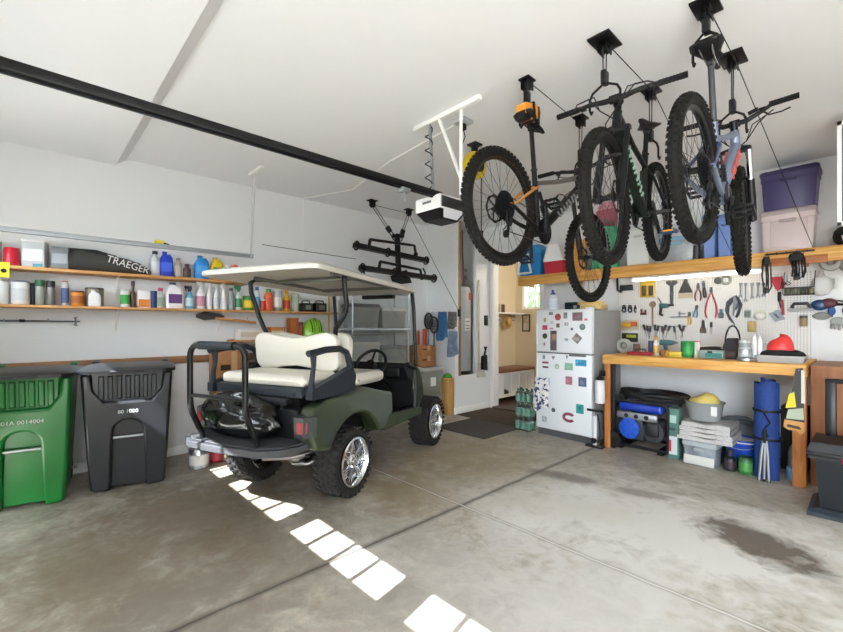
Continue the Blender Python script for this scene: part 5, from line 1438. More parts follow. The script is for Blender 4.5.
# magnets and photos stuck on the doors; u,v are the places on the door front in pixels, w,h in metres
def door_pt(u, v):
    c = Vector(fr.location); n = Vector((math.sin(R_(-3)), -math.cos(R_(-3)), 0)); ex = Vector((math.cos(R_(-3)), math.sin(R_(-3)), 0))
    t = (u - 421.5) / FPX; d = Vector((C_ * t - S_, S_ * t + C_, (V0 - v) / FPX)); o = Vector((0, 0, CAMH))
    k = (c - o).dot(n) / d.dot(n); q = o + d * k - c
    return q.dot(ex), q.z
mags = [
 (551, 313.5, .055, .035, '#7f8793', 'r', 'small grey plaque magnet by the top edge of the freezer door'), (558, 317, .085, .085, '#b5434c', 'c', 'round red badge magnet on the freezer door'),
 (565.5, 315.5, .05, .075, '#8a929a', 'r', 'grey framed card magnet near the freezer door top'), (577.5, 316.5, .13, .10, '#8c6d73', 'r', 'large dark group photo on the freezer door'),
 (586, 319.5, .04, .025, '#c0758a', 'r', 'tiny pink magnet beside the large group photo'), (545, 320, .035, .05, '#b2a05c', 'r', 'olive square magnet on the freezer door'),
 (545, 327.5, .07, .06, '#b8475a', 'r', 'red square magnet above the round black magnet'), (551.5, 328.5, .05, .02, '#d27aa5', 'r', 'slim pink magnet on the freezer door'),
 (558, 325.5, .045, .05, '#76674f', 'r', 'brown square magnet in the middle of the freezer door'), (566.5, 324, .055, .04, '#b4b9b8', 'r', 'pale card magnet below the grey framed card'),
 (552, 322.5, .04, .035, '#bfc4c0', 'r', 'pale grey scrap magnet below the small plaque'), (582.5, 327, .075, .07, '#6f8078', 'c', 'round green grey magnet on the freezer door'),
 (545, 336, .07, .07, '#30353a', 'c', 'round black magnet on the freezer door'), (572, 329, .03, .03, '#5d6878', 'r', 'small navy magnet in the middle of the freezer door'),
 (577, 338.5, .12, .12, '#8d8382', 'd', 'diamond shaped group photo on the freezer door'), (566.5, 339.5, .045, .03, '#a5aaa6', 'r', 'faint grey magnet beside the diamond shaped photo'),
 (544.5, 344, .025, .04, '#b07a78', 'r', 'small rose magnet near the freezer door seam'),
 (544, 357, .035, .05, '#9fa6ac', 'r', 'pale grey magnet at the top of the main door'), (545.5, 362.5, .09, .025, '#a25b62', 'r', 'upper red striped strip on the main door'), (545.5, 367, .08, .02, '#7c4a52', 'r', 'lower dark red strip on the main door'),
 (553.5, 358, .055, .05, '#a98f98', 't', 'small mauve pennant magnet on the main door'), (557, 366.5, .065, .085, '#b2bab0', 'c', 'round pale green magnet on the main door'),
 (569, 366.5, .105, .085, '#8db59f', 'r', 'mint green photo magnet on the main door'), (577.5, 355.8, .22, .022, '#5d6166', 'r', 'long dark ruler magnet under the freezer door'),
 (567, 357.5, .03, .05, '#7b8088', 't', 'grey pointed magnet above the mint photo'), (581, 363, .14, .075, '#3f9cc0', 'r', 'bright blue postcard on the main door'),
 (547, 381.5, .075, .085, '#7da6c4', 'r', 'pale blue framed photo on the main door'), (569, 380.5, .085, .10, '#b0737f', 'r', 'rose framed photo on the main door'), (582.5, 382, .10, .11, '#59657f', 'r', 'navy picture with a white corner on the main door'),
 (553.5, 410, .055, .04, '#4a5158', 'c', 'dark oval magnet on the lower main door'), (580, 409, .095, .11, '#2b9a9e', 'r', 'teal square card low on the main door'), (544.5, 419, .065, .07, '#a5a8ae', 'r', 'grey sketch magnet low on the main door'),
]
frm = Matrix.Rotation(R_(-3), 4, 'Z')
def on_door(x, z): return Vector(fr.location) + frm @ Vector((x, -.0015, z))
for u, v, w, h, c, kind, lb in mags:
    x, z = door_pt(u, v); k = MB(); rnd = random.Random(int(u * 10 + v))
    if kind == 'r': k.bx(-w / 2, w / 2, -.003, 0, -h / 2, h / 2)
    elif kind == 'c': k.lathe([(w / 2, -.003), (w / 2, 0)], axis='y', n=28)
    elif kind == 'd': k.box(0, -.0015, 0, w * .8, .003, h * .8, rot=Euler((0, R_(40), 0)))
    else: k.prism([(-w / 2, h / 2), (w / 2, h / 2), (0, -h / 2)], -.003, 0, 'y')
    nm = 'photo_magnet' if w > .09 else 'magnet'
    t = thing(nm, lb, 'magnet', on_door(x, z), R_(-3), 'magnets on the refrigerator')
    obj('backing', k, P(c, .5), t)
    if w >= .05 and h >= .035:          # printed picture: lighter border and a few blocks
        base = lin(c)
        for i in range(4):
            q = rnd.uniform(.35, 1.9); cc = tuple(min(1, max(0, b_ * q + rnd.uniform(-.04, .10))) for b_ in base)
            bw, bh = w * rnd.uniform(.18, .42), h * rnd.uniform(.18, .42)
            bx_, bz_ = rnd.uniform(-.22, .22) * w, rnd.uniform(-.22, .22) * h
            obj('print', MB().bx(bx_ - bw / 2, bx_ + bw / 2, -.0036 - i * .0002, -.003, bz_ - bh / 2, bz_ + bh / 2), M('print_%02x%02x%02x' % tuple(int(255 * z_) for z_ in cc), cc, .5), t)
# portrait photo and the big letter magnet
x, z = door_pt(553.5, 340.5)
t = thing('photo_magnet', 'tall brown portrait photo of a person in a dark hat on the freezer door', 'photo', on_door(x, z), R_(-3), 'magnets on the refrigerator')
obj('backing', MB().bx(-.045, .045, -.003, 0, -.125, .125), P('#7c6a66', .5), t)
obj('print', MB().ell((.01, -.003, .05), .03, .001, .04), P('#a87f6c', .6), t); obj('print', MB().hull([(xx, yy, zz) for yy in (-.0042, -.003) for xx, zz in ((-.03, .08), (.045, .085), (.04, .12), (-.02, .12))]), P('#3d3c46', .6), t)
obj('print', MB().bx(-.04, .04, -.0038, -.003, -.115, -.01), P('#5d5560', .6), t)
x, z = door_pt(569, 417.5)
t = thing('letter_magnet', 'large dark red letter C shaped magnet on the main door', 'magnet', on_door(x, z), R_(-3), 'magnets on the refrigerator')
def cshape(ro, ri, d):
    k = MB(); n = 22; pts = []
    for i in range(n + 1):
        a = R_(38) + R_(284) * i / n; pts.append((ro[0] * math.cos(a), ro[1] * math.sin(a)))
    for i in range(n, -1, -1):
        a = R_(38) + R_(284) * i / n; pts.append((ri[0] * math.cos(a), ri[1] * math.sin(a)))
    return k.prism(pts, -d, 0, 'y')
obj('outline', cshape((.088, .060), (.052, .026), .003), P('#2b3050', .5), t); obj('letter', cshape((.082, .054), (.058, .032), .004), P('#9c3c50', .5), t)
# cloth bag on the fridge corner, water bottles beside it
p = at(542, 378, X=-3.05)
cloth('patterned_bag', 'white cloth bag with navy blots hanging at the fridge edge', 'bag', 533, 549, 377, 410, 4.80, None, .06, 2, 1.2)
def blot_mat(name, base, ink, sc):
    m = bpy.data.materials.new(name); m.use_nodes = True; nt = m.node_tree; b = nt.nodes['Principled BSDF']
    tc = nt.nodes.new('ShaderNodeTexCoord'); n = nt.nodes.new('ShaderNodeTexNoise'); n.inputs['Scale'].default_value = sc; n.inputs['Detail'].default_value = 2
    r = nt.nodes.new('ShaderNodeValToRGB'); r.color_ramp.elements[0].position = .52; r.color_ramp.elements[1].position = .56
    r.color_ramp.elements[0].color = (*lin(base), 1); r.color_ramp.elements[1].color = (*lin(ink), 1)
    nt.links.new(tc.outputs['Object'], n.inputs['Vector']); nt.links.new(n.outputs['Fac'], r.inputs['Fac']); nt.links.new(r.outputs['Color'], b.inputs['Base Color']); b.inputs['Roughness'].default_value = .8
    return m
for o in COL.objects:
    if o.name.startswith('patterned_bag'): o.data.materials.clear(); o.data.materials.append(blot_mat('blot_print', '#e2dfe0', '#39466e', 22))
gb_ = M('green_bottle', '#b4c8bc', .1, trans=.8); capg = P('#17583f'); wrap = M('label_green', '#5d8a78', .4)
for iz in range(3):
    for ix in range(3):
        for iy in range(2):
            lb = 'green water bottle of the wrapped stack beside the fridge, %s layer, %s' % (('floor', 'middle', 'upper')[iz], ('wall side ' if iy else 'room side ') + ('door end', 'centre', 'fridge end')[ix])
            bottle('water_bottle', lb, 'bottle', (Vector((-3.285 + ix * .078, 4.86 + iy * .085, .0 + iz * .185)), .074, .182), gb_, capg, wrap, .36, .7, .9, 'water bottles stacked beside the fridge')
# on top of the fridge
p, w, h = slot(547, 559, 290, FH, Y=5.0)
spray('spray_bottle', 'white spray bottle with a blue head on top of the fridge', (Vector((p.x, p.y, FH)), w, h), P('#dfe4ea'), P('#2b4f9a'), P('#cfd8e4'), yaw=-1.2)
t = thing('tool_case', 'dark green case lying on top of the fridge', 'case', (-2.62, 5.22, FH), .1)
obj('body', MB().bx(-.14, .14, -.10, .10, 0, .10, .012), P('#1c3f40'), t); obj('handle', MB().tube([(-.06, -.10, .06), (-.05, -.13, .07), (.05, -.13, .07), (.06, -.10, .06)], .008, 8), black, t); obj('latch', MB().bx(-.02, .02, -.106, -.10, .02, .06), metal_grey, t)
t = thing('wooden_box', 'flat pale wooden box at the bench edge of the fridge top', 'box', (-2.36, 5.12, FH), .05)
obj('body', MB().bx(-.13, .12, -.12, .12, 0, .05, .004), P('#d9b878', .6), t); obj('lid', MB().bx(-.135, .125, -.125, .125, .05, .062, .003), P('#e2c88c', .6), t)
t = thing('wooden_tray', 'yellow wooden stick tray on the flat pale box', 'tray', (-2.39, 5.10, FH + .062), -.12)
obj('body', MB().bx(-.15, .14, -.06, .06, 0, .035, .004), P('#e3c070', .6), t); obj('red_end', MB().bx(-.16, -.15, -.05, .05, .002, .03), P('#b84a36', .6), t)
t = thing('pull_cord', 'white pull cord hanging beside the fridge', 'cord', at(600, 310, Y=5.40)); zt = OST - .14 - t.location.z
obj('string', MB().cyl((0, 0, zt), (0, 0, -.55), .004), white_p, t); obj('knob', MB().lathe([(.004, -.55), (.014, -.57), (.012, -.60), (.003, -.61)]), white_p, t)
# ---------------------------------------------------------------- doormat
k = MB(); 
solo('doormat', MB().bx(-4.15, -3.28, 4.12, 4.92, 0, .012, .004), M('mat_grey_brown', '#4f4943', .9, noise=(60, .25), bump=(120, .8)), 'grey brown ribbed mat nearest the fridge corner', 'mat')
solo('doormat', MB().bx(-4.47, -3.40, 4.94, 5.74, 0, .012, .004), M('mat_dark_brown', '#43352a', .9, noise=(60, .25), bump=(120, .8)), 'dark brown mat lying at the house door', 'mat')

# ---------------------------------------------------------------- mudroom furniture
cb = thing('cubby_bench', 'white cubby bench with a brown seat board in the room beyond the door', 'bench', (-4.95, 5.97, .03))
L_ = 1.22; k = MB().bx(0, .02, 0, L_, .09, .53)
k.bx(0, .44, 0, L_, .09, .14).bx(0, .44, 0, L_, .49, .53)
for i in range(6): k.bx(.02, .44, i * (L_ - .025) / 5, i * (L_ - .025) / 5 + .025, .14, .49)
obj('body', k, trim_white, cb); obj('seat_board', MB().bx(0, .46, -.005, L_ + .01, .53, .58, .006), wood('bench_seat', '#6a4632', '#8a5f45', 1, 2), cb)
for y in (.02, 1.17): obj('foot', MB().bx(.05, .40, y, y + .04, 0, .09), trim_white, cb)
for y, c, lb in ((.33, '#2c2a2c', 'dark shoe pair in the cubby bench'), (.81, '#24262a', 'black boots in the end cubby')):
    for d in (0, .09): solo('shoe', MB().hull([(x, yy, z) for x, z in ((.10, .0), (.40, .0), (.40, .045), (.22, .11), (.10, .12)) for yy in (-.035, .035)]), P(c, .6), lb + (', door side shoe' if d == 0 else ', window side shoe'), 'shoe', (-4.93, 5.97 + y + d - .03, .17))
hs = thing('coat_shelf', 'white wall shelf with coat hooks over the cubby bench', 'shelf', (-4.95, 5.97, 1.62))
obj('board', MB().bx(0, .24, 0, L_, 0, .025, .003), trim_white, hs); obj('hook_board', MB().bx(0, .02, 0, L_, -.16, -.06, .003), trim_white, hs)
for i in range(5): obj('hook', MB().tube([(.02, .1 + i * .25, -.10), (.07, .1 + i * .25, -.13), (.08, .1 + i * .25, -.10)], .007, 6), black_m, hs)
t = thing('straw_hat', 'straw hat hanging on a coat hook beyond the door', 'hat', (-4.875, 6.84, 1.49))
obj('brim', MB().lathe([(.02, 0), (.15, .0), (.155, .006), (.02, .012)], axis='x', n=28), M('straw', '#b8945a', .8, bump=(60, .6)), t); obj('crown', MB().lathe([(.085, .01), (.075, .07), (.05, .085), (.01, .09)], axis='x', n=24), M('straw', '#b8945a'), t)
t = thing('picture_frame', 'small dark framed picture on the mudroom wall', 'picture', at(526, 323, Y=MYB - .012)); 
obj('frame', MB().bx(-.09, .09, 0, .012, -.17, -.145).bx(-.09, .09, 0, .012, .145, .17).bx(-.09, -.065, 0, .012, -.145, .145).bx(.065, .09, 0, .012, -.145, .145), P('#3a2c24', .4), t); obj('print', MB().bx(-.065, .065, .006, .01, -.145, .145), M('sepia_print', '#b8a890', .5, noise=(14, .4)), t)
for u, c, lb in ((497.5, '#7a4a2c', 'brown vase on the coat shelf'), (500, '#4a3a30', 'dark small bottle on the coat shelf')):
    q = at(u, 300, X=-4.85); can('vase', lb, 'vase', (Vector((-4.85, max(q.y, 6.0) + (.1 if u > 499 else 0), 1.645)), .07, .16), P(c), P(c))
k = MB(); rnd = random.Random(3)
for i in range(700):
    c = Vector((rnd.uniform(-1.6, .9), rnd.uniform(-.6, .5), rnd.uniform(0.0, 3.0))); a = rnd.uniform(0, 6.28); s_ = rnd.uniform(.08, .16)
    u_ = Vector((math.cos(a), rnd.uniform(-.4, .4), math.sin(a))) * s_; w_ = Vector((-math.sin(a), rnd.uniform(-.6, .6), math.cos(a))) * s_ * .5
    k.add([c - u_, c + w_, c + u_, c - w_], [(0, 1, 2, 3)])
sh_ = thing('garden_shrub', 'green shrub seen through the mudroom window', 'shrub', (-5.0, 8.6, 0)); obj('foliage', k, M('shrub_leaf', '#2a521a', .6, noise=(8, .4)), sh_); obj('trunk', MB().cyl((-.3, 0, -.03), (-.3, 0, 2.2), .05), P('#4a3626', .8), sh_)
dl = bpy.data.lights.new('mudroom_fill_light', 'POINT'); dlo = bpy.data.objects.new('mudroom_fill_light', dl); COL.objects.link(dlo); dlo.location = (-3.3, 6.6, 2.6); dl.energy = 16; dl.shadow_soft_size = .12; dl.color = (1, .94, .84)  # point light added to brighten the mudroom
lf = thing('added_lamp', 'round ceiling lamp added out of view to light the room beyond the door', 'lamp', (-3.3, 6.6, 2.9)); obj('canopy', MB().lathe([(.14, 0), (.14, -.02), (.12, -.035)]), trim_white, lf); obj('globe', MB().lathe([(.12, -.035), (.11, -.08), (.05, -.11), (.001, -.115)]), M('globe_glass', '#fff2da', .4, emit=1.5), lf)  # unseen lamp body added around the fill light
# ================================================================ goods on the overhead shelf
GO = 'things stored on the overhead shelf'
def so_(u0, u1, v, Y=5.62, base=OST): return slot(u0, u1, v, base, Y=Y)
p, w, h = so_(520, 549, 246)
t = thing('cooler', 'blue cooler with a white swing handle on the shelf end over the door', 'cooler', (p.x, 5.62, OST)); w *= .9
obj('body', MB().hull([(sx * w / 2 * f, sy * .13 * f, z) for sx in (-1, 1) for sy in (-1, 1) for z, f in ((0, .9), (h * .72, 1))]), P('#1c78b8', .35), t)
obj('lid', MB().hull([(sx * w / 2 * f, sy * .135 * f, z) for sx in (-1, 1) for sy in (-1, 1) for z, f in ((h * .72, 1.02), (h * .8, 1.02), (h, .6))]), P('#2a8cc8', .35), t)
obj('swing_handle', MB().tube([(-w * .52, -.15, h * .10), (-w * .42, -.155, h * .42), (-w * .5, -.155, h * .66), (-w * .2, -.155, h * .74), (w * .08, -.155, h * .66), (w * .0, -.155, h * .42), (w * .1, -.15, h * .10), (-w * .2, -.15, h * .09)], .02, 8, closed=True), white_p, t)
p, w, h = so_(546, 569, 245, 5.60)
t = thing('cooler', 'red and white small cooler beside the blue one', 'cooler', (p.x, 5.60, OST)); w *= .95
obj('body', MB().hull([(sx * w / 2 * f, sy * .12 * f, z) for sx in (-1, 1) for sy in (-1, 1) for z, f in ((0, .9), (h * .42, 1))]), P('#c01f35', .35), t)
obj('lid', MB().hull([(sx * w / 2 * f, sy * .12, z) for sx in (-1, 1) for sy in (-1, 1) for z, f in ((h * .42, 1.02), (h * .55, 1.0), (h * .98, .45))]), white_p, t)
obj('handle', MB().tube([(-w * .5, -.125, h * .45), (-w * .25, -.125, h), (w * .25, -.125, h), (w * .5, -.125, h * .45)], .011, 6), P('#e4e2e0'), t)
p, w, h = so_(571, 586, 240, 5.7); carton('game_box', 'yellow and orange printed box standing behind the hanging front wheel', 'box', (Vector((p.x, 5.72, OST)), .05, h), w, P('#d89a4a', .5), P('#b8573a'), group=GO)
p, w, h = so_(588, 622, 228, 5.62)
t = thing('tote_bag', 'bright green bag between the hanging bike wheels', 'bag', (p.x, 5.60, OST))
obj('body', MB().grid(lambda a, b: (w / 2 * .95 * math.cos(2 * PI * a) * (.96 + .05 * math.sin(9 * a)) * (1 - .12 * b), .13 * math.sin(2 * PI * a) * (1 - .3 * b), h * b + .008 * math.sin(20 * a) * b), 40, 8), M('green_print_bag', '#3f9a6e', .6, noise=(9, .45)), t)
for y in (-.08, .08): obj('handle', MB().tube([(-w * .25, y, h * .97), (-w * .2, y, h * 1.15), (w * .2, y, h * 1.15), (w * .25, y, h * .97)], .007, 6), P('#2c7a54'), t)
p, w, h = so_(594, 614, 198, 5.70)
t = thing('gift_bag', 'tall rose pink bag standing behind the green bag', 'bag', (p.x, 5.79, OST))
obj('body', MB().hull([(x, y, z) for x in (-w / 2, w / 2) for y in (-.05, .05) for z in (0, h * .85)]), P('#b5566a', .55), t); obj('tissue', MB().hull([(x * w / 2 * .9, y * .035, z) for x in (-1, 1) for y in (-1, 1) for z in (h * .8, h * .9)] + [(0, 0, h), (w * .3, 0, h * .98)]), P('#d690a0', .7), t)
tw_ = M('milky_tote', '#d3d5d3', .35); 
def shelf_tote(label, u0, u1, v, Y, d, body, lidm, base=OST, lidz=.035):
    p, w, h = slot(u0, u1, v, base, Y=Y - d / 2)
    w = (u1 - u0) / FPX * depth((p.x, Y - d / 2)) * .98
    c = at((u0 + u1) / 2, v, Y=Y - d / 2)
    # a box seen at a slant: keep the near face between u0 and u1
    return tote(label, (c.x, Y, base), w * .80, d, h, body, lidm, 0, group=GO, lidz=lidz)
shelf_tote('milky white tote on the shelf behind the lettered bike', 622, 652, 226, 5.66, .30, tw_, M('milky_lid', '#bfc4c2', .4))
shelf_tote('clear tote with a light blue lid on the shelf behind the blue bike rear wheel', 656, 696, 236, 5.66, .30, M('clear_tote', '#bfc6ca', .2, trans=.35, noise=(7, .2)), P('#7fb2cf'))
p, w, h = so_(660, 694, 214, 5.66, OST + .19)
k = MB(); k.grid(lambda a, b: (.17 * math.cos(2 * PI * a) * math.cos(PI / 2 * b) ** .6 * (1 + .1 * math.sin(16 * a)), .12 * math.sin(2 * PI * a) * math.cos(PI / 2 * b) ** .6, .16 * math.sin(PI / 2 * b) * (1 + .12 * math.sin(13 * a))), 36, 10)
lt = [o for o in COL.objects if o.get('label', '').startswith('clear tote with a light')][0]
tz = lt.location.z + max(max(v.co.z for v in c.data.vertices) for c in lt.children if c.type == 'MESH')
solo('plastic_bag', k, M('grey_white_bag', '#c3c5c7', .35, bump=(12, .6)), 'crumpled whitish plastic bag on the clear tote', 'bag', (lt.location.x, 5.66, tz), sharp=80)
for u0, u1, lb in ((702, 715.5, 'steel blue tote standing first behind the blue bike'), (716.5, 731, 'steel blue tote standing second behind the blue bike')):
    shelf_tote(lb, u0, u1, 214, 5.66, .30, P('#6d89c4', .4), P('#5d78b4', .4))
p, w, h = so_(695, 700, 243, 5.55); can('bottle', 'dark cylinder bottle at the edge of the blue totes', 'bottle', (Vector((p.x, 5.53, OST)), .06, .16), P('#3b3d42'), black)
c = at(787, 206, Y=5.50)
t1 = tote('pinkish clear tote under the purple one on the overhead shelf', (c.x + .0, 5.66, OST), .42, .32, .42, M('pink_clear_tote', '#d8c8c8', .3), M('pink_lid', '#b8a8aa', .4), group=GO)
obj('panel', MB().bx(-.13, .15, -.154, -.148, .04, .36, .004), M('pink_panel', '#cdbcbc', .4), t1)
tote('dark purple tote on top of the pinkish clear one', (c.x + .01, 5.66, OST + .42), .44, .33, .40, M('purple_tote', '#413a66', .4), M('purple_lid', '#322c52', .35), group=GO)
t = thing('duffel_bag', 'black duffel bag lying on the shelf beyond the purple tote', 'bag', (-.20 + .16, 5.68, OST), 0)
obj('body', MB().ell((0, 0, .11), .24, .13, .11, 20, 10, .7), M('duffel_black', '#1a1a1d', .7), t); obj('strap', MB().tube([(-.12, -.12, .12), (-.06, -.13, .24), (.06, -.13, .24), (.12, -.12, .12)], .01, 6, flat=.5), black, t)
solo('pale_board', MB().box(0, 0, 0, .52, .02, .09, rot=Euler((0, R_(-14), 0))), P('#c9c4ba', .6), 'pale board leaning before the black duffel bag', 'board', (.05, 5.515, OST + .11))
# framed panel hanging from the ceiling at the picture edge
t = thing('framed_display', 'white framed dark panel hanging from the ceiling over the black tool chest', 'panel', (.16, 4.62, 0))
z0, z1 = 2.17, 2.98
obj('panel', MB().bx(-.34, .34, -.012, .012, z0 + .03, z1 - .03), M('panel_grey', '#5c6064', .35), t)
obj('frame', MB().bx(-.36, .36, -.02, .02, z0, z0 + .03).bx(-.36, .36, -.02, .02, z1 - .03, z1).bx(-.36, -.335, -.02, .02, z0, z1).bx(.335, .36, -.02, .02, z0, z1), trim_white, t)
for x in (-.25, .25): obj('hanger', MB().cyl((x, 0, z1), (x, 0, ZC), .005), metal_grey, t)

# ================================================================ tools on the pegboard
GT = 'tools on the pegboard'
TY = PY - .010
def pp(u, v, Y=TY): return at(u, v, Y=Y)
def px(u): return depth(at(u, 320, Y=TY)) / FPX / .80       # metres along the wall per pixel, roughly
def pz(u): return depth(at(u, 320, Y=TY)) / FPX
def tool(name, label, cat, u, v, ang=0, dy=0):
    t = thing(name, label, cat, pp(u, v) - Vector((0, dy, 0)), rot=Euler((0, R_(ang), 0)), group=GT); return t
def peg(t, z=0): obj('peg_hook', MB().tube([(0, .012, z + .004), (0, -.02, z), (0, -.022, z + .015)], .0028, 6), metal_grey, t)
steel = M('tool_steel', '#7f8286', .35, .7); dsteel = M('tool_steel_dark', '#55585c', .35, .8)
def screwdriver(u, v, L, c, lb, ang=0):
    t = tool('screwdriver', lb, 'screwdriver', u, v, ang)
    obj('handle', MB().lathe([(.008, 0), (.014, -.01), (.013, -L * .3), (.016, -L * .42), (.008, -L * .45)], n=8), P(c, .35), t)
    obj('blade', MB().cyl((0, 0, -L * .45), (0, 0, -L), .0045, .003, 8), dsteel, t)
def pliers(u, v, L, c, lb, op=.12, ang=0, jaw=.35):
    t = tool('pliers', lb, 'pliers', u, v, ang)
    for s in (-1, 1):
        obj('handle', MB().tube([(s * .006, 0, -L * jaw), (s * op * L, 0, -L * .55), (s * op * L * 1.25, 0, -L * .8), (s * op * L * .9, 0, -L)], [.007, .009, .009, .008], 8), P(c, .4), t)
        obj('jaw', MB().hull([(s * x, y, z) for x, z in ((0, 0), (.01, 0), (.017, -L * jaw * .6), (.01, -L * jaw * 1.1), (-.008, -L * jaw * 1.1)) for y in (-.006, .006)]), dsteel, t)
    obj('pivot', MB().cyl((0, -.009, -L * jaw), (0, .009, -L * jaw), .009), steel, t)
    peg(t, -L * jaw * .5)
def wrench(u, v0, v1, lb):
    t = tool('wrench', lb, 'wrench', u, v0); L = (v1 - v0) * pz(u)
    obj('shank', MB().hull([(s * w, y, z) for s in (-1, 1) for w, z in ((.007, -.02), (.006, -L + .02)) for y in (-.004, .004)]), steel, t)
    obj('ring_end', MB().torus((0, 0, -.012), .011, .006, 'y', 20, 6), steel, t)
    obj('open_end', MB().prism([(-.014, -L), (-.018, -L + .02), (-.008, -L + .036), (.008, -L + .036), (.018, -L + .02), (.014, -L), (.006, -L + .006), (.006, -L + .018), (-.006, -L + .018), (-.006, -L + .006)], -.005, .005, 'y'), steel, t)
    peg(t, -.012)
# frame saw and packets in the corner
t = tool('hacksaw', 'black frame saw hanging under the shelf by the fridge', 'saw', 617, 274)
obj('frame', MB().tube([(.0, 0, 0), (.01, 0, -.22), (.05, 0, -.25), (.06, 0, -.19)], .014, 8), black, t); obj('back', MB().tube([(0, 0, 0), (.20, 0, .01)], .013, 8), black, t); obj('grip', MB().box(.12, 0, -.19, .17, .03, .07, .012), M('grip_dark', '#26282c', .5), t); obj('blade', MB().bx(.02, .22, -.002, .002, -.232, -.222), dsteel, t)
def packet(u0, u1, v0, v1, c, lb, cat='packet', inner=None):
    a, b = pp(u0, v0), pp(u1, v1); t = thing('hanging_packet', lb, cat, ((a.x + b.x) / 2, TY, (a.z + b.z) / 2), group=GT); w, h = b.x - a.x, a.z - b.z
    obj('card', MB().bx(-w / 2, w / 2, -.006, .0, -h / 2, h / 2, .002), P(c, .5), t)
    for i, (x, z, ww, hh, cc) in enumerate(inner or []): obj('content', MB().box(x * w, -.016, z * h, ww * w, .022, hh * h, .006), P(cc, .4), t)
    peg(t, h / 2 - .006)
packet(640, 655, 281, 297, '#d6b43c', 'yellow backed packet with two dark clips', inner=[(-.2, -.1, .3, .6, '#5c4a20'), (.25, -.12, .28, .6, '#3a3434')])
packet(620, 639, 320, 330, '#c8b9a0', 'packet of yellow and orange bits under the black clamps', inner=[(-.1, 0, .5, .5, '#d8a02c'), (.25, .1, .35, .4, '#c0532c')])
packet(622, 638, 333, 342, '#23281f', 'dark packet with a green yellow band above the bench', inner=[(.1, .15, .6, .35, '#a8b83a')])
for u, lb in ((624, 'first black spring clamp by the fridge'), (630, 'second black spring clamp by the fridge'), (636, 'third black and white spring clamp by the fridge')):
    t = tool('spring_clamp', lb, 'clamp', u, 305)
    for s in (-1, 1): obj('jaw', MB().tube([(s * .006, 0, 0), (s * .018, 0, -.04), (s * .022, 0, -.07), (s * .006, 0, -.10)], .009, 6), black if u < 635 or s < 0 else white_p, t)
    obj('spring', MB().cyl((0, -.012, -.04), (0, .012, -.04), .014), dsteel, t)
t = tool('block_plane', 'small red brown block plane on the pegboard', 'plane', 643.5, 312)
obj('body', MB().box(0, 0, -.02, .075, .035, .03, .006), P('#6a2f2a'), t); obj('tote_handle', MB().tube([(-.02, 0, 0), (-.028, 0, .035)], .011, 8), P('#5a2a22'), t); obj('knob', MB().ell((.022, 0, .012), .012, .012, .016), P('#5a2a22'), t)
t = tool('mallet', 'wooden round paddle with a long handle', 'paddle', 652.5, 302)
obj('head', MB().lathe([(.035, -.012), (.04, 0), (.035, .012)], (0, 0, -.03), 'y', 24), P('#7c6250', .6), t); obj('ring', MB().torus((0, -.008, -.03), .024, .005, 'y', 22, 6), P('#b49a80', .6), t); obj('handle', MB().tube([(0, 0, -.065), (.002, 0, -.30)], [.011, .009], 8), P('#8a6b54', .6), t); peg(t, .0)
t = tool('rivet_tool', 'big black lever tool hanging head up on the pegboard', 'tool', 672, 281)
obj('head', MB().hull([(x, y, z) for x, z in ((-.06, 0), (.055, 0), (.06, -.03), (.02, -.055), (-.025, -.055), (-.062, -.03)) for y in (-.018, .018)]), P('#2a2b30', .4), t); obj('shaft', MB().tube([(-.003, 0, -.05), (-.005, 0, -.30)], [.020, .016], 8), P('#33343a', .4), t); obj('collar', MB().torus((-.004, 0, -.16), .021, .006, 'z', 18, 6), steel, t); peg(t, -.02)
t = tool('wallpaper_brush', 'wide dark handled brush with pale bristles', 'brush', 685.5, 280)
obj('handle', MB().hull([(s * w, y, z) for s in (-1, 1) for w, z in ((.011, 0), (.014, -.06), (.018, -.09), (.07, -.14), (.072, -.155)) for y in (-.012, .012)]).cyl((0, 0, .012), (0, 0, -.09), .015), P('#26221f', .4), t)
obj('bristle', MB().hull([(s * w, y, z) for s in (-1, 1) for w, z in ((.071, -.155), (.074, -.215)) for y in (-.012, .012)]), M('bristle_pale', '#b7ad96', .8), t); peg(t, 0)
t = tool('drill', 'teal and black hand drill on the pegboard', 'drill', 664, 303)
obj('body', MB().box(.0, 0, -.035, .11, .05, .06, .014), P('#37636a'), t); obj('chuck', MB().cyl((.055, 0, -.03), (.11, 0, -.03), .016, .011), black, t); obj('grip', MB().tube([(-.03, 0, -.05), (-.045, 0, -.14), (-.01, 0, -.15)], .018, 8), black, t); obj('crank', MB().tube([(-.02, -.03, 0), (-.05, -.035, .06), (-.05, -.06, .06)], .006, 6), black, t)
t = tool('clamp_bar', 'thin steel clamp bar lying on two pegs', 'clamp', 680, 317); obj('bar', MB().bx(-.11, .11, -.006, .006, -.006, .006), dsteel, t); obj('jaw', MB().box(.02, 0, .04, .07, .02, .012, .003).bx(-.012, .0, -.006, .006, .0, .07), steel, t)
pliers(698, 283, .21, '#6a2328', 'dark red handled pliers with open grips', .12); pliers(703, 281, .20, '#22242a', 'black handled needle pliers beside the dark red pliers', .05, -6)
pliers(697, 305, .15, '#3f7fa8', 'blue handled side cutters below the dark red pliers', .1, 8)
pliers(711, 287, .36, '#b0262c', 'large red handled bolt cutters', .13, 0, .18)
pliers(689.5, 312, .15, '#e3b21c', 'yellow handled pliers hanging below the wide brush', .09)
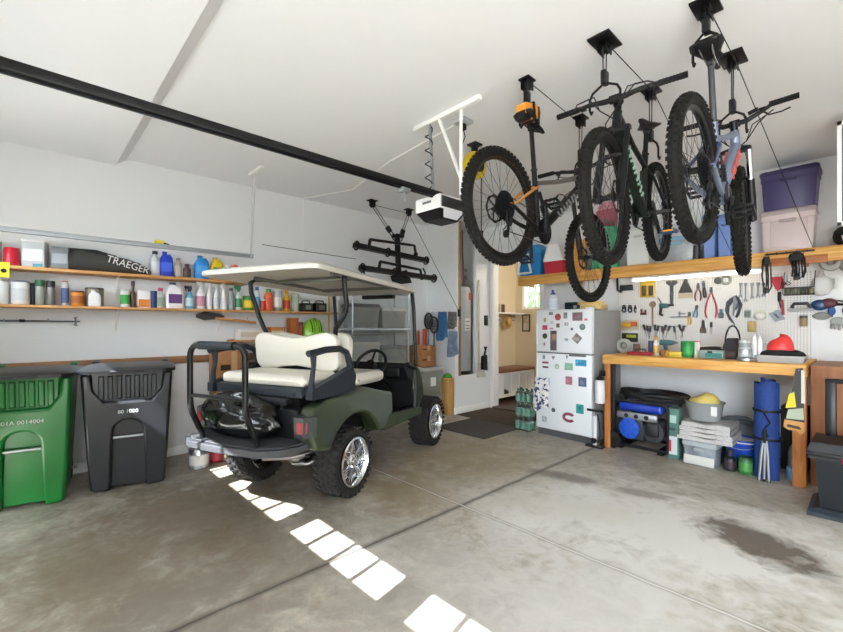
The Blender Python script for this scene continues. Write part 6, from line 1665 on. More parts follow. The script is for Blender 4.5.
t = tool('tape_measure', 'grey chalk reel with a black grip near the tube light', 'reel', 718, 278); obj('case', MB().lathe([(.036, -.016), (.04, 0), (.036, .016)], (0, 0, -.03), 'y', 22), P('#3c4044'), t); obj('tag', MB().box(.01, -.005, -.11, .035, .004, .05), P('#d0d0ce'), t); obj('grip', MB().tube([(-.01, 0, 0), (-.012, 0, -.05)], .014, 8), black, t)
t = tool('tape_roll', 'pale grey tape roll on a peg next to the chalk reel', 'tape', 726, 280); obj('roll', MB().torus((0, 0, 0), .042, .015, 'y', 30, 8), P('#8d9288', .5), t); peg(t, .03)
dr = ['#1d1e22', '#33201f', '#241d22', '#2b2b30', '#1d1e22', '#3a2424', '#1c1c20', '#2e2024', '#26262c', '#1d1e22', '#352020']
for i, u in enumerate((643.5, 647, 650.5, 655, 658.5, 662, 666, 670, 674, 679, 684)):
    screwdriver(u, 324.5 + (i % 3), .16, dr[i], '%s screwdriver in the rack row' % ('first', 'second', 'third', 'fourth', 'fifth', 'sixth', 'seventh', 'eighth', 'ninth', 'tenth', 'eleventh')[i], (-14, -8, 5, 0, 12, -6, 14, 18, -10, -16, 12)[i])
t = thing('screwdriver_rack', 'slim steel rack strip holding the row of screwdrivers', 'rack', (0, 0, 0)); a, b = pp(641, 326), pp(687, 327)
obj('strip', MB().bx(a.x, b.x, TY - .012, TY + .008, a.z - .006, a.z), dsteel, t)
t = tool('paint_brush', 'black paint brush hanging over the bench middle', 'brush', 703, 320); obj('handle', MB().tube([(0, 0, 0), (.002, 0, -.05), (0, 0, -.09)], [.012, .016, .02], 8), P('#24201e'), t); obj('bristle', MB().hull([(x, y, z) for x, z in ((-.03, -.09), (.03, -.09), (-.034, -.15), (.03, -.155)) for y in (-.01, .01)]), P('#6a6156', .8), t); peg(t, 0)
screwdriver(711, 322, .14, '#2a2c30', 'long black handled awl right of the paint brush'.replace('right of', 'beside'))
t = tool('putty_knife', 'small steel putty knife with a blue grip by the shears', 'knife', 721, 313); obj('blade', MB().hull([(x, y, z) for x, z in ((-.03, 0), (.03, 0), (.025, -.06), (-.025, -.06)) for y in (-.001, .001)]), dsteel, t); obj('grip', MB().box(.0, 0, .02, .03, .018, .05, .006), P('#4a6d96'), t)
# long curved shears
t = tool('hedge_shears', 'long black bladed shears hanging open on the pegboard', 'shears', 733, 296)
obj('blade', MB().prism([(.00, 0), (.03, -.02), (-.03, -.12), (-.035, -.2), (.015, -.31), (.02, -.33), (-.04, -.26), (-.075, -.16), (-.06, -.06)], -.006, 0, 'y'), P('#2c2e33', .35), t)
obj('blade', MB().prism([(.005, -.01), (.05, -.02), (.03, -.14), (.0, -.24), (-.005, -.2), (.0, -.1)], -.012, -.006, 'y'), P('#7d8086', .35), t)
obj('grip', MB().tube([(.04, -.01, -.02), (.075, -.01, -.10), (.05, -.01, -.20), (.03, -.01, -.24)], .014, 8), P('#1d1e22'), t); obj('grip', MB().tube([(.02, 0, -.0), (.06, 0, -.06), (.02, 0, -.15)], .014, 8), P('#3a4254'), t); peg(t, -.02)
for i, (u, v0, v1) in enumerate(((740.5, 283, 298), (745.5, 283, 302), (752, 283, 299), (758, 283, 298), (763.5, 283, 297))):
    wrench(u, v0, v1, '%s steel wrench in the hanging row of five' % ('first', 'second', 'third', 'fourth', 'fifth')[i])
t = tool('dust_mask', 'white dust mask hanging on the pegboard', 'mask', 760, 316); obj('cup', MB().ell((0, -.01, 0), .055, .045, .045), M('mask_white', '#dcdcda', .8), t); obj('band', MB().tube([(-.05, 0, .01), (-.03, 0, .06), (.03, 0, .06), (.05, 0, .01)], .003, 5), P('#c9c04a'), t)
packet(747.5, 756, 321, 332, '#b89a5c', 'tan sponge block below the dust mask', 'sponge', [(0, 0, .8, .8, '#c0a266')])
packet(744, 751, 310, 318, '#9aa09a', 'grey scouring pad packet beside the dust mask', 'pad', [(0, 0, .7, .6, '#6d7570')])
t = tool('staple_gun', 'bright red staple gun on the pegboard', 'staple gun', 777, 277); obj('body', MB().hull([(x, y, z) for x, z in ((-.045, 0), (.04, .0), (.045, -.03), (.03, -.12), (.005, -.15), (-.015, -.12), (-.045, -.04)) for y in (-.016, .016)]), P('#b3202e', .35), t); obj('lever', MB().tube([(.03, 0, -.01), (.06, 0, -.06), (.04, 0, -.13)], .011, 8), P('#c4404a', .35), t); peg(t, 0)
def strap(u, v0, v1, lb, n, wd, seed, c='#141417'):
    a, b = at(u, v0, Y=OSY - .012), at(u, v1, Y=OSY - .012); rnd = random.Random(seed)
    t = thing('hanging_strap', lb, 'strap', (a.x, OSY - .045, a.z)); H = a.z - b.z
    for i in range(n):
        x = (i / (n - 1) - .5) * wd if n > 1 else 0
        obj('loop', MB().tube([(x, .02, 0), (x - .01, -.01, -H * .1), (x + rnd.uniform(-.02, .02), -.02, -H * .5), (x + rnd.uniform(-.015, .015), -.01, -H * rnd.uniform(.8, .97)), (x + .02, .0, -H * rnd.uniform(.6, .8)), (x + .012, .01, -H * .15)], .009, 6, flat=.55), P(c, .7), t)
    obj('buckle', MB().box(0, -.02, -H * .85, .045, .02, .05, .006), black_m, t)
    obj('knot', MB().ell((0, -.005, -H * .12), wd * .45 + .015, .03, .045), P(c, .7), t)
a, b = at(765, 255, Y=OSY - .02), at(815, 252, Y=OSY - .02)
t = thing('hook_bar', 'black hook bar screwed to the shelf beam', 'hook bar', (0, 0, 0)); obj('bar', MB().bx(a.x, b.x, OSY - .034, OSY - .022, a.z - .008, a.z + .008, .002), black_m, t)
for i in range(5): x = a.x + (b.x - a.x) * (i + .3) / 5; obj('hook', MB().tube([(x, OSY - .034, a.z), (x, OSY - .06, a.z - .012), (x, OSY - .066, a.z + .01)], .005, 6), black_m, t)
strap(767, 257, 297, 'long black webbing strap hanging at the tube light end', 2, .035, 1); strap(797, 254, 282, 'thick bundle of black straps hanging on the hook bar', 5, .09, 2)
t = tool('locking_pliers', 'small grey scissors hanging before the wire basket', 'scissors', 788, 275, dy=.16)
for s in (-1, 1): obj('finger_loop', MB().torus((s * .018, 0, -.10), .016, .004, 'y', 18, 6), black, t); obj('blade', MB().hull([(s * .004 + x, y, z) for x, z in ((0, 0), (.008 * s, -.02), (.014 * s, -.09), (.0, -.09)) for y in (-.002, .002)]), steel, t)
# wire basket
a, b = pp(784, 276, Y=TY - .05), pp(815, 294, Y=TY - .05)
t = thing('wire_basket', 'black wire basket on the pegboard filled with green oddments', 'basket', (0, 0, 0)); k = MB(); x0, x1, z0, z1, y0, y1 = a.x, b.x, b.z, b.z + .07, TY - .14, TY
for z in (z0, z1): k.tube([(x0, y0, z), (x1, y0, z), (x1, y1, z), (x0, y1, z)], .004, 6, closed=True)
for i in range(9): x = x0 + (x1 - x0) * i / 8; k.tube([(x, y1, z1), (x, y1, z0), (x, y0, z0), (x, y0, z1)], .0025, 5)
for x in (x0, x1): k.tube([(x, y0, z1), (x, y1, z1 + .17)], .004, 6)
obj('wires', k, black_m, t)
for i, c in enumerate(('#5c6e4a', '#8a8c80', '#4a5648', '#7c7a5c')): 
    x = x0 + (x1 - x0) * (i + .5) / 4; solo('small_pot', MB().lathe([(.024, 0), (.028, .05), (.03, .052), (.024, .055)], n=14), P(c), ('first', 'second', 'third', 'fourth')[i] + ' small pot in the black wire basket', 'pot', (x, TY - .07, z0 + .004), group='small pots in the wire basket')
t = tool('speed_square', 'grey triangular square hanging tilted under the staple gun', 'square', 777, 315, 12); obj('plate', MB().prism([(-.07, .0), (.0, .06), (.075, -.03), (.0, -.075)], -.008, 0, 'y'), M('square_grey', '#7d8389', .35, .5), t); obj('slot', MB().box(0, -.009, -.01, .06, .002, .014, rot=Euler((0, .7, 0))), black, t)
t = tool('trowel', 'red and black handled trowel hanging over the grey square', 'trowel', 781, 292, 6); obj('grip', MB().tube([(-.01, -.02, 0), (.0, -.02, -.10)], .015, 8), black, t); obj('neck', MB().tube([(0, -.02, -.1), (.012, -.02, -.15), (.02, -.02, -.17)], .006, 6), dsteel, t); obj('grip_band', MB().tube([(.018, -.02, -.08), (.04, -.02, -.20), (.045, -.02, -.24)], .012, 8), P('#a3363c'), t)
t = tool('sander', 'grey and black hand sander hanging near the pegboard edge', 'sander', 801, 308); obj('base', MB().box(0, -.02, -.02, .20, .06, .03, .008), P('#a8aaa8'), t); obj('handle', MB().tube([(-.07, -.03, 0), (-.05, -.035, .045), (.05, -.035, .045), (.08, -.03, 0)], .017, 8), P('#2a2c30'), t)
p = pp(804, 321); can('spice_jar', 'small brown tin hanging at the pegboard edge', 'tin', (Vector((p.x, TY - .035, p.z - .055)), .06, .11), P('#8d7d55'), P('#3a3a36'), lidh=.25)
# wall right of the pegboard
def wl(u, v): return at(u, v, Y=YB - .006)
t = thing('goggles', 'blue and dark red safety goggles hanging beside the pegboard', 'goggles', wl(824, 305)); obj('lens', MB().ell((-.03, -.03, 0), .07, .035, .055), P('#27466e', .25), t); obj('frame', MB().ell((.035, -.03, .015), .065, .035, .05), P('#54242c', .4), t); obj('strap', MB().tube([(.08, -.02, .01), (.14, -.01, .0), (.05, .01, .0)], .012, 6, flat=.5), black, t)
t = thing('knee_pad', 'grey knee pad hanging below the goggles', 'pad', wl(822, 316)); obj('pad', MB().ell((0, -.02, 0), .065, .03, .04), P('#8b8d8a', .6), t); obj('strap', MB().box(.0, -.005, 0, .16, .01, .025, .003), P('#6a6c6c', .7), t)
t = thing('ear_defenders', 'blue ear defenders hanging beside the goggles', 'ear defenders', wl(839, 311)); 
for s in (-1, 1): obj('cup', MB().ell((s * .05, -.03, 0), .03, .035, .045), P('#34609e', .35), t)
obj('band', MB().tube([(.05 * math.cos(a) * 1.1, -.03, .03 + .07 * math.sin(a)) for a in [PI * i / 10 for i in range(11)]], .007, 6), black, t)
t = thing('glove', 'grey work gloves hanging under the blue ear defenders', 'glove', wl(838, 321)); obj('palm', MB().ell((0, -.02, -.0), .055, .02, .04), P('#a3a5a4', .7), t)
for i in range(4): obj('finger', MB().tube([(-.04 + i * .025, -.02, -.03), (-.045 + i * .028, -.022, -.075 - .008 * (i % 3))], [.012, .009], 8), P('#a3a5a4', .7), t)
t = thing('jug', 'translucent white jug hanging under the shelf beyond the pegboard', 'jug', wl(822, 284)); obj('body', MB().ell((0, -.07, -.02), .075, .06, .10, 18, 12, .75), M('milky_jug', '#cfd0cc', .4), t); obj('neck', MB().lathe([(.035, .06), (.02, .10), (.02, .125)], (0, -.07, 0), n=14), M('milky_jug', '#cfd0cc'), t); obj('handle', MB().tube([(.05, -.07, .05), (.10, -.07, .04), (.10, -.07, -.05), (.065, -.07, -.06)], .012, 8), M('milky_jug', '#cfd0cc'), t)
for u, v, c, c2, lb in ((831, 262, '#8c8a84', '#4a3a34', 'grey and brown tape roll under the beam'), (850, 263, '#6e6a64', '#2c2a28', 'dark tape roll last under the beam')):
    t = thing('tape_roll', lb, 'tape', at(u, v, Y=OSY + .12)); obj('roll', MB().torus((0, 0, 0), .055, .03, 'y', 28, 8, .025), P(c, .5), t); obj('core', MB().torus((0, 0, 0), .03, .006, 'y', 24, 6, .026), P(c2, .6), t)
    obj('dowel', MB().cyl((-.0, .0, .035), (0, .24, .035), .006), metal_grey, t)
# ================================================================ on the worktop
GB = 'things standing on the workbench'
def sb_(u0, u1, v, Y=5.25): return slot(u0, u1, v, BZ, Y=Y)
p, w, h = sb_(630, 648, 350, 5.1); t = thing('toolbox_tray', 'flat red tray at the fridge end of the workbench', 'tray', (p.x, 5.15, BZ)); obj('body', MB().bx(-.13, .13, -.07, .07, 0, .035, .006), P('#a81f2c', .4), t); obj('handle', MB().tube([(-.06, 0, .03), (-.05, 0, .065), (.05, 0, .065), (.06, 0, .03)], .006, 6), black, t)
p, w, h = sb_(617, 631, 339, 5.5); t = thing('cable_spool', 'clear cable spool standing at the fridge end of the workbench', 'spool', (p.x, 5.5, BZ + .085)); 
for y in (-.03, .03): obj('flange', MB().torus((0, y, 0), .065, .02, 'y', 30, 6, .004), M('spool_clear', '#b9bab4', .3), t)
obj('cable', MB().torus((0, 0, 0), .05, .024, 'y', 28, 8), M('spool_cable', '#8f8f88', .5), t)
p, w, h = sb_(633, 640, 344, 5.35); can('tin', 'brown tin with brush behind the red tray', 'tin', (p, w, h), P('#7a5240'), P('#4a3630'), group=GB)
p, w, h = sb_(648, 654, 340, 5.3); can('tin', 'dark blue tin beside the yellow capped bottle', 'tin', (p, w, h), P('#3d4470'), P('#b8b8b8'), group=GB)
bottle('glue_bottle', 'white bottle with a yellow orange cap on the workbench', 'bottle', sb_(653, 659, 336, 5.2), P('#e6e2d8'), P('#d99a2a'), P('#d8b25a'), .45, .6, .8, GB)
p, w, h = sb_(660, 672, 338, 5.4); t = thing('drill', 'teal cordless drill standing on the workbench', 'drill', (p.x, 5.4, BZ)); obj('battery', MB().box(0, 0, .025, .09, .08, .05, .01), black, t); obj('grip', MB().tube([(0, 0, .05), (-.01, 0, .12)], .022, 8), P('#2c4a50'), t); obj('motor', MB().tube([(-.06, 0, .14), (.05, 0, .14), (.09, 0, .14)], [.032, .032, .02], 12), P('#3a6a70'), t); obj('chuck', MB().cyl((.09, 0, .14), (.12, 0, .14), .016, .01), steel, t)
for i, (u, c, lb) in enumerate(((663, '#8a6238', 'round brown wooden knob on the workbench'), (668, '#b98a3c', 'yellow brown wooden knob on the workbench'))):
    p, w, h = sb_(u - 3, u + 3, 347, 5.08); solo('wooden_ball', MB().lathe([(.02, 0), (.035, .03), (.03, .06), (.012, .075)], n=16), P(c, .5), lb, 'knob', (p.x, 5.08, BZ))
p, w, h = sb_(671, 681, 350.5, 5.05); carton('card_box', 'yellow and blue flat box on the workbench front', 'box', (Vector((p.x, 5.05, BZ)), .07, .06), .12, P('#dcbf3a', .5), P('#2f6a9a'), group=GB)
p, w, h = sb_(681, 694, 341, 5.1); can('tin', 'bright green tin with a white band on the workbench', 'tin', (p, w, h), P('#1f8a3e', .35), P('#2b9a4a'), P('#2f9e50'), group=GB)
p, w, h = sb_(694, 700, 341, 5.12); can('tin', 'white tube beside the bright green tin', 'tube', (p, w, h), P('#dcd9d4'), P('#b8482f'), group=GB)
p, w, h = sb_(700, 719, 340, 5.4); t = thing('angle_grinder', 'black and grey power tool behind the teal box', 'power tool', (p.x, 5.42, BZ)); obj('body', MB().tube([(-.12, 0, .06), (.04, 0, .07), (.11, 0, .07)], [.035, .045, .04], 12), P('#33302e'), t); obj('gear_head', MB().box(.13, 0, .065, .06, .07, .09, .012), silver, t); obj('guard', MB().lathe([(.07, 0), (.07, .02), (.02, .03)], (.13, 0, 0), n=24), dsteel, t); obj('side_handle', MB().tube([(.13, -.04, .07), (.13, -.13, .075)], [.012, .018], 8), black, t)
p, w, h = sb_(702, 721, 349, 5.08); t = thing('storage_case', 'clear case with teal front on the workbench', 'case', (p.x, 5.08, BZ)); obj('body', MB().bx(-.10, .11, -.06, .06, 0, .085, .006), M('case_clear', '#8fa09a', .3), t); obj('front_panel', MB().bx(-.04, .10, -.064, -.06, .015, .06), P('#2a7f76'), t); obj('latch', MB().bx(-.02, .02, -.068, -.06, .06, .08), black, t)
p, w, h = sb_(722, 741, 337, 5.15); t = thing('tool_bag', 'black tool bag with an arched handle on the workbench', 'bag', (p.x, 5.2, BZ)); 
obj('body', MB().hull([(sx * w * .42 * f, sy * .09 * f, z) for sx in (-1, 1) for sy in (-1, 1) for z, f in ((0, 1), (h * .6, 1), (h * .95, .55))]), M('tool_bag_fabric', '#262224', .75), t); obj('handle', MB().tube([(w * .4 * math.cos(a), 0, h * .75 + (h * .75) * math.sin(a)) for a in [PI * i / 12 for i in range(13)]], .008, 6), black, t); obj('pocket', MB().bx(-w * .3, w * .3, -.1, -.085, .02, h * .4, .006), P('#4a3838', .7), t)
p, w, h = sb_(738, 752, 349, 5.05); can('paint_can', 'steel paint can lower of the stacked pair on the workbench', 'can', (p, w, h), silver, metal_grey, P('#c4c6c6'), group=GB)
p2, w2, h2 = slot(738.5, 751, 340, BZ + h, Y=5.05); can('paint_can', 'white paint can upper of the stacked pair on the workbench', 'can', (p2, w2, h2), P('#c8cac8'), metal_grey, P('#8d9396'), group=GB)
for u0, u1, lb in ((752, 757, 'white caulk tube first of the pair beside the paint cans'), (757.5, 762.5, 'white caulk tube second of the pair beside the paint cans')):
    bottle('caulk_tube', lb, 'tube', sb_(u0, u1, 334, 5.05), P('#e6e6e6'), P('#dcdcdc'), None, .35, .76, .84, GB)
p, w, h = sb_(763, 768, 344, 5.1); can('tin', 'pale grey tin beside the caulk tubes', 'tin', (p, w, h), P('#b8bab8'), metal_grey, group=GB)
c = at(758, 358, Z=BZ); can('tin', 'flat round steel tin in front of the caulk tubes', 'tin', (Vector((c.x, 4.95, BZ)), .15, .035), silver, metal_grey, group=GB)
c = sb_(768, 806, 355, 5.1)[0]
t = thing('plastic_tray', 'grey plastic tray with stacked bags at the bench end', 'tray', (-.585, 5.08, BZ)); obj('body', MB().hull([(sx * .17 * f, sy * .13 * f, z) for sx in (-1, 1) for sy in (-1, 1) for z, f in ((0, .9), (.05, 1))]), P('#a8aaac', .4), t); obj('rim', MB().bx(-.18, .18, -.14, .14, .05, .062, .004), P('#b8babc', .4), t)
k = MB(); k.grid(lambda a, b: (.17 * math.cos(2 * PI * a) * math.cos(PI / 2 * b) ** .5, .11 * math.sin(2 * PI * a) * math.cos(PI / 2 * b) ** .5, .05 * math.sin(PI / 2 * b) * (1 + .2 * math.sin(11 * a))), 28, 6)
solo('black_cloth', k, M('black_cloth', '#151417', .9), 'crumpled black cloth on the grey plastic tray', 'cloth', (-.585, 5.08, BZ + .062), sharp=80)
k = MB(); k.grid(lambda a, b: (.10 * math.cos(2 * PI * a) * math.cos(PI / 2 * b) ** .6 * (1 + .06 * math.sin(9 * a)), .08 * math.sin(2 * PI * a) * math.cos(PI / 2 * b) ** .6, .125 * math.sin(PI / 2 * b) + .03 * math.cos(2 * PI * a) * b), 30, 8)
solo('red_bag', k, M('red_nylon', '#d8322c', .4, bump=(16, .5)), 'bright red nylon pouch on the black cloth', 'pouch', (-.60, 5.08, BZ + .108), sharp=80)

# ================================================================ under the workbench
gn = thing('generator', 'blue and black portable generator under the workbench', 'generator', (-1.79, 5.17, 0))
gn.scale = (1.06, 1.0, 1.10)
GWd, GD, GH = .56, .42, .50
k = MB()
for y in (-GD / 2, GD / 2):
    k.tube(fil((-GWd / 2, y, .05), (-GWd / 2, y, GH), (GWd / 2, y, GH), .06) + fil((-GWd / 2, y, GH), (GWd / 2, y, GH), (GWd / 2, y, .05), .06) + [Vector((GWd / 2, y, .05)), Vector((-GWd / 2, y, .05))], .017, 8)
for x in (-GWd / 2, GWd / 2):
    for z in (.08, GH - .06): k.cyl((x, -GD / 2, z), (x, GD / 2, z), .015)
obj('frame', k, black_m, gn)
obj('fuel_tank', MB().box(0, 0, .44, .44, .36, .10, .035), P('#1d3fae', .3), gn); obj('fuel_cap', MB().cyl((.08, 0, .49), (.08, 0, .515), .035), black, gn)
obj('engine_block', MB().box(-.08, -.01, .22, .24, .30, .26, .03), M('engine_dark', '#222429', .5), gn)
obj('recoil_cover', MB().lathe([(.105, -.215), (.10, -.225), (.06, -.232), (.02, -.235)], (-.09, 0, .225), 'y', 32), P('#1c55c8', .3), gn)
k = MB()
for i in range(8): a = i * PI / 4; k.box(-.09 + .07 * math.cos(a), -.232, .225 + .07 * math.sin(a), .05, .008, .012, rot=Euler((0, -a, 0)))
obj('cooling_slot', k, P('#16419c', .4), gn)
obj('control_panel', MB().box(-.02, -.20, .355, .40, .03, .07, .008), M('panel_silver', '#9a9ca2', .3, .5), gn)
for x in (-.12, -.02, .08): obj('socket', MB().cyl((x, -.222, .355), (x, -.212, .355), .022), black, gn)
obj('alternator', MB().lathe([(.10, -.20), (.105, -.1), (.10, .1)], (.14, 0, .22), 'y', 24), M('alternator_grey', '#3a3b40', .5, .3), gn)
obj('air_filter', MB().box(.13, -.19, .24, .13, .06, .14, .02), M('filter_black', '#1b1c20', .5), gn)
for x in (-.2, .2): obj('foot', MB().box(x, 0, .025, .06, .38, .05, .006), black_r, gn)
for s in (-1, 1): obj('wheel', MB().lathe([(.04, -.02), (.085, -.02), (.09, 0), (.085, .02), (.04, .02)], (-GWd / 2 + .03, s * .245, .09), 'y', 22), black_r, gn)
k = MB(); rnd = random.Random(5)
for j in range(6):
    r = .20 + .026 * (j % 3); z = .022 + .026 * (j // 2) ; cx = rnd.uniform(-.02, .02)
    k.tube([(cx + .05 + r * 1.35 * math.cos(2 * PI * i / 40), r * .95 * math.sin(2 * PI * i / 40), z + .008 * math.sin(6 * PI * i / 40 + j)) for i in range(40)], .018, 8, closed=True)
solo('coiled_hose', k, M('hose_black', '#19191b', .45), 'coiled black hose lying on the generator', 'hose', (-1.76, 5.16, GH * 1.10 + .018), rot=Euler((0, R_(2), 0)))
t = thing('long_carton', 'tall teal green printed carton beside the generator', 'box', (-1.445, 5.02, 0)); obj('body', MB().bx(-.055, .055, -.06, .10, 0, .52, .004), P('#4a7468', .5), t); obj('top_flap', MB().bx(-.055, .055, -.06, .10, .52, .526), P('#8aa898', .5), t)
obj('label', MB().bx(-.04, .04, -.0625, -.06, .05, .24), P('#c9cdd0', .5), t); obj('stripe', MB().bx(-.04, -.015, -.0635, -.0625, .08, .20), P('#b83a4a', .5), t); obj('stripe', MB().bx(-.035, .02, -.0625, -.06, .30, .33), P('#23404a', .5), t); obj('stripe', MB().bx(-.03, .03, -.0625, -.06, .38, .46), P('#a8c4ba', .5), t)
t = tote('clear tote with dark and white contents under the folded blankets', (-1.19, 5.08, 0), .30, .40, .25, M('clear_low_tote', '#8d949c', .2, trans=.2, noise=(6, .5)), M('clear_low_lid', '#a3a8ac', .35))
k = MB(); obj('content', MB().bx(-.14, .12, -.186, -.18, .01, .10, .003), P('#c9c7c2', .7), t)
def blanket(z, th, w, d, label, mat, dx=0, droop=0):
    k = MB(); n = 26
    def f(top):
        def g(a, b):
            x, y = (a - .5) * w, (b - .5) * d
            e = max(0, abs(x) - w * .42) * 2.0
            return (x, y + .004 * math.sin(20 * a), (th if top else .0) - (droop * (e ** 1) if droop else 0) + .006 * math.sin(9 * a + 5 * b) * (1 if top else 0))
        return g
    k.grid(f(1), n, 10).grid(f(0), n, 10)
    vs = []; ring = [(i / n, 0) for i in range(n)] + [(1, j / 10) for j in range(10)] + [(1 - i / n, 1) for i in range(n)] + [(0, 1 - j / 10) for j in range(10)]
    A = [f(1)(*q) for q in ring]; B = [f(0)(*q) for q in ring]; m = len(ring)
    k.add(A + [((p[0] * 1.015), p[1] * 1.015, (p[2] + q[2]) / 2) for p, q in zip(A, B)] + B, [(i, (i + 1) % m, m + (i + 1) % m, m + i) for i in range(m)] + [(m + i, m + (i + 1) % m, 2 * m + (i + 1) % m, 2 * m + i) for i in range(m)])
    return solo('folded_blanket', k, mat, label, 'blanket', (-1.15 + dx, 5.07, z), group=None, sharp=70)
gb1 = M('moving_blanket', '#b9b6b4', .9, noise=(40, .12), bump=(50, .4))
for i, lb in enumerate(('lowest folded grey blanket of the pile on the clear tote', 'second folded grey blanket of the pile', 'third folded grey blanket of the pile', 'topmost folded grey blanket under the clear basin')):
    blanket(.253 + i * .046, .040, .46 - .02 * i, .40, lb, gb1, .01 * (i % 2), 0)
t = thing('basin', 'clear plastic basin with a yellow cloth on the blanket pile', 'basin', (-1.19, 5.07, .443)); bm2 = M('basin_clear', '#b9bcbc', .2, trans=.3)
obj('body', MB().lathe([(.13, 0), (.14, .01), (.165, .17), (.175, .18), (.165, .185), (.155, .17), (.13, .015)], n=30), bm2, t); obj('rim', MB().torus((0, 0, .182), .172, .007, 'z', 36, 6), bm2, t); obj('label', MB().bx(.09, .14, -.155, -.15, .07, .16), P('#dadada'), t)
k = MB(); k.grid(lambda a, b: (.13 * math.cos(2 * PI * a) * math.cos(PI / 2 * b) ** .6 * (1 + .1 * math.sin(15 * a)), .13 * math.sin(2 * PI * a) * math.cos(PI / 2 * b) ** .6 * (1 + .1 * math.sin(11 * a)), .16 + .09 * math.sin(PI / 2 * b) * (1 + .25 * math.sin(9 * a))), 40, 8)
solo('yellow_cloth', k, M('yellow_cloth', '#d6bf6a', .9, bump=(20, .6)), 'crumpled pale yellow cloth in the clear basin', 'cloth', (-1.19, 5.07, .443), sharp=80)
t = thing('bucket', 'blue bucket under the workbench beside the rolled blue mat', 'bucket', (-.90, 5.22, 0)); obj('body', MB().lathe([(.115, 0), (.12, .01), (.14, .27), (.146, .28), (.138, .28), (.118, .02)], n=28), P('#2148b0', .35), t); obj('handle', MB().tube([(.145 * math.cos(a), -.02 - .14 * abs(math.sin(a)), .26 - .06 * math.sin(a)) for a in [PI * i / 12 for i in range(13)]], .004, 6), metal_grey, t); obj('band', MB().lathe([(.1415, .25), (.1425, .262)], n=28), white_p, t)
can('jar', 'green jar with white band standing before the blue bucket', 'jar', (Vector((-.835, 4.99, 0)), .11, .16), P('#2f6b34', .35), P('#1f4a28'), P('#4f8f48'), lidh=.15)
bottle('dark_bottle', 'near black squat bottle before the blue bucket', 'bottle', (Vector((-.955, 4.99, 0)), .10, .20), P('#1a1c24', .3), P('#2a2c30'), P('#3a2c34'), .4, .55, .85)
can('tin', 'royal blue tin on the floor behind the squat bottle', 'tin', (Vector((-1.00, 5.38, 0)), .13, .22), P('#1f48a8'), P('#17357e'))
# rolled blue mat and tripod
rm = thing('rolled_mat', 'tall rolled blue mat with black straps standing under the workbench', 'mat', (-.68, 5.02, 0))
k = MB(); pts = []; n = 70
for i in range(n):
    f = i / (n - 1); a = f * 2.6 * 2 * PI; r = .045 + .062 * f; pts.append((r * math.cos(a + 2), r * math.sin(a + 2)))
inn = [((math.hypot(*p) - .012) * math.cos(math.atan2(p[1], p[0])), (math.hypot(*p) - .012) * math.sin(math.atan2(p[1], p[0]))) for p in pts]
zt = [.90 - .05 * (i / n) + .02 * math.sin(i * .35) for i in range(n)]
vs = [(x, y, 0.0) for x, y in pts] + [(x, y, z) for (x, y), z in zip(pts, zt)] + [(x, y, 0) for x, y in inn] + [(x, y, z) for (x, y), z in zip(inn, zt)]
fs = []
for i in range(n - 1): fs += [(i, i + 1, n + i + 1, n + i), (2 * n + i, 3 * n + i, 3 * n + i + 1, 2 * n + i + 1), (n + i, n + i + 1, 3 * n + i + 1, 3 * n + i), (i, 2 * n + i, 2 * n + i + 1, i + 1)]
fs += [(0, n, 3 * n, 2 * n), (n - 1, 3 * n - 1, 4 * n - 1, 2 * n - 1)]
k.add(vs, fs); obj('roll', k, M('blue_foam', '#1c3c80', .75, noise=(30, .15)), rm)
for z in (.36, .62): obj('strap', MB().lathe([(.109, z - .012), (.112, z), (.109, z + .012)], n=28).box(.0, -.113, z, .04, .012, .03, .004), black, rm)
obj('strap', MB().tube([(-.02, -.112, .62), (.035, -.118, .52), (-.01, -.118, .46), (.02, -.116, .40), (-.02, -.112, .36)], .008, 6), black, rm)
tp = thing('tripod', 'folded silver tripod leaning on the rolled blue mat', 'tripod', (-.68, 4.87, 0))
for dx in (-.035, 0, .035):
    obj('leg', MB().tube([(dx, -.02 - abs(dx) * .3, .0), (dx * .6, 0, .26), (dx * .3, .01, .36)], [.010, .012, .010], 8), silver, tp); obj('foot', MB().cyl((dx, -.02 - abs(dx) * .3, 0), (dx, -.018, .02), .013), black_r, tp)
obj('head', MB().tube([(0, .01, .34), (0, .015, .46)], .016, 8), black, tp)
jg = jug('water_jug', 'clear plastic jug on the floor behind the bench leg', (Vector((-.50, 5.26, 0)), .15, .34), M('jug_clear', '#a8b0b6', .2, trans=.3), P('#3a5fa0'), None, .8)
can('tin', 'light blue tub in front of the clear jug', 'tub', (Vector((-.495, 5.11, 0)), .12, .11), P('#6f9cc0'), P('#88b0d0'), lidh=.2)
t = thing('speaker_box', 'black metal case standing behind the rolled blue mat', 'case', (-.53, 5.50, 0)); obj('body', MB().bx(-.10, .10, -.10, .10, 0, .62, .01), M('case_black', '#202124', .5), t); obj('handle', MB().tube([(-.05, 0, .62), (-.04, 0, .66), (.04, 0, .66), (.05, 0, .62)], .008, 6), black, t)
t = thing('rolled_tarp', 'grey tarpaulin heap on the floor behind the blanket pile', 'tarpaulin', (-1.02, 5.62, 0)); k = MB(); k.grid(lambda a, b: (.30 * math.cos(2 * PI * a) * math.cos(PI / 2 * b) ** .6, .15 * math.sin(2 * PI * a) * math.cos(PI / 2 * b) ** .6, .40 * math.sin(PI / 2 * b) * (1 + .08 * math.sin(12 * a))), 32, 8); obj('cloth', k, M('tarp_grey', '#6f767c', .6, bump=(12, .7)), t)
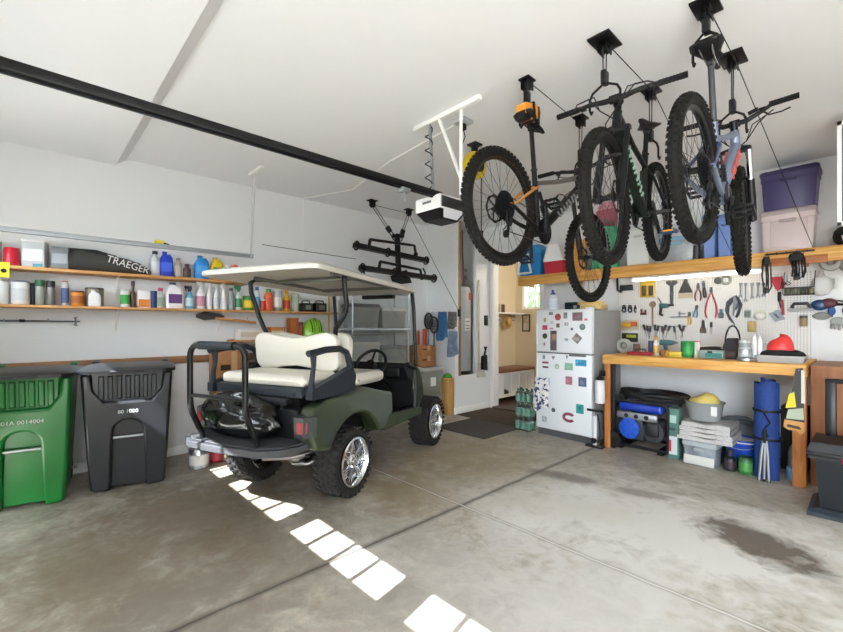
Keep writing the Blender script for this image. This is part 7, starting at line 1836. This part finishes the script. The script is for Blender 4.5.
# hand saw on the bench leg
hs_ = thing('hand_saw', 'hand saw in a black and yellow sleeve hanging on the bench leg', 'saw', (-.445, 4.838, 1.0), rot=Euler((0, R_(3), 0)))
obj('sleeve', MB().prism([(-.02, .03), (.025, .04), (.06, -.42), (-.065, -.42)], -.008, 0, 'y'), P('#23241f', .4), hs_)
obj('print', MB().prism([(-.055, -.20), (-.02, -.17), (.0, -.30), (-.07, -.32)], -.010, -.008, 'y'), P('#d8c41e', .4), hs_)
obj('print', MB().prism([(.015, .02), (.035, .02), (.055, -.26), (.03, -.26)], -.010, -.008, 'y'), P('#c9c8bc', .4), hs_); obj('print', MB().prism([(-.05, -.33), (.045, -.30), (.055, -.40), (-.06, -.41)], -.010, -.008, 'y'), P('#a9b09a', .4), hs_)
obj('handle', MB().prism([(-.07, -.42), (.055, -.42), (.065, -.5), (.04, -.535), (.01, -.50), (-.04, -.505), (-.075, -.48)], -.016, .008, 'y'), M('saw_beech', '#c8904c', .45), hs_); obj('handle_slot', MB().prism([(-.05, -.455), (.03, -.46), (.045, -.485), (.02, -.485), (-.05, -.48)], -.0165, -.0155, 'y'), P('#3a2a1a'), hs_)
obj('nail', MB().cyl((0, .012, .02), (0, -.02, .02), .003), metal_grey, hs_)
# paper towel on the other leg, floor pump
t = thing('paper_towel_roll', 'white paper towel roll hanging on the bench leg by the fridge', 'paper towel', (-2.135, 4.775, .52)); obj('roll', MB().lathe([(.052, 0), (.055, .004), (.055, .256), (.052, .26), (.018, .26)], n=26), M('paper', '#dcdcdb', .9, bump=(80, .1)), t); obj('holder', MB().cyl((0, 0, -.02), (0, 0, .33), .01).tube([(0, 0, .33), (.0, .08, .33)], .01, 8).bx(-.03, .03, .072, .078, .30, .36), black, t)
obj('top_cap', MB().lathe([(.04, .262), (.045, .28), (.02, .30)], n=20), black, t)
t = thing('floor_pump', 'white and black floor pump standing between the fridge and the bench', 'pump', (-2.205, 4.80, 0)); obj('base', MB().box(0, 0, .012, .20, .09, .024, .008), black, t); obj('barrel', MB().cyl((0, 0, .02), (0, 0, .36), .024), P('#dde0e2'), t); obj('gauge', MB().lathe([(.03, -.03), (.03, .0)], (0, -.015, .08), 'y', 18), black, t); obj('shaft', MB().cyl((0, 0, .36), (0, 0, .42), .008), steel, t); obj('handle', MB().tube([(-.09, 0, .42), (.09, 0, .42)], .015, 8), black, t); obj('hose', MB().tube([(.03, 0, .05), (.07, -.02, .15), (.06, -.02, .30), (.03, -.0, .38)], .007, 6), black, t)
# wheeled black bin at the picture edge
wb = thing('tool_chest', 'black wheeled tool chest with a red latch and telescopic handle', 'tool chest', (-.105, 4.46, 0), R_(0))
obj('body', MB().hull([(sx * .20 * f, sy * .19 * f, z) for sx in (-1, 1) for sy in (-1, 1) for z, f in ((.05, .86), (.42, 1))]), M('chest_body', '#12171c', .5, spec=.3), wb)
obj('lid', MB().hull([(sx * .235 * f, sy * .215 * f, z) for sx in (-1, 1) for sy in (-1, 1) for z, f in ((.42, 1), (.50, 1), (.54, .93))]), black, wb)
obj('rim', MB().bx(-.245, .245, -.225, .225, .44, .475, .008), M('chest_rim', '#101114', .5), wb)
obj('latch', MB().bx(-.055, .01, -.24, -.22, .415, .455, .006), M('latch_red', '#c01f3a', .3), wb)
obj('base', MB().hull([(sx * .24 * f, sy * .23 * f, z) for sx in (-1, 1) for sy in (-1, 1) for z, f in ((0, 1), (.03, 1), (.06, .86))]), M('chest_base', '#1d2731', .45), wb)
for x in (-.13, .13): obj('handle_tube', MB().bx(x - .032, x + .032, .13, .165, .30, .98, .006), black_m, wb)
obj('handle', MB().bx(-.165, .165, .128, .168, .95, .985, .01), black, wb)
# ================================================================ camera, sun and sky
cam = bpy.data.cameras.new('camera'); co = bpy.data.objects.new('camera', cam); COL.objects.link(co)
co.location = (0, 0, CAMH); co.rotation_euler = (PI / 2, 0, YAW)
cam.sensor_width = 36; cam.lens = FPX / 843 * 36; cam.shift_y = (V0 - 316) / 843
cam.clip_start = 0.05
SC.camera = co
sun = bpy.data.lights.new('sun', 'SUN'); so = bpy.data.objects.new('sun', sun); COL.objects.link(so)
sd = Vector((-0.215, 1.0, -1.02))
so.rotation_euler = sd.to_track_quat('-Z', 'Y').to_euler()
so.location = (0, -8, 9)
sun.energy = 18.0; sun.angle = R_(0.45); sun.color = (.92, .965, 1.0)
w = bpy.data.worlds.new('sky'); SC.world = w; w.use_nodes = True
bg = w.node_tree.nodes['Background']
bg.inputs['Color'].default_value = (.83, .92, 1.0, 1); bg.inputs['Strength'].default_value = 11.0
SC.view_settings.view_transform = 'Standard'; SC.view_settings.look = 'None'
SC.view_settings.gamma = 1; SC.view_settings.use_curve_mapping = False
SC.view_settings.exposure = 1.12
SC.cycles.max_bounces = 10; SC.cycles.diffuse_bounces = 7; SC.cycles.glossy_bounces = 4; SC.cycles.transmission_bounces = 8
SC.cycles.transparent_max_bounces = 12
SC.cycles.caustics_reflective = False; SC.cycles.caustics_refractive = False
SC.cycles.use_denoising = True
SC.cycles.sample_clamp_indirect = 8
